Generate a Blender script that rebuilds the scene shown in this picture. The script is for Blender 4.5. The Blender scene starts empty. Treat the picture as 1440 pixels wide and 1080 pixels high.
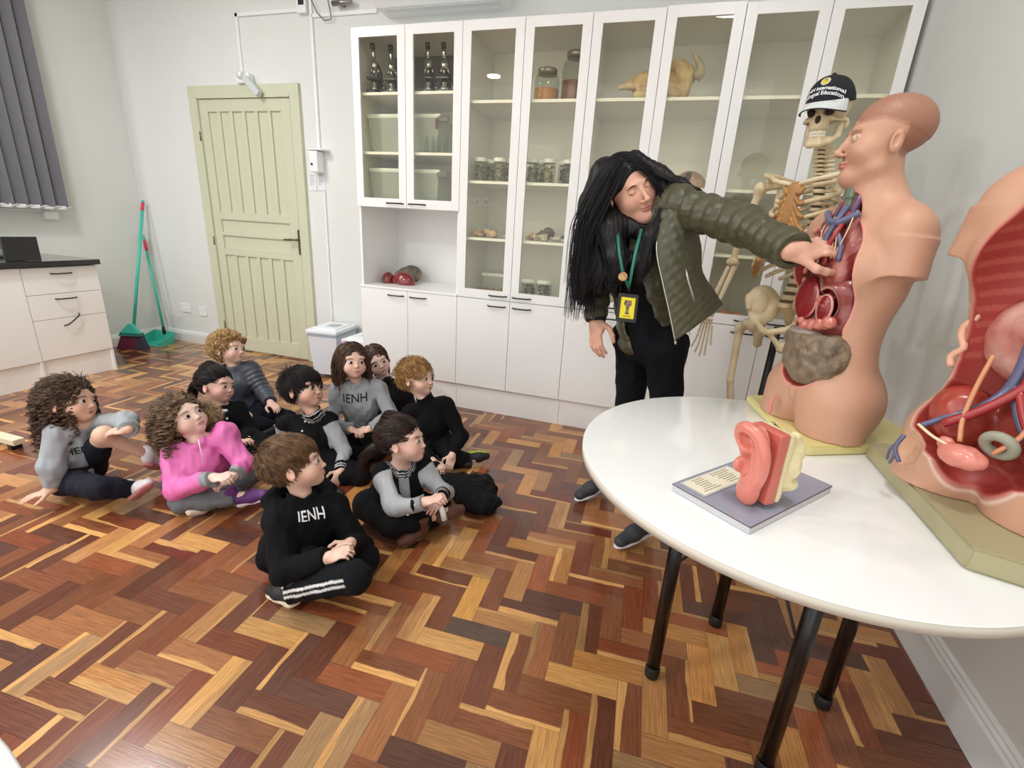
import bpy, bmesh, math, random
import numpy as np
from mathutils import Vector, Matrix, Euler, noise as mnoise
from mathutils.bvhtree import BVHTree
random.seed(7)
RNG = np.random.default_rng(11)
sc = bpy.context.scene
COL = sc.collection
# ------------------------------------------------------------------ camera
CF = 670.08                                    # focal length in pixels of the 1440 x 1080 frame
CP = Vector((2.0283, -2.9505, 1.2418))
YAW, PITCH, ROLL = -0.2891, 0.3157, 0.0611
VF = Vector((math.sin(YAW)*math.cos(PITCH), math.cos(YAW)*math.cos(PITCH), -math.sin(PITCH)))
_r = Vector((math.cos(YAW), -math.sin(YAW), 0)); _u = _r.cross(VF)
VR = math.cos(ROLL)*_r + math.sin(ROLL)*_u
VU = -math.sin(ROLL)*_r + math.cos(ROLL)*_u
cam = bpy.data.cameras.new('camera'); camo = bpy.data.objects.new('camera', cam); COL.objects.link(camo)
cam.sensor_width = 36; cam.lens = CF/1440*36; cam.clip_start = .02
m = Matrix((VR, VU, -VF)).transposed().to_4x4(); m.translation = CP; camo.matrix_world = m
sc.camera = camo
# ------------------------------------------------------------------ light
sc.view_settings.view_transform = 'Standard'; sc.view_settings.look = 'None'
sc.view_settings.gamma = 1; sc.view_settings.exposure = 0.0
sc.view_settings.use_curve_mapping = False
w = bpy.data.worlds.new('world'); sc.world = w; w.use_nodes = True
w.node_tree.nodes['Background'].inputs[0].default_value = (.98, .99, 1, 1)
w.node_tree.nodes['Background'].inputs[1].default_value = 1.75
def lamp(name, loc, power, size=.36, col=(.99, .995, 1)):
    l = bpy.data.lights.new(name, 'AREA'); l.shape = 'DISK'; l.size = size; l.energy = power; l.color = col
    o = bpy.data.objects.new(name, l); COL.objects.link(o); o.location = loc
for loc, pw in (((-.46, -3.76, 3.1), 46), ((2.25, -2.15, 3.1), 17), ((-1.2, -1.5, 3.1), 40), ((-2.3, -3.0, 3.1), 46)):
    lamp('ceiling_lamp', loc, pw, .16 if loc[1] < -3.5 else .4)
try:
    sc.cycles.use_denoising = True
    sc.cycles.max_bounces = 8; sc.cycles.diffuse_bounces = 4; sc.cycles.glossy_bounces = 3
    sc.cycles.transparent_max_bounces = 10; sc.cycles.caustics_reflective = False; sc.cycles.caustics_refractive = False
except Exception: pass
# ------------------------------------------------------------------ points from sight lines at a known plane
def ray(x, y): return VF + VR*((x-720)/CF) - VU*((y-540)/CF)
def AX(x, y, X): d = ray(x, y); return CP + d*((X-CP.x)/d.x)
def AY(x, y, Y): d = ray(x, y); return CP + d*((Y-CP.y)/d.y)
def AZ(x, y, Z=0.): d = ray(x, y); return CP + d*((Z-CP.z)/d.z)
# ------------------------------------------------------------------ materials
def lin(c):
    c = [v/255. for v in c]
    return tuple(v/12.92 if v <= .04045 else ((v+.055)/1.055)**2.4 for v in c) + (1.,)
def alpha(m, a): m.node_tree.nodes['Principled BSDF'].inputs['Alpha'].default_value = a; return m
def setin(n, k, v):
    if k in n.inputs: n.inputs[k].default_value = v
def mat(name, rgb, rough=.5, metal=0., spec=.5, coat=0., sheen=0., var=0., vs=8., bump=0., bs=60., sss=0., stretch=None, attr=None, rgb2=None):
    m = bpy.data.materials.new(name); m.use_nodes = True
    nt = m.node_tree; b = nt.nodes['Principled BSDF']
    setin(b, 'Base Color', lin(rgb)); setin(b, 'Roughness', rough); setin(b, 'Metallic', metal)
    setin(b, 'Specular IOR Level', spec); setin(b, 'Coat Weight', coat); setin(b, 'Coat Roughness', .08)
    setin(b, 'Sheen Weight', sheen)
    if sss: setin(b, 'Subsurface Weight', sss); setin(b, 'Subsurface Radius', (.012, .005, .003)); setin(b, 'Subsurface Scale', 1.)
    tc = nt.nodes.new('ShaderNodeTexCoord'); mp = nt.nodes.new('ShaderNodeMapping')
    nt.links.new(tc.outputs['Object'], mp.inputs[0])
    if stretch: mp.inputs['Scale'].default_value = stretch
    src = None
    if attr:
        a = nt.nodes.new('ShaderNodeAttribute'); a.attribute_name = attr; src = a.outputs['Color']
    if var or rgb2:
        n = nt.nodes.new('ShaderNodeTexNoise'); n.inputs['Scale'].default_value = vs; n.inputs['Detail'].default_value = 5
        nt.links.new(mp.outputs[0], n.inputs['Vector'])
        mx = nt.nodes.new('ShaderNodeMix'); mx.data_type = 'RGBA'
        r = nt.nodes.new('ShaderNodeMapRange'); r.inputs[1].default_value = .35; r.inputs[2].default_value = .65
        nt.links.new(n.outputs['Fac'], r.inputs[0])
        if rgb2:
            mx.inputs[6].default_value = lin(rgb); mx.inputs[7].default_value = lin(rgb2)
            nt.links.new(r.outputs[0], mx.inputs[0])
        else:
            mx.blend_type = 'MULTIPLY'; mx.inputs[0].default_value = 1.
            mr = nt.nodes.new('ShaderNodeMapRange'); mr.inputs[3].default_value = 1-var; mr.inputs[4].default_value = 1+var*.4
            nt.links.new(n.outputs['Fac'], mr.inputs[0]); nt.links.new(mr.outputs[0], mx.inputs[7])
            if src: nt.links.new(src, mx.inputs[6])
            else: mx.inputs[6].default_value = lin(rgb)
        src = mx.outputs[2]
    if src: nt.links.new(src, b.inputs['Base Color'])
    if bump:
        n2 = nt.nodes.new('ShaderNodeTexNoise'); n2.inputs['Scale'].default_value = bs; n2.inputs['Detail'].default_value = 3
        nt.links.new(mp.outputs[0], n2.inputs['Vector'])
        bp = nt.nodes.new('ShaderNodeBump'); bp.inputs['Strength'].default_value = min(1, bump*4); bp.inputs['Distance'].default_value = .002
        nt.links.new(n2.outputs['Fac'], bp.inputs['Height']); nt.links.new(bp.outputs[0], b.inputs['Normal'])
    return m
def glass_mat(name, tint=(235, 240, 238), f0=.05, rough=0.0):
    """clear sheet: lets light straight through and mirrors more at a grazing angle"""
    m = bpy.data.materials.new(name); m.use_nodes = True; nt = m.node_tree; nt.nodes.clear(); N = nt.nodes.new; L = nt.links.new
    o = N('ShaderNodeOutputMaterial'); mx = N('ShaderNodeMixShader')
    t = N('ShaderNodeBsdfTransparent'); t.inputs[0].default_value = lin(tint)
    g = N('ShaderNodeBsdfGlossy'); g.inputs['Roughness'].default_value = rough
    ge = N('ShaderNodeNewGeometry'); d = N('ShaderNodeVectorMath'); d.operation = 'DOT_PRODUCT'; L(ge.outputs['Normal'], d.inputs[0]); L(ge.outputs['Incoming'], d.inputs[1])
    def mth(op, a, b):
        n = N('ShaderNodeMath'); n.operation = op
        for k, v in enumerate((a, b)):
            if v is None: continue
            if isinstance(v, float): n.inputs[k].default_value = v
            else: L(v, n.inputs[k])
        return n.outputs[0]
    c = mth('ABSOLUTE', d.outputs['Value'], None); p = mth('POWER', mth('SUBTRACT', 1., c), 5.)
    f = mth('ADD', mth('MULTIPLY', p, 1-f0), float(f0))
    L(f, mx.inputs[0]); L(t.outputs[0], mx.inputs[1]); L(g.outputs[0], mx.inputs[2]); L(mx.outputs[0], o.inputs[0]); return m
# ------------------------------------------------------------------ objects
WM = {}
def reg(o, M): WM[o.name] = M; return o
def thing(name, label, cat, loc=(0, 0, 0), rotz=0., group=None, rot=None):
    o = bpy.data.objects.new(name, None); COL.objects.link(o); o.empty_display_size = .05
    o.location = loc; o.rotation_euler = rot if rot else (0, 0, rotz)
    o['label'] = label; o['category'] = cat
    if group: o['group'] = group
    return reg(o, Matrix.Translation(Vector(loc)) @ (Euler(rot if rot else (0, 0, rotz))).to_matrix().to_4x4())
def tag(o, label, cat, group=None):
    o['label'] = label; o['category'] = cat
    if group: o['group'] = group
    return o
def copy_tree(o, parent=None, label=None, loc=None, rotz=None, group=None):
    c = o.copy(); COL.objects.link(c)
    if parent: c.parent = parent
    if loc is not None: c.location = loc
    if rotz is not None: c.rotation_euler = (0, 0, rotz)
    if label: c['label'] = label
    if group: c['group'] = group
    for ch in [x for x in bpy.data.objects if x.parent == o]: copy_tree(ch, c)
    return c
def struct(o): o['kind'] = 'structure'; return o
def basis(ax):
    ax = Vector(ax).normalized(); h = Vector((0, 0, 1)) if abs(ax.z) < .9 else Vector((1, 0, 0))
    u = ax.cross(h).normalized(); return u, ax.cross(u).normalized(), ax
class MB:
    """collects shapes; build() links them as ONE mesh object"""
    def __init__(s): s.bm = bmesh.new()
    def poly(s, vs, fs, smooth=False):
        v = [s.bm.verts.new(x) for x in vs]; out = []
        for f in fs:
            try: ff = s.bm.faces.new([v[i] for i in f]); ff.smooth = smooth; out.append(ff)
            except ValueError: pass
        return v, out
    def box(s, c, d, R=None, bev=0., seg=2):
        hx, hy, hz = d[0]/2, d[1]/2, d[2]/2; c = Vector(c)
        P = [Vector((x*hx, y*hy, z*hz)) for z in (-1, 1) for y in (-1, 1) for x in (-1, 1)]
        if R is not None: P = [R @ p for p in P]
        v, f = s.poly([c+p for p in P], [(0, 2, 3, 1), (4, 5, 7, 6), (0, 1, 5, 4), (2, 6, 7, 3), (0, 4, 6, 2), (1, 3, 7, 5)])
        if bev:
            es = list({e for ff in f for e in ff.edges})
            bmesh.ops.bevel(s.bm, geom=es, offset=bev, segments=seg, affect='EDGES', profile=.6)
        return s
    def box2(s, a, b, bev=0.):
        a, b = Vector(a), Vector(b); d = b-a
        return s.box((a+b)/2, (abs(d.x), abs(d.y), abs(d.z)), bev=bev)
    def tube(s, pts, r, n=8, cap=True, smooth=True, flat=1.):
        pts = [Vector(p) for p in pts]; N = len(pts)
        if not hasattr(r, '__len__'): r = [r]*N
        ax = (pts[1]-pts[0]).normalized(); u, v, _ = basis(ax); rings = []
        for i, p in enumerate(pts):
            t = (pts[min(i+1, N-1)]-pts[max(i-1, 0)]).normalized()
            u = (u-t*u.dot(t)).normalized(); v = t.cross(u)
            rings.append([s.bm.verts.new(p+(u*math.cos(a)+v*math.sin(a)*flat)*r[i]) for a in [2*math.pi*k/n for k in range(n)]])
        for a, b in zip(rings, rings[1:]):
            for k in range(n):
                f = s.bm.faces.new((a[k], a[(k+1) % n], b[(k+1) % n], b[k])); f.smooth = smooth
        if cap:
            for q in (rings[0][::-1], rings[-1]):
                if n > 2: s.bm.faces.new(q)
        return s
    def lathe(s, prof, c=(0, 0, 0), n=24, ax=(0, 0, 1), smooth=True, sx=1., sy=1.):
        u, v, a = basis(ax); c = Vector(c); rings = []
        if ax == (0, 0, 1): u, v = Vector((1, 0, 0)), Vector((0, 1, 0))
        for r, z in prof:
            if r < 1e-6: rings.append([s.bm.verts.new(c+a*z)])
            else: rings.append([s.bm.verts.new(c+a*z+u*r*sx*math.cos(t)+v*r*sy*math.sin(t)) for t in [2*math.pi*k/n for k in range(n)]])
        for p, q in zip(rings, rings[1:]):
            for k in range(n):
                k2 = (k+1) % n
                if len(p) == 1 and len(q) == 1: continue
                if len(p) == 1: f = s.bm.faces.new((p[0], q[k2], q[k]))
                elif len(q) == 1: f = s.bm.faces.new((p[k], p[k2], q[0]))
                else: f = s.bm.faces.new((p[k], p[k2], q[k2], q[k]))
                f.smooth = smooth
        return s
    def ell(s, c, r, R=None, n=12, m=8):
        if not hasattr(r, '__len__'): r = (r, r, r)
        c = Vector(c); prof = [(math.sin(math.pi*i/m), -math.cos(math.pi*i/m)) for i in range(m+1)]
        before = set(s.bm.verts); s.lathe([(max(a, 0) if 0 < i < m else 0, b) for i, (a, b) in enumerate(prof)], n=n)
        for v in s.bm.verts:
            if v not in before:
                p = Vector((v.co.x*r[0], v.co.y*r[1], v.co.z*r[2])); v.co = c+(R @ p if R is not None else p)
        return s
    def prism(s, poly, z0, z1, bev=0., M=None):
        n = len(poly); vs = [Vector((x, y, z0)) for x, y in poly]+[Vector((x, y, z1)) for x, y in poly]
        if M is not None: vs = [M @ v for v in vs]
        v, f = s.poly(vs, [tuple(range(n))[::-1], tuple(range(n, 2*n))]+[(i, (i+1) % n, n+(i+1) % n, n+i) for i in range(n)])
        if bev:
            bmesh.ops.bevel(s.bm, geom=list({e for ff in f for e in ff.edges}), offset=bev, segments=2, affect='EDGES')
        return s
    def build(s, name, m, parent=None, world=False, noise=0., nf=10.):
        me = bpy.data.meshes.new(name)
        bmesh.ops.recalc_face_normals(s.bm, faces=s.bm.faces)
        if noise:
            for v in s.bm.verts: v.co += mnoise.noise_vector(v.co*nf)*noise
        if world and parent: s.bm.transform(WM[parent.name].inverted())
        s.bm.to_mesh(me); s.bm.free(); me.materials.append(m)
        o = bpy.data.objects.new(name, me); COL.objects.link(o)
        if parent: o.parent = parent
        WM[o.name] = WM[parent.name] if parent else Matrix.Identity(4)
        return o
# ------------------------------------------------------------------ solid modelling on a distance grid, meshed with OpenVDB
import openvdb
def V3(a): return np.array([float(a[0]), float(a[1]), float(a[2])])
class S:
    def __init__(s): s.ops = []
    def add(s, kind, prm, lo, hi, k, op): s.ops.append((kind, prm, lo, hi, k, op)); return s
    def cap(s, a, b, ra, rb=None, k=.008, op='u', rings=None):
        a, b = V3(a), V3(b); rb = ra if rb is None else rb; r = max(ra, rb)
        return s.add('cap', (a, b, ra, rb, rings), np.minimum(a, b)-r, np.maximum(a, b)+r, k, op)
    def cone(s, a, b, ra, rb, k=.004, op='u', rings=None):
        a, b = V3(a), V3(b); r = max(ra, rb)
        return s.add('cone', (a, b, ra, rb, rings), np.minimum(a, b)-r, np.maximum(a, b)+r, k, op)
    def ell(s, c, r, R=None, k=.008, op='u'):
        c = V3(c); r = np.array([r]*3 if not hasattr(r, '__len__') else r, float)
        R = np.eye(3) if R is None else np.array(R, float)
        e = np.sqrt(((R*r)**2).sum(1))
        return s.add('ell', (c, r, R), c-e, c+e, k, op)
    def box(s, c, h, R=None, rd=.002, k=.002, op='u'):
        c = V3(c); h = np.array(h, float); R = np.eye(3) if R is None else np.array(R, float)
        e = (np.abs(R)*h).sum(1)
        return s.add('box', (c, h, R, rd), c-e, c+e, k, op)
    def tor(s, c, R, a, r, k=.004, op='u', sx=1.):
        c = V3(c); R = np.array(R, float); e = np.abs(R[:, 0])*a*sx+np.abs(R[:, 1])*a+r
        return s.add('tor', (c, R, a, r, sx), c-e-r, c+e+r, k, op)
    def path(s, pts, r, k=.004, op='u'):
        if not hasattr(r, '__len__'): r = [r]*len(pts)
        for i in range(len(pts)-1): s.cap(pts[i], pts[i+1], r[i], r[i+1], k, op)
        return s
    def frame(s, M, ops):
        """append ops of another S, moved by the 4x4 matrix M"""
        R = np.array(M.to_3x3()); sc_ = np.linalg.norm(R[:, 0]); Rn = R/sc_; T = V3(M.translation)
        for kind, prm, lo, hi, k, op in ops.ops:
            f = lambda p: Rn @ (p*sc_)+T
            if kind in ('cap', 'cone'):
                a, b, ra, rb, rg = prm; getattr(s, kind)(f(a), f(b), ra*sc_, rb*sc_, k*sc_, op, rg)
            elif kind == 'ell': s.ell(f(prm[0]), prm[1]*sc_, Rn @ prm[2], k*sc_, op)
            elif kind == 'box': s.box(f(prm[0]), prm[1]*sc_, Rn @ prm[2], prm[3]*sc_, k*sc_, op)
            elif kind == 'tor': s.tor(f(prm[0]), Rn @ prm[1], prm[2]*sc_, prm[3]*sc_, k*sc_, op, prm[4])
        return s
    def grid(s, h, disp=None):
        u = [o for o in s.ops if o[5] == 'u']
        lo = np.min([o[2]-o[4]*.5 for o in u], 0)-4*h; hi = np.max([o[3]+o[4]*.5 for o in u], 0)+4*h
        n = np.ceil((hi-lo)/h).astype(int)+1; ax = [lo[i]+h*np.arange(n[i]) for i in range(3)]
        D = np.full(n, .2, np.float32)
        for kind, prm, l, hh, k, op in s.ops:
            pad = k+4*h+.004
            i0 = np.clip(((l-pad-lo)/h).astype(int), 0, n); i1 = np.clip(((hh+pad-lo)/h).astype(int)+2, 0, n)
            if (i1 <= i0).any(): continue
            X = (ax[0][i0[0]:i1[0], None, None].astype(np.float32), ax[1][None, i0[1]:i1[1], None].astype(np.float32), ax[2][None, None, i0[2]:i1[2]].astype(np.float32))
            if kind in ('cap', 'cone'):
                a, b, ra, rb, rg = prm; ba = b-a; L2 = max(ba@ba, 1e-12); L = math.sqrt(L2)
                p = [X[i]-np.float32(a[i]) for i in range(3)]
                t = (p[0]*ba[0]+p[1]*ba[1]+p[2]*ba[2])/np.float32(L2)
                tc = np.clip(t, 0, 1)
                if kind == 'cap':
                    d = np.sqrt((p[0]-tc*ba[0])**2+(p[1]-tc*ba[1])**2+(p[2]-tc*ba[2])**2)-(ra+(rb-ra)*tc)
                else:
                    d = np.sqrt((p[0]-t*ba[0])**2+(p[1]-t*ba[1])**2+(p[2]-t*ba[2])**2)-(ra+(rb-ra)*tc)
                    d = np.maximum(d, (np.abs(t-.5)-.5)*L)
                if rg:
                    d = d-rg[1]*np.abs(np.sin(t*L*math.pi/rg[0]))+rg[1]*.5
            elif kind == 'ell':
                c, r, R = prm; p = [X[i]-np.float32(c[i]) for i in range(3)]
                q = [(p[0]*R[0, j]+p[1]*R[1, j]+p[2]*R[2, j]) for j in range(3)]
                k0 = np.sqrt(sum((q[j]/r[j])**2 for j in range(3))); k1 = np.sqrt(sum((q[j]/r[j]**2)**2 for j in range(3)))+1e-9
                d = k0*(k0-1)/k1
            elif kind == 'box':
                c, hb, R, rd = prm; p = [X[i]-np.float32(c[i]) for i in range(3)]
                q = [np.abs(p[0]*R[0, j]+p[1]*R[1, j]+p[2]*R[2, j])-(hb[j]-rd) for j in range(3)]
                d = np.sqrt(sum(np.maximum(x, 0)**2 for x in q))+np.minimum(np.maximum(np.maximum(q[0], q[1]), q[2]), 0)-rd
            elif kind == 'tor':
                c, R, a, r, sx = prm; p = [X[i]-np.float32(c[i]) for i in range(3)]
                q = [(p[0]*R[0, j]+p[1]*R[1, j]+p[2]*R[2, j]) for j in range(3)]
                d = np.sqrt((np.sqrt((q[0]/sx)**2+q[1]**2)-a)**2+q[2]**2)-r
            sl = (slice(i0[0], i1[0]), slice(i0[1], i1[1]), slice(i0[2], i1[2])); A = D[sl]; k = max(k, 1e-5)
            if op == 'u': hq = np.maximum(k-np.abs(A-d), 0)/k; D[sl] = np.minimum(A, d)-hq*hq*k*.25
            elif op == 's': hq = np.maximum(k-np.abs(A+d), 0)/k; D[sl] = np.maximum(A, -d)+hq*hq*k*.25
        if disp is not None:
            idx = np.where(np.abs(D) < 5*h+.01)
            P = np.stack([ax[0][idx[0]], ax[1][idx[1]], ax[2][idx[2]]], 1)
            D[idx] += disp(P).astype(np.float32)
        return D, lo, h
    def mesh(s, h, disp=None):
        D, lo, h = s.grid(h, disp); g = openvdb.FloatGrid(float(4*h)); g.copyFromArray(np.clip(D, -4*h, 4*h))
        p, q = g.convertToQuads(0.0); return p*h+lo, q
    def build(s, name, m, parent=None, h=.004, disp=None, col=None, world=True, flip=True):
        p, q = s.mesh(h, disp)
        return np_mesh(name, p, q, m, parent, col(p) if col else None, world)
def np_mesh(name, p, q, m, parent=None, col=None, world=True, smooth=True, keep=None):
    if world and parent is not None:
        M = np.array(WM[parent.name].inverted()); p = p @ M[:3, :3].T+M[:3, 3]
    me = bpy.data.meshes.new(name); nf = len(q); kf = q.shape[1]
    me.vertices.add(len(p)); me.vertices.foreach_set('co', p.astype(np.float32).ravel())
    me.loops.add(nf*kf); me.loops.foreach_set('vertex_index', q.astype(np.int32).ravel())
    me.polygons.add(nf); me.polygons.foreach_set('loop_start', (np.arange(nf)*kf).astype(np.int32))
    me.polygons.foreach_set('use_smooth', np.ones(nf, bool) if smooth else np.zeros(nf, bool))
    me.update(calc_edges=True)
    if col is not None:
        a = me.color_attributes.new('Col', 'FLOAT_COLOR', 'POINT')
        a.data.foreach_set('color', np.c_[col, np.ones(len(col))].astype(np.float32).ravel())
    me.materials.append(m)
    o = bpy.data.objects.new(name, me); COL.objects.link(o)
    if parent is not None: o.parent = parent
    WM[o.name] = WM[parent.name] if parent is not None else Matrix.Identity(4)
    return o
def lrgb(c): return np.array(lin(c)[:3])
def wob(amp, f, seed=0):
    r = np.random.default_rng(seed); D = r.normal(size=(7, 3))*f; ph = r.uniform(0, 6.28, 7)
    def fn(P):
        Q = P+.35/f*np.stack([np.sin(P@D[4]*1.3+ph[4]), np.sin(P@D[5]*1.3+ph[5]), np.sin(P@D[6]*1.3+ph[6])], 1)
        return amp*sum(np.sin(Q@D[i]+ph[i]) for i in range(4))/2.5
    return fn
def add_disp(*fs): return lambda P: sum(f(P) for f in fs)
def mix(col, c, m): return col*(1-m[:, None])+lrgb(c)*m[:, None]
def sstep(x, a, b): t = np.clip((x-a)/(b-a), 0, 1); return t*t*(3-2*t)
def frame_of(fwd, up=(0, 0, 1), pos=(0, 0, 0), scale=1.):
    """local +Y = fwd, +Z = up, +X to the right of fwd"""
    f = Vector(fwd).normalized(); u = Vector(up); x = f.cross(u).normalized(); u = x.cross(f)
    M = Matrix((x, f, u)).transposed().to_4x4()
    for i in range(3):
        for j in range(3): M[i][j] *= scale
    M.translation = Vector(pos); return M
def text_mesh(txt, size, align='CENTER', ext=0., bold=0.):
    c = bpy.data.curves.new('lettering', 'FONT'); c.body = txt; c.size = size; c.align_x = align; c.align_y = 'CENTER'
    c.extrude = ext; c.offset = bold; c.resolution_u = 3
    o = bpy.data.objects.new('lettering', c); COL.objects.link(o)
    dg = bpy.context.evaluated_depsgraph_get(); e = o.evaluated_get(dg); me = e.to_mesh()
    vs = [v.co.copy() for v in me.vertices]; fs = [tuple(p.vertices) for p in me.polygons]
    e.to_mesh_clear(); bpy.data.objects.remove(o); bpy.data.curves.remove(c)
    return vs, fs
def wrap_text(txt, size, m, target, origin, right, up, name='lettering', parent=None, bold=0., off=.0015):
    """lays text on the surface of target (world-space mesh child); one part of parent"""
    vs, fs = text_mesh(txt, size, bold=bold)
    tb_ = bmesh.new(); tv_ = [tb_.verts.new(v) for v in vs]
    for f in fs: tb_.faces.new([tv_[i] for i in f])
    bmesh.ops.triangulate(tb_, faces=tb_.faces)
    for _ in range(3):
        es = [e for e in tb_.edges if e.calc_length() > size*.14]
        if es: bmesh.ops.subdivide_edges(tb_, edges=es, cuts=1); bmesh.ops.triangulate(tb_, faces=tb_.faces)
    tb_.verts.index_update(); vs = [v.co.copy() for v in tb_.verts]; fs = [tuple(v.index for v in f.verts) for f in tb_.faces]; tb_.free()
    r = Vector(right).normalized(); u = Vector(up); u = (u-r*u.dot(r)).normalized(); n = r.cross(u)
    o = Vector(origin); M = WM[parent.name]
    tv = [M @ v.co for v in target.data.vertices]; tp = [tuple(p.vertices) for p in target.data.polygons]
    bvh = BVHTree.FromPolygons(tv, tp); out = []
    lastd = None
    for v in vs:
        p = o+r*v.x+u*v.y+n*.12
        h = bvh.ray_cast(p, -n, .3)
        if h[0] is not None: out.append(h[0]+n*off); lastd = h[3]
        else: out.append(p-n*(lastd if lastd else .12))
    b = MB(); b.poly(out, fs); return b.build(name, m, parent, world=True)

# ------------------------------------------------------------------ heads: +Y is the face, origin between the ears at eye level
def head_ops(kind='child', mouth=0., closed=False):
    s = S(); ch = kind == 'child'
    if ch:
        s.ell((0, -.014, .030), (.071, .083, .071), k=.01).ell((0, .014, -.008), (.056, .066, .066), k=.02)
        s.ell((0, .050, -.064), (.020, .020, .016), k=.03)
        for x in (-1, 1): s.ell((x*.030, .044, -.034), (.022, .024, .021), k=.025).ell((x*.028, .066, .018), (.018, .007, .006), k=.015)
        zy, ex, ey, er = -.006, .0265, .0705, .0125
        for x in (-1, 1): s.ell((x*ex, ey+.008, zy), (.0155, .009, .0085), k=.008, op='s')
        s.cap((0, .074, -.006), (0, .082, -.026), .004, .0065, k=.010).ell((0, .084, -.0275), (.007, .0062, .0058), k=.006)
        for x in (-1, 1): s.ell((x*.0075, .078, -.0305), (.0045, .0055, .004), k=.004)
        s.ell((0, .0725, -.047), (.015, .0078, .0042), k=.007).ell((0, .0715, -.0535), (.0125, .0078, .0046), k=.006)
        s.ell((0, .08, -.0505-mouth*.002), (.0135, .010, .0009+mouth*.004), k=.0015, op='s')
        ear, er_ = (.069, -.004, -.014), (.0075, .0145, .0215)
    else:
        s.ell((0, -.018, .036), (.073, .092, .076), k=.01).ell((0, .018, -.022), (.061, .07, .082), k=.02)
        s.ell((0, .062, -.098), (.024, .018, .017), k=.03).cap((-.045, .02, -.075), (0, .06, -.098), .014, .014, k=.03).cap((.045, .02, -.075), (0, .06, -.098), .014, .014, k=.03)
        for x in (-1, 1): s.ell((x*.036, .050, -.034), (.024, .024, .024), k=.03).ell((x*.028, .078, .018), (.021, .008, .006), k=.016)
        zy, ex, ey, er = 0., .031, .0765, .0125
        for x in (-1, 1): s.ell((x*ex, ey+.0075, zy), (.0165, .010, .0085), k=.008, op='s')
        s.cap((0, .086, .002), (0, .103, -.034), .006, .0085, k=.010).ell((0, .105, -.037), (.0095, .009, .008), k=.006)
        for x in (-1, 1): s.ell((x*.0115, .094, -.041), (.0062, .008, .0055), k=.004)
        s.ell((0, .086, -.062), (.021, .0095, .0048), k=.006).ell((0, .085, -.071), (.018, .0095, .006), k=.005)
        s.ell((0, .093, -.0665), (.019, .010, .0009), k=.0015, op='s')
        ear, er_ = (.075, -.008, -.016), (.008, .0175, .029)
    for x in (-1, 1):
        R = np.array(Euler((.12, 0, -x*.35)).to_matrix())
        s.ell((x*ear[0], ear[1], ear[2]), er_, R, k=.004).ell((x*(ear[0]+.007), ear[1]+.003, ear[2]+.003), (er_[0]*.6, er_[1]*.5, er_[2]*.55), R, k=.003, op='s')
    # eyelids
    for x in (-1, 1):
        c = (x*ex, ey-.0045, zy)
        n = 6
        if closed: s.ell((x*ex, ey-.0044, zy), (er+.0008,)*3, k=.001)
        up = [(x*(ex-.013+.026*i/n), ey+.0045-.006*abs(i/n-.5)**1.5*2.2, zy+.0016+.0040*math.sin(math.pi*i/n)) for i in range(n+1)]
        lo = [(x*(ex-.013+.026*i/n), ey+.003-.006*abs(i/n-.5)**1.5*2.2, zy-.0012-.0040*math.sin(math.pi*i/n)) for i in range(n+1)]
        s.path(up, .0021, k=.003); s.path(lo, .0017, k=.003)
    s.eye = (ex, ey-.0042, zy, er); return s
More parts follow.
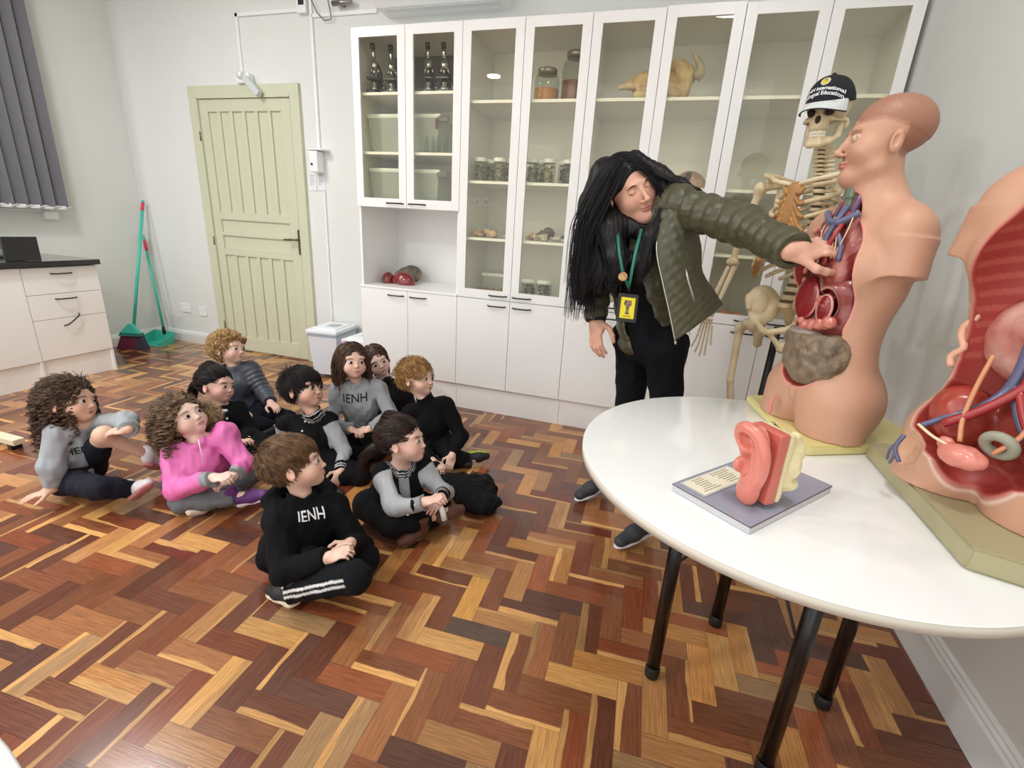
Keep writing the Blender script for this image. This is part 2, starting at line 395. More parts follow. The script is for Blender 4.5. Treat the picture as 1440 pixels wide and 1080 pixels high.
# ------------------------------------------------------------------ the room
XL, XR, YB = -2.6745, 2.9781, .4844
YF, ZC = -4.6, 3.2
M_wall = mat('wall_paint', (223, 225, 221), .75, var=.035, vs=2.2, bump=.05, bs=45)
M_ceil = mat('ceiling_paint', (240, 242, 240), .8)
M_white = mat('white_laminate', (243, 242, 239), .32, var=.015, vs=3)
M_trim = mat('white_trim', (232, 235, 234), .45)
M_steel = mat('brushed_metal', (150, 148, 145), .3, metal=.9)
M_dark = mat('dark_metal', (60, 58, 60), .35, metal=.8)
M_black = mat('black_paint', (16, 16, 17), .45)
M_plwhite = mat('white_plastic', (236, 237, 236), .4)
def floor_material():
    m = bpy.data.materials.new('herringbone_parquet'); m.use_nodes = True; nt = m.node_tree; L = nt.links; b = nt.nodes['Principled BSDF']
    N = nt.nodes.new
    A = N('ShaderNodeAttribute'); A.attribute_name = 'wood'; B = N('ShaderNodeAttribute'); B.attribute_name = 'sap'
    uv = N('ShaderNodeUVMap'); uv.uv_map = 'UVMap'
    sep = N('ShaderNodeSeparateXYZ'); L.new(uv.outputs[0], sep.inputs[0])
    wm = N('ShaderNodeMapping'); L.new(uv.outputs[0], wm.inputs[0]); wm.inputs['Scale'].default_value = (2.2, 1, 1)
    # streaky grain
    g = N('ShaderNodeTexNoise'); g.inputs['Scale'].default_value = 5; g.inputs['Detail'].default_value = 7; g.inputs['Roughness'].default_value = .62
    gm = N('ShaderNodeMapping'); gm.inputs['Scale'].default_value = (.45, 3.4, 1); L.new(uv.outputs[0], gm.inputs[0]); L.new(gm.outputs[0], g.inputs['Vector'])
    # wavy sapwood boundary
    n1 = N('ShaderNodeTexNoise'); n1.inputs['Scale'].default_value = 1.1; n1.inputs['Detail'].default_value = 3
    n1m = N('ShaderNodeMapping'); n1m.inputs['Scale'].default_value = (1., .25, 1); L.new(uv.outputs[0], n1m.inputs[0]); L.new(n1m.outputs[0], n1.inputs['Vector'])
    fr = N('ShaderNodeMath'); fr.operation = 'FRACT'; L.new(sep.outputs[1], fr.inputs[0])
    ad = N('ShaderNodeMath'); ad.operation = 'MULTIPLY_ADD'; ad.inputs[1].default_value = .5; L.new(n1.outputs['Fac'], ad.inputs[0]); L.new(fr.outputs[0], ad.inputs[2])
    sb = N('ShaderNodeMath'); sb.operation = 'SUBTRACT'; L.new(ad.outputs[0], sb.inputs[0]); L.new(B.outputs['Alpha'], sb.inputs[1])
    mr = N('ShaderNodeMapRange'); mr.inputs[1].default_value = .235; mr.inputs[2].default_value = .265; L.new(sb.outputs[0], mr.inputs[0])
    mx = N('ShaderNodeMix'); mx.data_type = 'RGBA'; L.new(mr.outputs[0], mx.inputs[0]); L.new(B.outputs['Color'], mx.inputs[6]); L.new(A.outputs['Color'], mx.inputs[7])
    gr = N('ShaderNodeMapRange'); gr.inputs[1].default_value = .25; gr.inputs[2].default_value = .75; gr.inputs[3].default_value = .52; gr.inputs[4].default_value = 1.42; L.new(g.outputs['Fac'], gr.inputs[0])
    m2 = N('ShaderNodeMix'); m2.data_type = 'RGBA'; m2.blend_type = 'MULTIPLY'; m2.inputs[0].default_value = 1; L.new(mx.outputs[2], m2.inputs[6]); L.new(gr.outputs[0], m2.inputs[7])
    # joints between the blocks
    su = N('ShaderNodeMath'); su.operation = 'FRACT'; L.new(sep.outputs[0], su.inputs[0])
    def edge(o, wd):
        a = N('ShaderNodeMath'); a.operation = 'SUBTRACT'; a.inputs[1].default_value = .5; L.new(o, a.inputs[0])
        c = N('ShaderNodeMath'); c.operation = 'ABSOLUTE'; L.new(a.outputs[0], c.inputs[0])
        e = N('ShaderNodeMapRange'); e.inputs[1].default_value = .5-wd; e.inputs[2].default_value = .5-wd*.4; L.new(c.outputs[0], e.inputs[0]); return e.outputs[0]
    e1, e2 = edge(su.outputs[0], .006), edge(fr.outputs[0], .018)
    mxe = N('ShaderNodeMath'); mxe.operation = 'MAXIMUM'; L.new(e1, mxe.inputs[0]); L.new(e2, mxe.inputs[1])
    jf = N('ShaderNodeMath'); jf.operation = 'MULTIPLY'; jf.inputs[1].default_value = .55; L.new(mxe.outputs[0], jf.inputs[0])
    m3 = N('ShaderNodeMix'); m3.data_type = 'RGBA'; L.new(jf.outputs[0], m3.inputs[0]); L.new(m2.outputs[2], m3.inputs[6]); m3.inputs[7].default_value = lin((58, 34, 22))
    L.new(m3.outputs[2], b.inputs['Base Color'])
    rr = N('ShaderNodeMapRange'); rr.inputs[3].default_value = .15; rr.inputs[4].default_value = .3; L.new(g.outputs['Fac'], rr.inputs[0]); L.new(rr.outputs[0], b.inputs['Roughness'])
    bp = N('ShaderNodeBump'); bp.inputs['Strength'].default_value = .12; bp.inputs['Distance'].default_value = .001; L.new(g.outputs['Fac'], bp.inputs['Height']); L.new(bp.outputs[0], b.inputs['Normal'])
    setin(b, 'Specular IOR Level', .5); setin(b, 'Coat Weight', .25); setin(b, 'Coat Roughness', .12)
    return m
def make_floor():
    W = .0687; L = 3*W; a0 = math.radians(2.4); ca, sa = math.cos(a0), math.sin(a0); ox, oy = 1.4575, -1.9175
    pal = [((126, 76, 50), 5), ((142, 90, 58), 5), ((108, 64, 46), 5), ((158, 104, 66), 4), ((98, 64, 52), 3), ((130, 70, 44), 4), ((148, 84, 52), 3), ((114, 56, 38), 1.6), ((180, 128, 80), 2.6), ((204, 152, 90), 3.0), ((190, 132, 74), 2.2), ((160, 124, 86), 1.5)]
    P = np.array([c for c, _ in pal], float); pw = np.array([w_ for _, w_ in pal]); pw /= pw.sum()
    fixed = {(0, 0, 0): ((200, 150, 92), None), (1, 2, 1): ((204, 148, 78), None), (1, 2, 0): ((96, 74, 62), None)}
    vs, uvs, ca_, cb_ = [], [], [], []; rg = np.random.default_rng(5)
    for j in range(-48, 42):
        for i in range(-70, 34):
            k = (i-j) % 6
            if k == 0: x0, y0, x1, y1, o = i, j, i+3, j+1, 0
            elif k == 3: x0, y0, x1, y1, o = i, j-2, i+1, j+1, 1
            else: continue
            q = [(x0, y0), (x1, y0), (x1, y1), (x0, y1)]
            pts = [(ox+W*(x*ca-y*sa), oy+W*(x*sa+y*ca)) for x, y in q]
            if all(p[0] < XL or p[0] > XR or p[1] > YB or p[1] < YF for p in pts): continue
            pts = [(min(max(p[0], XL), XR), min(max(p[1], YF), YB)) for p in pts]
            c = P[rg.choice(len(P), p=pw)]*(1+rg.normal()*.05)
            if (x0, y0, o) == (0, 0, 0): c = np.array((200, 150, 92.))
            if (x0, y0, o) == (1, 2, 1): c = np.array((206, 150, 78.))
            if (x0, y0, o) == (1, 1, 0): c = np.array((92, 72, 62.))
            light = rg.random() < .4
            s = np.array((200, 150, 92.))*(1+rg.normal()*.08) if light else c*.97
            sv = rg.uniform(.12, .42) if light else -1
            iu, iv = rg.integers(0, 90)*1., rg.integers(0, 90)*1.
            u4 = [(0, 0), (1, 0), (1, 1), (0, 1)] if o == 0 else [(0, 0), (0, 1), (1, 1), (1, 0)]
            if rg.random() < .5: u4 = [(a, 1-b) for a, b in u4]
            vs += [(p[0], p[1], 0) for p in pts]; uvs += [(iu+.001+.998*a, iv+.001+.998*b) for a, b in u4]
            ca_ += [lin(np.clip(c, 0, 255))]*4; cb_ += [lin(np.clip(s, 0, 255))[:3]+(sv,)]*4
    vs += [(XL, YF, -.002), (XR, YF, -.002), (XR, YB, -.002), (XL, YB, -.002)]; uvs += [(.5, .5)]*4; ca_ += [lin((110, 70, 48))]*4; cb_ += [lin((110, 70, 48))[:3]+(-1,)]*4
    n = len(vs)//4; me = bpy.data.meshes.new('floor'); me.from_pydata(vs, [], [(4*i, 4*i+1, 4*i+2, 4*i+3) for i in range(n)])
    u = me.uv_layers.new(name='UVMap'); u.data.foreach_set('uv', np.array(uvs, np.float32).ravel())
    for nm, dat in (('wood', ca_), ('sap', cb_)):
        a = me.color_attributes.new(nm, 'FLOAT_COLOR', 'CORNER'); a.data.foreach_set('color', np.array(dat, np.float32).ravel())
    me.materials.append(floor_material()); o = bpy.data.objects.new('floor', me); COL.objects.link(o); struct(o)
make_floor()
T = .12
struct(MB().box2((XL-T, YB, -.1), (XR+T, YB+T, ZC)).build('wall_back', M_wall))
struct(MB().box2((XR, YF, -.1), (XR+T, YB, ZC)).build('wall_right', M_wall))
struct(MB().box2((XL-T, YF, ZC), (XR+T, YB+T, ZC+T)).build('ceiling', M_ceil))
# left wall with the window opening behind the blind
wy0, wy1, wz0, wz1 = -3.0, -1.05, 1.3, 2.75
b = MB()
b.box2((XL-T, YF, -.1), (XL, wy0, ZC)); b.box2((XL-T, wy1, -.1), (XL, YB, ZC)); b.box2((XL-T, wy0, -.1), (XL, wy1, wz0)); b.box2((XL-T, wy0, wz1), (XL, wy1, ZC))
struct(b.build('wall_left', M_wall))
wf = MB()
for a, c in (((wy0, wz0), (wy1, wz0+.05)), ((wy0, wz1-.05), (wy1, wz1)), ((wy0, wz0), (wy0+.05, wz1)), ((wy1-.05, wz0), (wy1, wz1)), (((wy0+wy1)/2-.03, wz0), ((wy0+wy1)/2+.03, wz1))):
    wf.box2((XL-.08, a[0], a[1]), (XL-.03, c[0], c[1]))
wfo = struct(wf.build('window_1', M_trim))
gp = MB().box2((XL-.06, wy0, wz0), (XL-.055, wy1, wz1)).build('window_pane', glass_mat('night_window_glass', (60, 66, 72), f0=.05), wfo)
# baseboards: a board with a small moulded top
def baseboard(name, x0, y0, x1, y1, h, nrm):
    prof = [(0, 0), (.016, 0), (.016, h*.72), (.011, h*.78), (.013, h*.84), (.007, h*.9), (.009, h*.95), (0, h)]
    d = Vector((x1-x0, y1-y0, 0)); n = Vector(nrm+(0,)); P0 = Vector((x0, y0, 0)); k = len(prof)
    vs = [P0+n*a+Vector((0, 0, z)) for a, z in prof]+[P0+d+n*a+Vector((0, 0, z)) for a, z in prof]
    b = MB(); b.poly(vs, [tuple(range(k)), tuple(range(k, 2*k))[::-1]]+[(i, k+i, k+(i+1) % k, (i+1) % k) for i in range(k)])
    return struct(b.build(name, M_trim))
DX0, DX1, DH = -1.8121, -.8935, 2.1
baseboard('baseboard_back', XL, YB, DX0-.1, YB, .108, (0, -1))
baseboard('trim_1', DX1+.1, YB, -.01, YB, .108, (0, -1)).name = 'baseboard_back_near_cabinet'
baseboard('baseboard_left', XL, -.43, XL, YB, .108, (1, 0))
baseboard('baseboard_right', XR, YF, XR, -.03, .15, (-1, 0))
# ------------------------------------------------------------------ the door
M_door = mat('pale_green_gloss_paint', (204, 206, 180), .38, var=.03, vs=4)
M_brass = mat('worn_door_metal', (120, 108, 92), .35, metal=.85)
def make_door():
    y = YB; fw = .085
    b = MB()
    b.box2((DX0-fw, y-.03, 0), (DX0, y+.01, DH+fw), bev=.006); b.box2((DX1, y-.03, 0), (DX1+fw, y+.01, DH+fw), bev=.006); b.box2((DX0-fw, y-.031, DH), (DX1+fw, y+.01, DH+fw), bev=.006)
    b.box2((DX0-.003, y-.035, 0), (DX0+.008, y-.005, DH)); b.box2((DX0, y-.035, DH-.008), (DX1, y-.005, DH+.004))
    fr = struct(b.build('door_1', M_door))
    W = DX1-DX0-.02; x0 = DX0+.01; yf = y-.018; yr = y-.002
    zt = lambda px, py: AY(px, py, y-.01).z
    rows = [(zt(357, 300), zt(347.5, 157)), (zt(367, 329.5), zt(367, 312)), (zt(371, 352.6), zt(369, 335)), (.14, zt(373, 363))]
    b = MB(); b.box2((x0, yr, .01), (x0+W, yr+.03, DH-.01))
    def R(a, c, z0, z1): b.box2((x0+W*a, yf, z0), (x0+W*c, yr+.002, z1), bev=.003)
    R(0, .09, .01, DH-.01); R(.9, 1, .01, DH-.01)
    zs = [DH-.01, rows[0][1], rows[0][0], rows[1][1], rows[1][0], rows[2][1], rows[2][0], rows[3][1], rows[3][0], .01]
    for i in range(0, 10, 2): R(.09, .9, zs[i+1], zs[i])
    for (z0, z1) in (rows[0], rows[3]):
        for i in range(5): R(.09+.14*i+.105, .09+.14*(i+1), z0, z1)
    lf = b.build('door_panel', M_door, fr)
    hb = MB(); c = AY(421, 341, y-.03); hb.box((c.x, yf-.004, c.z), (.035, .008, .2), bev=.003)
    for dz in (-.06,): hb.tube([(c.x, yf-.008, c.z+dz), (c.x, yf-.012, c.z+dz)], .008)
    hp = hb.build('handle_plate', M_brass, lf)
    hb = MB().tube([(c.x, yf-.005, c.z+.02), (c.x, yf-.045, c.z+.02), (c.x-.02, yf-.052, c.z+.02), (c.x-.12, yf-.052, c.z+.015)], [.009, .009, .009, .007])
    hb.build('door_handle', M_brass, lf)
    for z in (1.78, .95, .2): MB().tube([(DX0+.003, y-.036, z), (DX0+.003, y-.036, z+.07)], .006).build('hinge', M_brass, fr)
make_door()
# ------------------------------------------------------------------ tall white cabinets along the back wall
CW, CH, ZM, ZB, ZU = .36954, 2.33538, .79157, .18508, 1.32358
SH1, SH2, SH3 = AY(662.5, 142, .03).z, AY(660, 254, .03).z, AY(659, 333, .03).z
S1A, S1B = AY(540, 130.5, .03).z, AY(540, 214, .03).z
M_pane = glass_mat('cabinet_glass', (255, 254, 246), f0=.03)
M_seam = mat('seam_shadow_gap', (120, 116, 112), .8)
def handle(b_name, cx, z, y, parent, L=.125, tilt=0.):
    pts = []
    for i in range(9):
        t = -1+i/4; pts.append((cx+t*L/2*math.cos(tilt), y-.004-.024*(1-t**4)**.5 if abs(t) < 1 else y+.002, z+t*L/2*math.sin(tilt)))
    return MB().tube(pts, .0045, n=8).build(b_name, M_dark, parent)
def glass_door(parent, x0, x1, z0, z1, hx, hz, dz=0., fw=.052):
    b = MB(); g = .0015; a, c = x0+g, x1-g; y0, y1 = -.018, 0.
    b.box2((a, y0, z0+dz), (a+fw, y1, z1+dz), bev=.0015); b.box2((c-fw, y0, z0+dz), (c, y1, z1+dz), bev=.0015)
    b.box2((a+fw, y0, z1-fw+dz), (c-fw, y1, z1+dz)); b.box2((a+fw, y0, z0+dz), (c-fw, y1, z0+fw+.004+dz))
    d = b.build('glass_door', M_white, parent)
    MB().box2((a+fw-.003, -.011, z0+fw+dz), (c-fw+.003, -.008, z1-fw+dz)).build('pane', M_pane, d)
    handle('handle', hx, hz+dz, -.018, d); return d
def low_door(parent, x0, x1, z0, z1, hx, hz):
    d = MB().box2((x0+.0015, -.018, z0), (x1-.0015, 0, z1), bev=.0015).build('door', M_white, parent)
    handle('handle', hx, hz, -.018, d); return d
def cabinet(n, label, niche=False):
    x0 = 2*n*CW; x1 = x0+2*CW; xm = x0+CW; t = .016; yb = YB-.006
    c = thing('tall_cabinet', label, 'cabinet', (xm, .24, 0), group=None)
    B = lambda: MB()
    def part(b, nm, mm=M_white): return b.build(nm, mm, c, world=True)
    b = MB(); e = .0008
    b.box2((x0+e, 0, ZB), (x0+t, yb, CH)); b.box2((x1-t, 0, ZB), (x1-e, yb, CH)); b.box2((x0+t, 0, CH-t), (x1-t, yb, CH))
    b.box2((x0+t, 0, ZB), (x1-t, yb, ZB+t)); b.box2((x0+t, yb-.004, ZB), (x1-t, yb, CH)); b.box2((x0+t, .0, ZM-.014), (x1-t, yb-.004, ZM+.002))
    if niche: b.box2((x0+t, 0, ZU-.0), (x1-t, yb-.004, ZU+t))
    part(b, 'carcass')
    if niche: part(MB().box2((x0-.004, -.022, ZM-.002), (x1-.001, yb, ZM+.014), bev=.003), 'worktop')
    part(MB().box2((x0+.001, .004, .001), (x1-.001, .02, ZB)), 'plinth')
    zs = (S1A, S1B) if niche else (SH1, SH2, SH3)
    for z in zs: part(MB().box2((x0+t, .012, z-.016), (x1-t, yb-.004, z)), 'shelf')
    if niche: part(MB().box2((x0+t, yb-.012, S1A), (x1-t, yb-.0045, CH-t)), 'backing_panel', mat('grey_backing_panel', (92, 91, 90), .6))
    zb = ZU if niche else ZM+.003
    g = [glass_door(None, x0, xm, zb, CH, xm-.085, zb+.026), glass_door(None, xm, x1, zb, CH, xm+.075, zb+.026, dz=.006 if n == 2 else 0)]
    l = [low_door(None, x0, xm, ZB, ZM-.003, xm-.09, ZM-.038), low_door(None, xm, x1, ZB, ZM-.003, xm+.08, ZM-.038)]
    for o in g+l:
        o.parent = c; o.matrix_parent_inverse = WM[c.name].inverted()
    return c
cabinet(0, 'white tall cabinet nearest the door, open niche in its middle and microscopes behind glass', True)
cabinet(1, 'white tall glass-fronted cabinet with amber jars on its top shelf, right of the niche')
cabinet(2, 'white tall glass-fronted cabinet holding the horned skull, behind the person in olive')
cabinet(3, 'white tall glass-fronted cabinet touching the right wall, behind the skeleton')
MB().box2((4*CW-.006, -.0, .001), (4*CW+.006, .0035, ZB)).build('plinth_strip', M_white, bpy.data.objects['tall_cabinet.002'], world=True)
# ------------------------------------------------------------------ what stands in the cabinets
def clear_glass(name, tint): return glass_mat(name, tint, f0=.05, rough=.02)
M_jar = clear_glass('jar_glass', (232, 235, 230)); M_lid = mat('white_jar_lid', (238, 238, 236), .35)
M_chrome = mat('chrome', (190, 190, 192), .15, metal=1.)
M_mic = mat('black_enamel', (22, 22, 24), .25)
def microscope(label, loc, rz):
    t = thing('microscope', label, 'microscope', loc, rz, 'microscopes on the top shelf'); t.scale = (.82, .82, .82)
    b = MB(); b.prism([(-.038, -.075), (.038, -.075), (.042, .06), (.025, .085), (-.025, .085), (-.042, .06)], 0, .028, bev=.005); b.build('foot', M_mic, t)
    b = MB(); b.tube([(0, .06, .02), (0, .085, .09), (0, .08, .17), (0, .04, .215), (0, .015, .22)], [.02, .022, .02, .018, .016], 10); b.build('arm', M_mic, t)
    MB().box((0, -.005, .11), (.094, .11, .012), bev=.003).box((0, -.005, .118), (.09, .03, .006)).build('stage', M_mic, t)
    MB().lathe([(0, .03), (.03, .03), (.034, .045), (.022, .06), (.024, .085), (.018, .1), (0, .1)], (0, -.01, 0)).build('illuminator', M_chrome, t)
    d = Vector((0, -.2, .98)).normalized(); o = Vector((0, -.005, .205))
    MB().tube([o-Vector((0, 0, .03)), o, o+d*.03], [.028, .03, .022], 16).tube([(0, -.01, .185), (.0, -.018, .14)], [.012, .008], 10).tube([(.02, .0, .185), (.035, .004, .15)], [.01, .007], 10).tube([(-.02, .0, .185), (-.035, .004, .15)], [.01, .007], 10).build('nosepiece', M_chrome, t)
    e = MB().tube([o+d*.02, o+d*.115], .0155, 14).build('eyepiece_tube', M_chrome, t)
    MB().tube([o+d*.1, o+d*.14], .0185, 14).build('eyepiece', M_mic, e)
    for s in (-1, 1): MB().tube([(s*.02, .085, .075), (s*.045, .085, .075)], .018, 14).build('focus_knob', M_chrome, t)
for px, Y, rz, lb in ((528, .1, .1, 'left, just inside the corner post'), (552, .14, .2, 'half hidden by the door frame'), (603, .13, .15, 'third from the left'), (625, .14, .1, 'furthest right')):
    p = AY(px, 128, Y); microscope('black and chrome microscope on the top shelf, %s' % lb, (p.x, Y, S1A+.002), rz)
M_tub = alpha(mat('frosted_tub', (214, 222, 214), .3), .42); M_tub2 = mat('frosted_tub_lid', (214, 220, 214), .4)
def tub(label, z, h, x0, x1):
    t = thing('storage_tub', label, 'storage tub', ((x0+x1)/2, .22, z), 0, 'clear tubs behind the narrow glass doors')
    hw, hd = (x1-x0)/2, .15
    b = MB(); w0 = .88
    P = lambda s, zz: [(-hw*s, -hd*s, zz), (hw*s, -hd*s, zz), (hw*s, hd*s, zz), (-hw*s, hd*s, zz)]
    b.poly(P(w0, .001)+P(.97, h-.03), [(3, 2, 1, 0), (0, 1, 5, 4), (1, 2, 6, 5), (2, 3, 7, 6), (3, 0, 4, 7)]); b.build('tub_body', M_tub, t)
    MB().box((0, 0, h-.018), (hw*2, hd*2, .026), bev=.008).build('tub_lid', M_tub2, t)
    MB().box((AY(623, 150, .06).x-(x0+x1)/2, -hd-.008, h-.04), (.075, .012, .034), bev=.008).build('latch', mat('grey_latch', (96, 96, 90), .4), t)
    M_gl = mat('pale_glassware', (206, 214, 208), .15)
    for i in range(5): MB().lathe([(0, 0), (.028, 0), (.03, .06), (.014, .085), (.014, .12), (.017, .122)], (-hw*.6+i*hw*.3, -.05+.06*(i % 2), .004), 12).build('flask', M_jar, t)
tub('clear plastic tub of glassware with dark latch on the middle shelf of the narrow cabinet', S1B, .235, .035, .56)
tub('clear plastic tub of glassware with dark latch on the lowest shelf of the narrow cabinet', ZU+.017, .235, .035, .56)
for k, px in enumerate((604, 612, 620, 629)):
    p = AY(px, 210, .1); tag(MB().lathe([(0, 0), (.013, 0), (.013, .07), (.007, .085), (.007, .1)], (p.x+.01, .045+.012*(k % 2), S1B+.001), 12).build('glass_vial', M_jar), 'small clear glass vial beside the upper tub', 'vial', 'small vials beside the upper tub')
tag(MB().box((AY(615, 178, .06).x, .055, S1B+.17), (.022, .006, .06)).build('printed_card', mat('red_and_dark_card', (120, 60, 60), .6, rgb2=(60, 60, 70), vs=40)), 'small upright dark and red card in front of the upper tub', 'card')
# specimen jars
def jar(name, label, x, y, z, r, h, liquid, spec, cap, grp, squat=False, seed=0):
    t = thing(name, label, 'jar', (x, y, z), 0, grp)
    hl = h*.17
    pr = [(0, .001), (r*.96, .001), (r, .006), (r, h*.68), (r*.92, h*.78), (r*.72, h*.84), (r*.72, h-.01)] if squat else [(0, .001), (r*.97, .001), (r, .005), (r, h-hl-.006), (r*.9, h-hl)]
    MB().lathe(pr, n=24).build('glass', M_jar, t)
    if squat: MB().lathe([(0, .003), (r*.95, .003), (r*.965, h*.46), (0, h*.46)], n=24).build('liquid', liquid, t)
    MB().lathe([(0, h-hl), (r*.97, h-hl), (r*.99, h-hl*.9), (r*.97, h-.003), (r*.9, h), (0, h)] if not squat else [(0, h-.03), (r*.75, h-.03), (r*.77, h-.004), (r*.7, h), (0, h)], n=24).build('lid', cap, t)
    if spec:
        rg = random.Random(seed); b = MB()
        for i in range(7):
            a0 = rg.uniform(0, 6.28); pts = []
            for k in range(9):
                a = a0+k*.55; rr = r*(.35+.4*rg.random()); pts.append((rr*math.cos(a), rr*math.sin(a), .012+(h*.62)*min(1, max(0, i/7+.05*k*rg.random()))))
            b.tube(pts, r*rg.uniform(.09, .16), 7)
        b.build('specimen', spec, t)
    return t
Sd = mat('dark_olive_specimen', (92, 84, 56), .4, rgb2=(186, 170, 120), vs=30); Sp = mat('pale_specimen', (190, 172, 140), .4, rgb2=(150, 128, 100), vs=30); Sy = mat('yellow_specimen', (178, 156, 88), .4, rgb2=(150, 130, 66), vs=30); Sn = mat('brown_specimen', (92, 74, 58), .5)
JR = [(676, .10, Sd, 'white-lidded jar of dark striped specimens, leftmost on its shelf'), (690, .19, Sd, 'white-lidded jar of dark specimens set behind the gap between two jars'), (703, .10, Sp, 'white-lidded jar of pale coiled specimens left of the door seam'), (718, .17, Sp, 'white-lidded jar mostly hidden behind the left door frame'),
      (748, .10, Sd, 'white-lidded jar of dark specimens just right of the door seam'), (759, .19, Sy, 'white-lidded jar set back behind two others, right door'), (772, .10, Sy, 'white-lidded jar of yellow specimens in the middle of the right door'), (795, .2, Sn, 'white-lidded jar set back near the right end of the shelf'), (801, .12, Sn, 'white-lidded jar with little in it at the right end of the shelf')]
for i, (px, Y, sp, lb) in enumerate(JR):
    jar('specimen_jar', lb, AY(px, 235, Y).x, Y, SH2, .041, .14, None, sp, M_lid, 'specimen jars with white lids', seed=i)
M_amb = mat('amber_liquid', (244, 158, 36), .15, var=.2, vs=20); M_amb2 = mat('brown_amber_liquid', (160, 84, 26), .15)
M_jl = mat('dull_metal_lid', (160, 155, 145), .35, metal=.7)
p = AY(768, 135, .2); jar('preserving_jar', 'squat glass jar half full of amber liquid on top shelf', p.x, .2, SH1, .075, .2, M_amb, None, M_jl, None, True)
p = AY(806, 135, .2); jar('preserving_jar', 'taller dark-lidded jar of brown liquid on top shelf, cut by the door frame', p.x+.0, .22, SH1+.0008, .078, .285, M_amb2, None, M_jl, None, True)
# rocks and shells
def rock(name, label, c, r, m, seed, cat='rock', grp=None, flat=.7, h=.004):
    rg = np.random.default_rng(seed); s = S()
    for i in range(7):
        o = rg.normal(size=3)*r*.42; s.ell((c[0]+o[0], c[1]+o[1]*.6, c[2]+.001+r*flat*.85+o[2]*.35), (r*rg.uniform(.4, .7), r*rg.uniform(.4, .6), r*flat*rg.uniform(.4, .7)), k=r*.25)
    s.box((c[0], c[1], c[2]-r+.003), (r*4, r*4, r), rd=0, k=.0001, op='s')
    o = s.build(name, m, None, h=h, disp=wob(r*.07, 5/r, seed)); return tag(o, label, cat, grp)
R1 = mat('cream_and_pink_rock', (216, 190, 158), .8, rgb2=(170, 130, 110), vs=25, bump=.2, bs=80); R2 = mat('white_rock', (222, 216, 202), .8, rgb2=(170, 160, 145), vs=30, bump=.2); R3 = mat('grey_brown_rock', (128, 112, 104), .85, rgb2=(95, 84, 80), vs=20, bump=.2); R4 = mat('brown_dried_specimen', (104, 80, 62), .8, rgb2=(150, 120, 90), vs=25, bump=.2)
RK = [(671, 332, .12, .042, R1, 'cream lumpy rock at the left end of the rock shelf'), (693, 332, .11, .047, R1, 'pinkish cream rock next to the left door seam, the biggest pale one'), (686, 331, .22, .04, R3, 'grey rock showing behind the two cream rocks'), (710, 333, .14, .018, R2, 'tiny pebble left of the door seam'),
      (746, 336, .12, .036, R1, 'cream rock just right of the door seam'), (765, 336, .22, .062, R3, 'large dark grey rounded rock behind pale ones'), (760, 337, .1, .034, R2, 'white craggy rock in front of the dark rounded rock'), (781, 338, .12, .03, R2, 'white rock near the right end of its shelf'), (793, 338, .2, .034, R3, 'grey rock behind the rightmost white rock'), (795, 339, .1, .022, R2, 'small white rock at the very right end of the shelf')]
for i, (px, py, Y, r, mm, lb) in enumerate(RK): rock('rock_sample', lb, (AY(px, py, Y).x, Y, SH3+.002), r, mm, 20+i, grp='rock samples on the middle shelf')
BK = [(676, 408, .16, .04, R4, 'brown dried specimen at the left of the bottom shelf'), (690, 404, .12, .05, R4, 'cream and brown lump in the middle of the left bottom compartment'), (704, 408, .14, .045, R4, 'dark brown lump near the left door seam on the bottom shelf')]
for i, (px, py, Y, r, mm, lb) in enumerate(BK): rock('dried_specimen', lb, (AY(px, py, Y).x, Y, ZM+.005), r, mm, 40+i, cat='specimen', grp='brown specimens on the bottom shelf')
for i, (px, Y, lb) in enumerate(((744, .2, 'wide white-lidded jar at the left of the right bottom compartment'), (765, .2, 'wide white-lidded jar beside another on the bottom shelf, nearer the cabinet edge'))):
    jar('specimen_jar', lb, AY(px, 400, Y).x, Y, ZM+.003, .052, .13, None, Sn, M_lid, 'wide jars on the bottom shelf', seed=60+i)
t = thing('specimen_box', 'clear box with white lid behind the brown lumps on the bottom shelf', 'box', (AY(697, 380, .28).x, .3, ZM+.003), 0)
MB().box((0, 0, .06), (.17, .1, .118), bev=.004).build('box_body', M_tub, t); MB().box((0, 0, .13), (.18, .11, .022), bev=.004).build('box_lid', M_lid, t)
def spl_(P):
    out = [P[0]]
    for a, b_ in zip(P, P[1:]): out += [(a+b_)/2, b_]
    return out
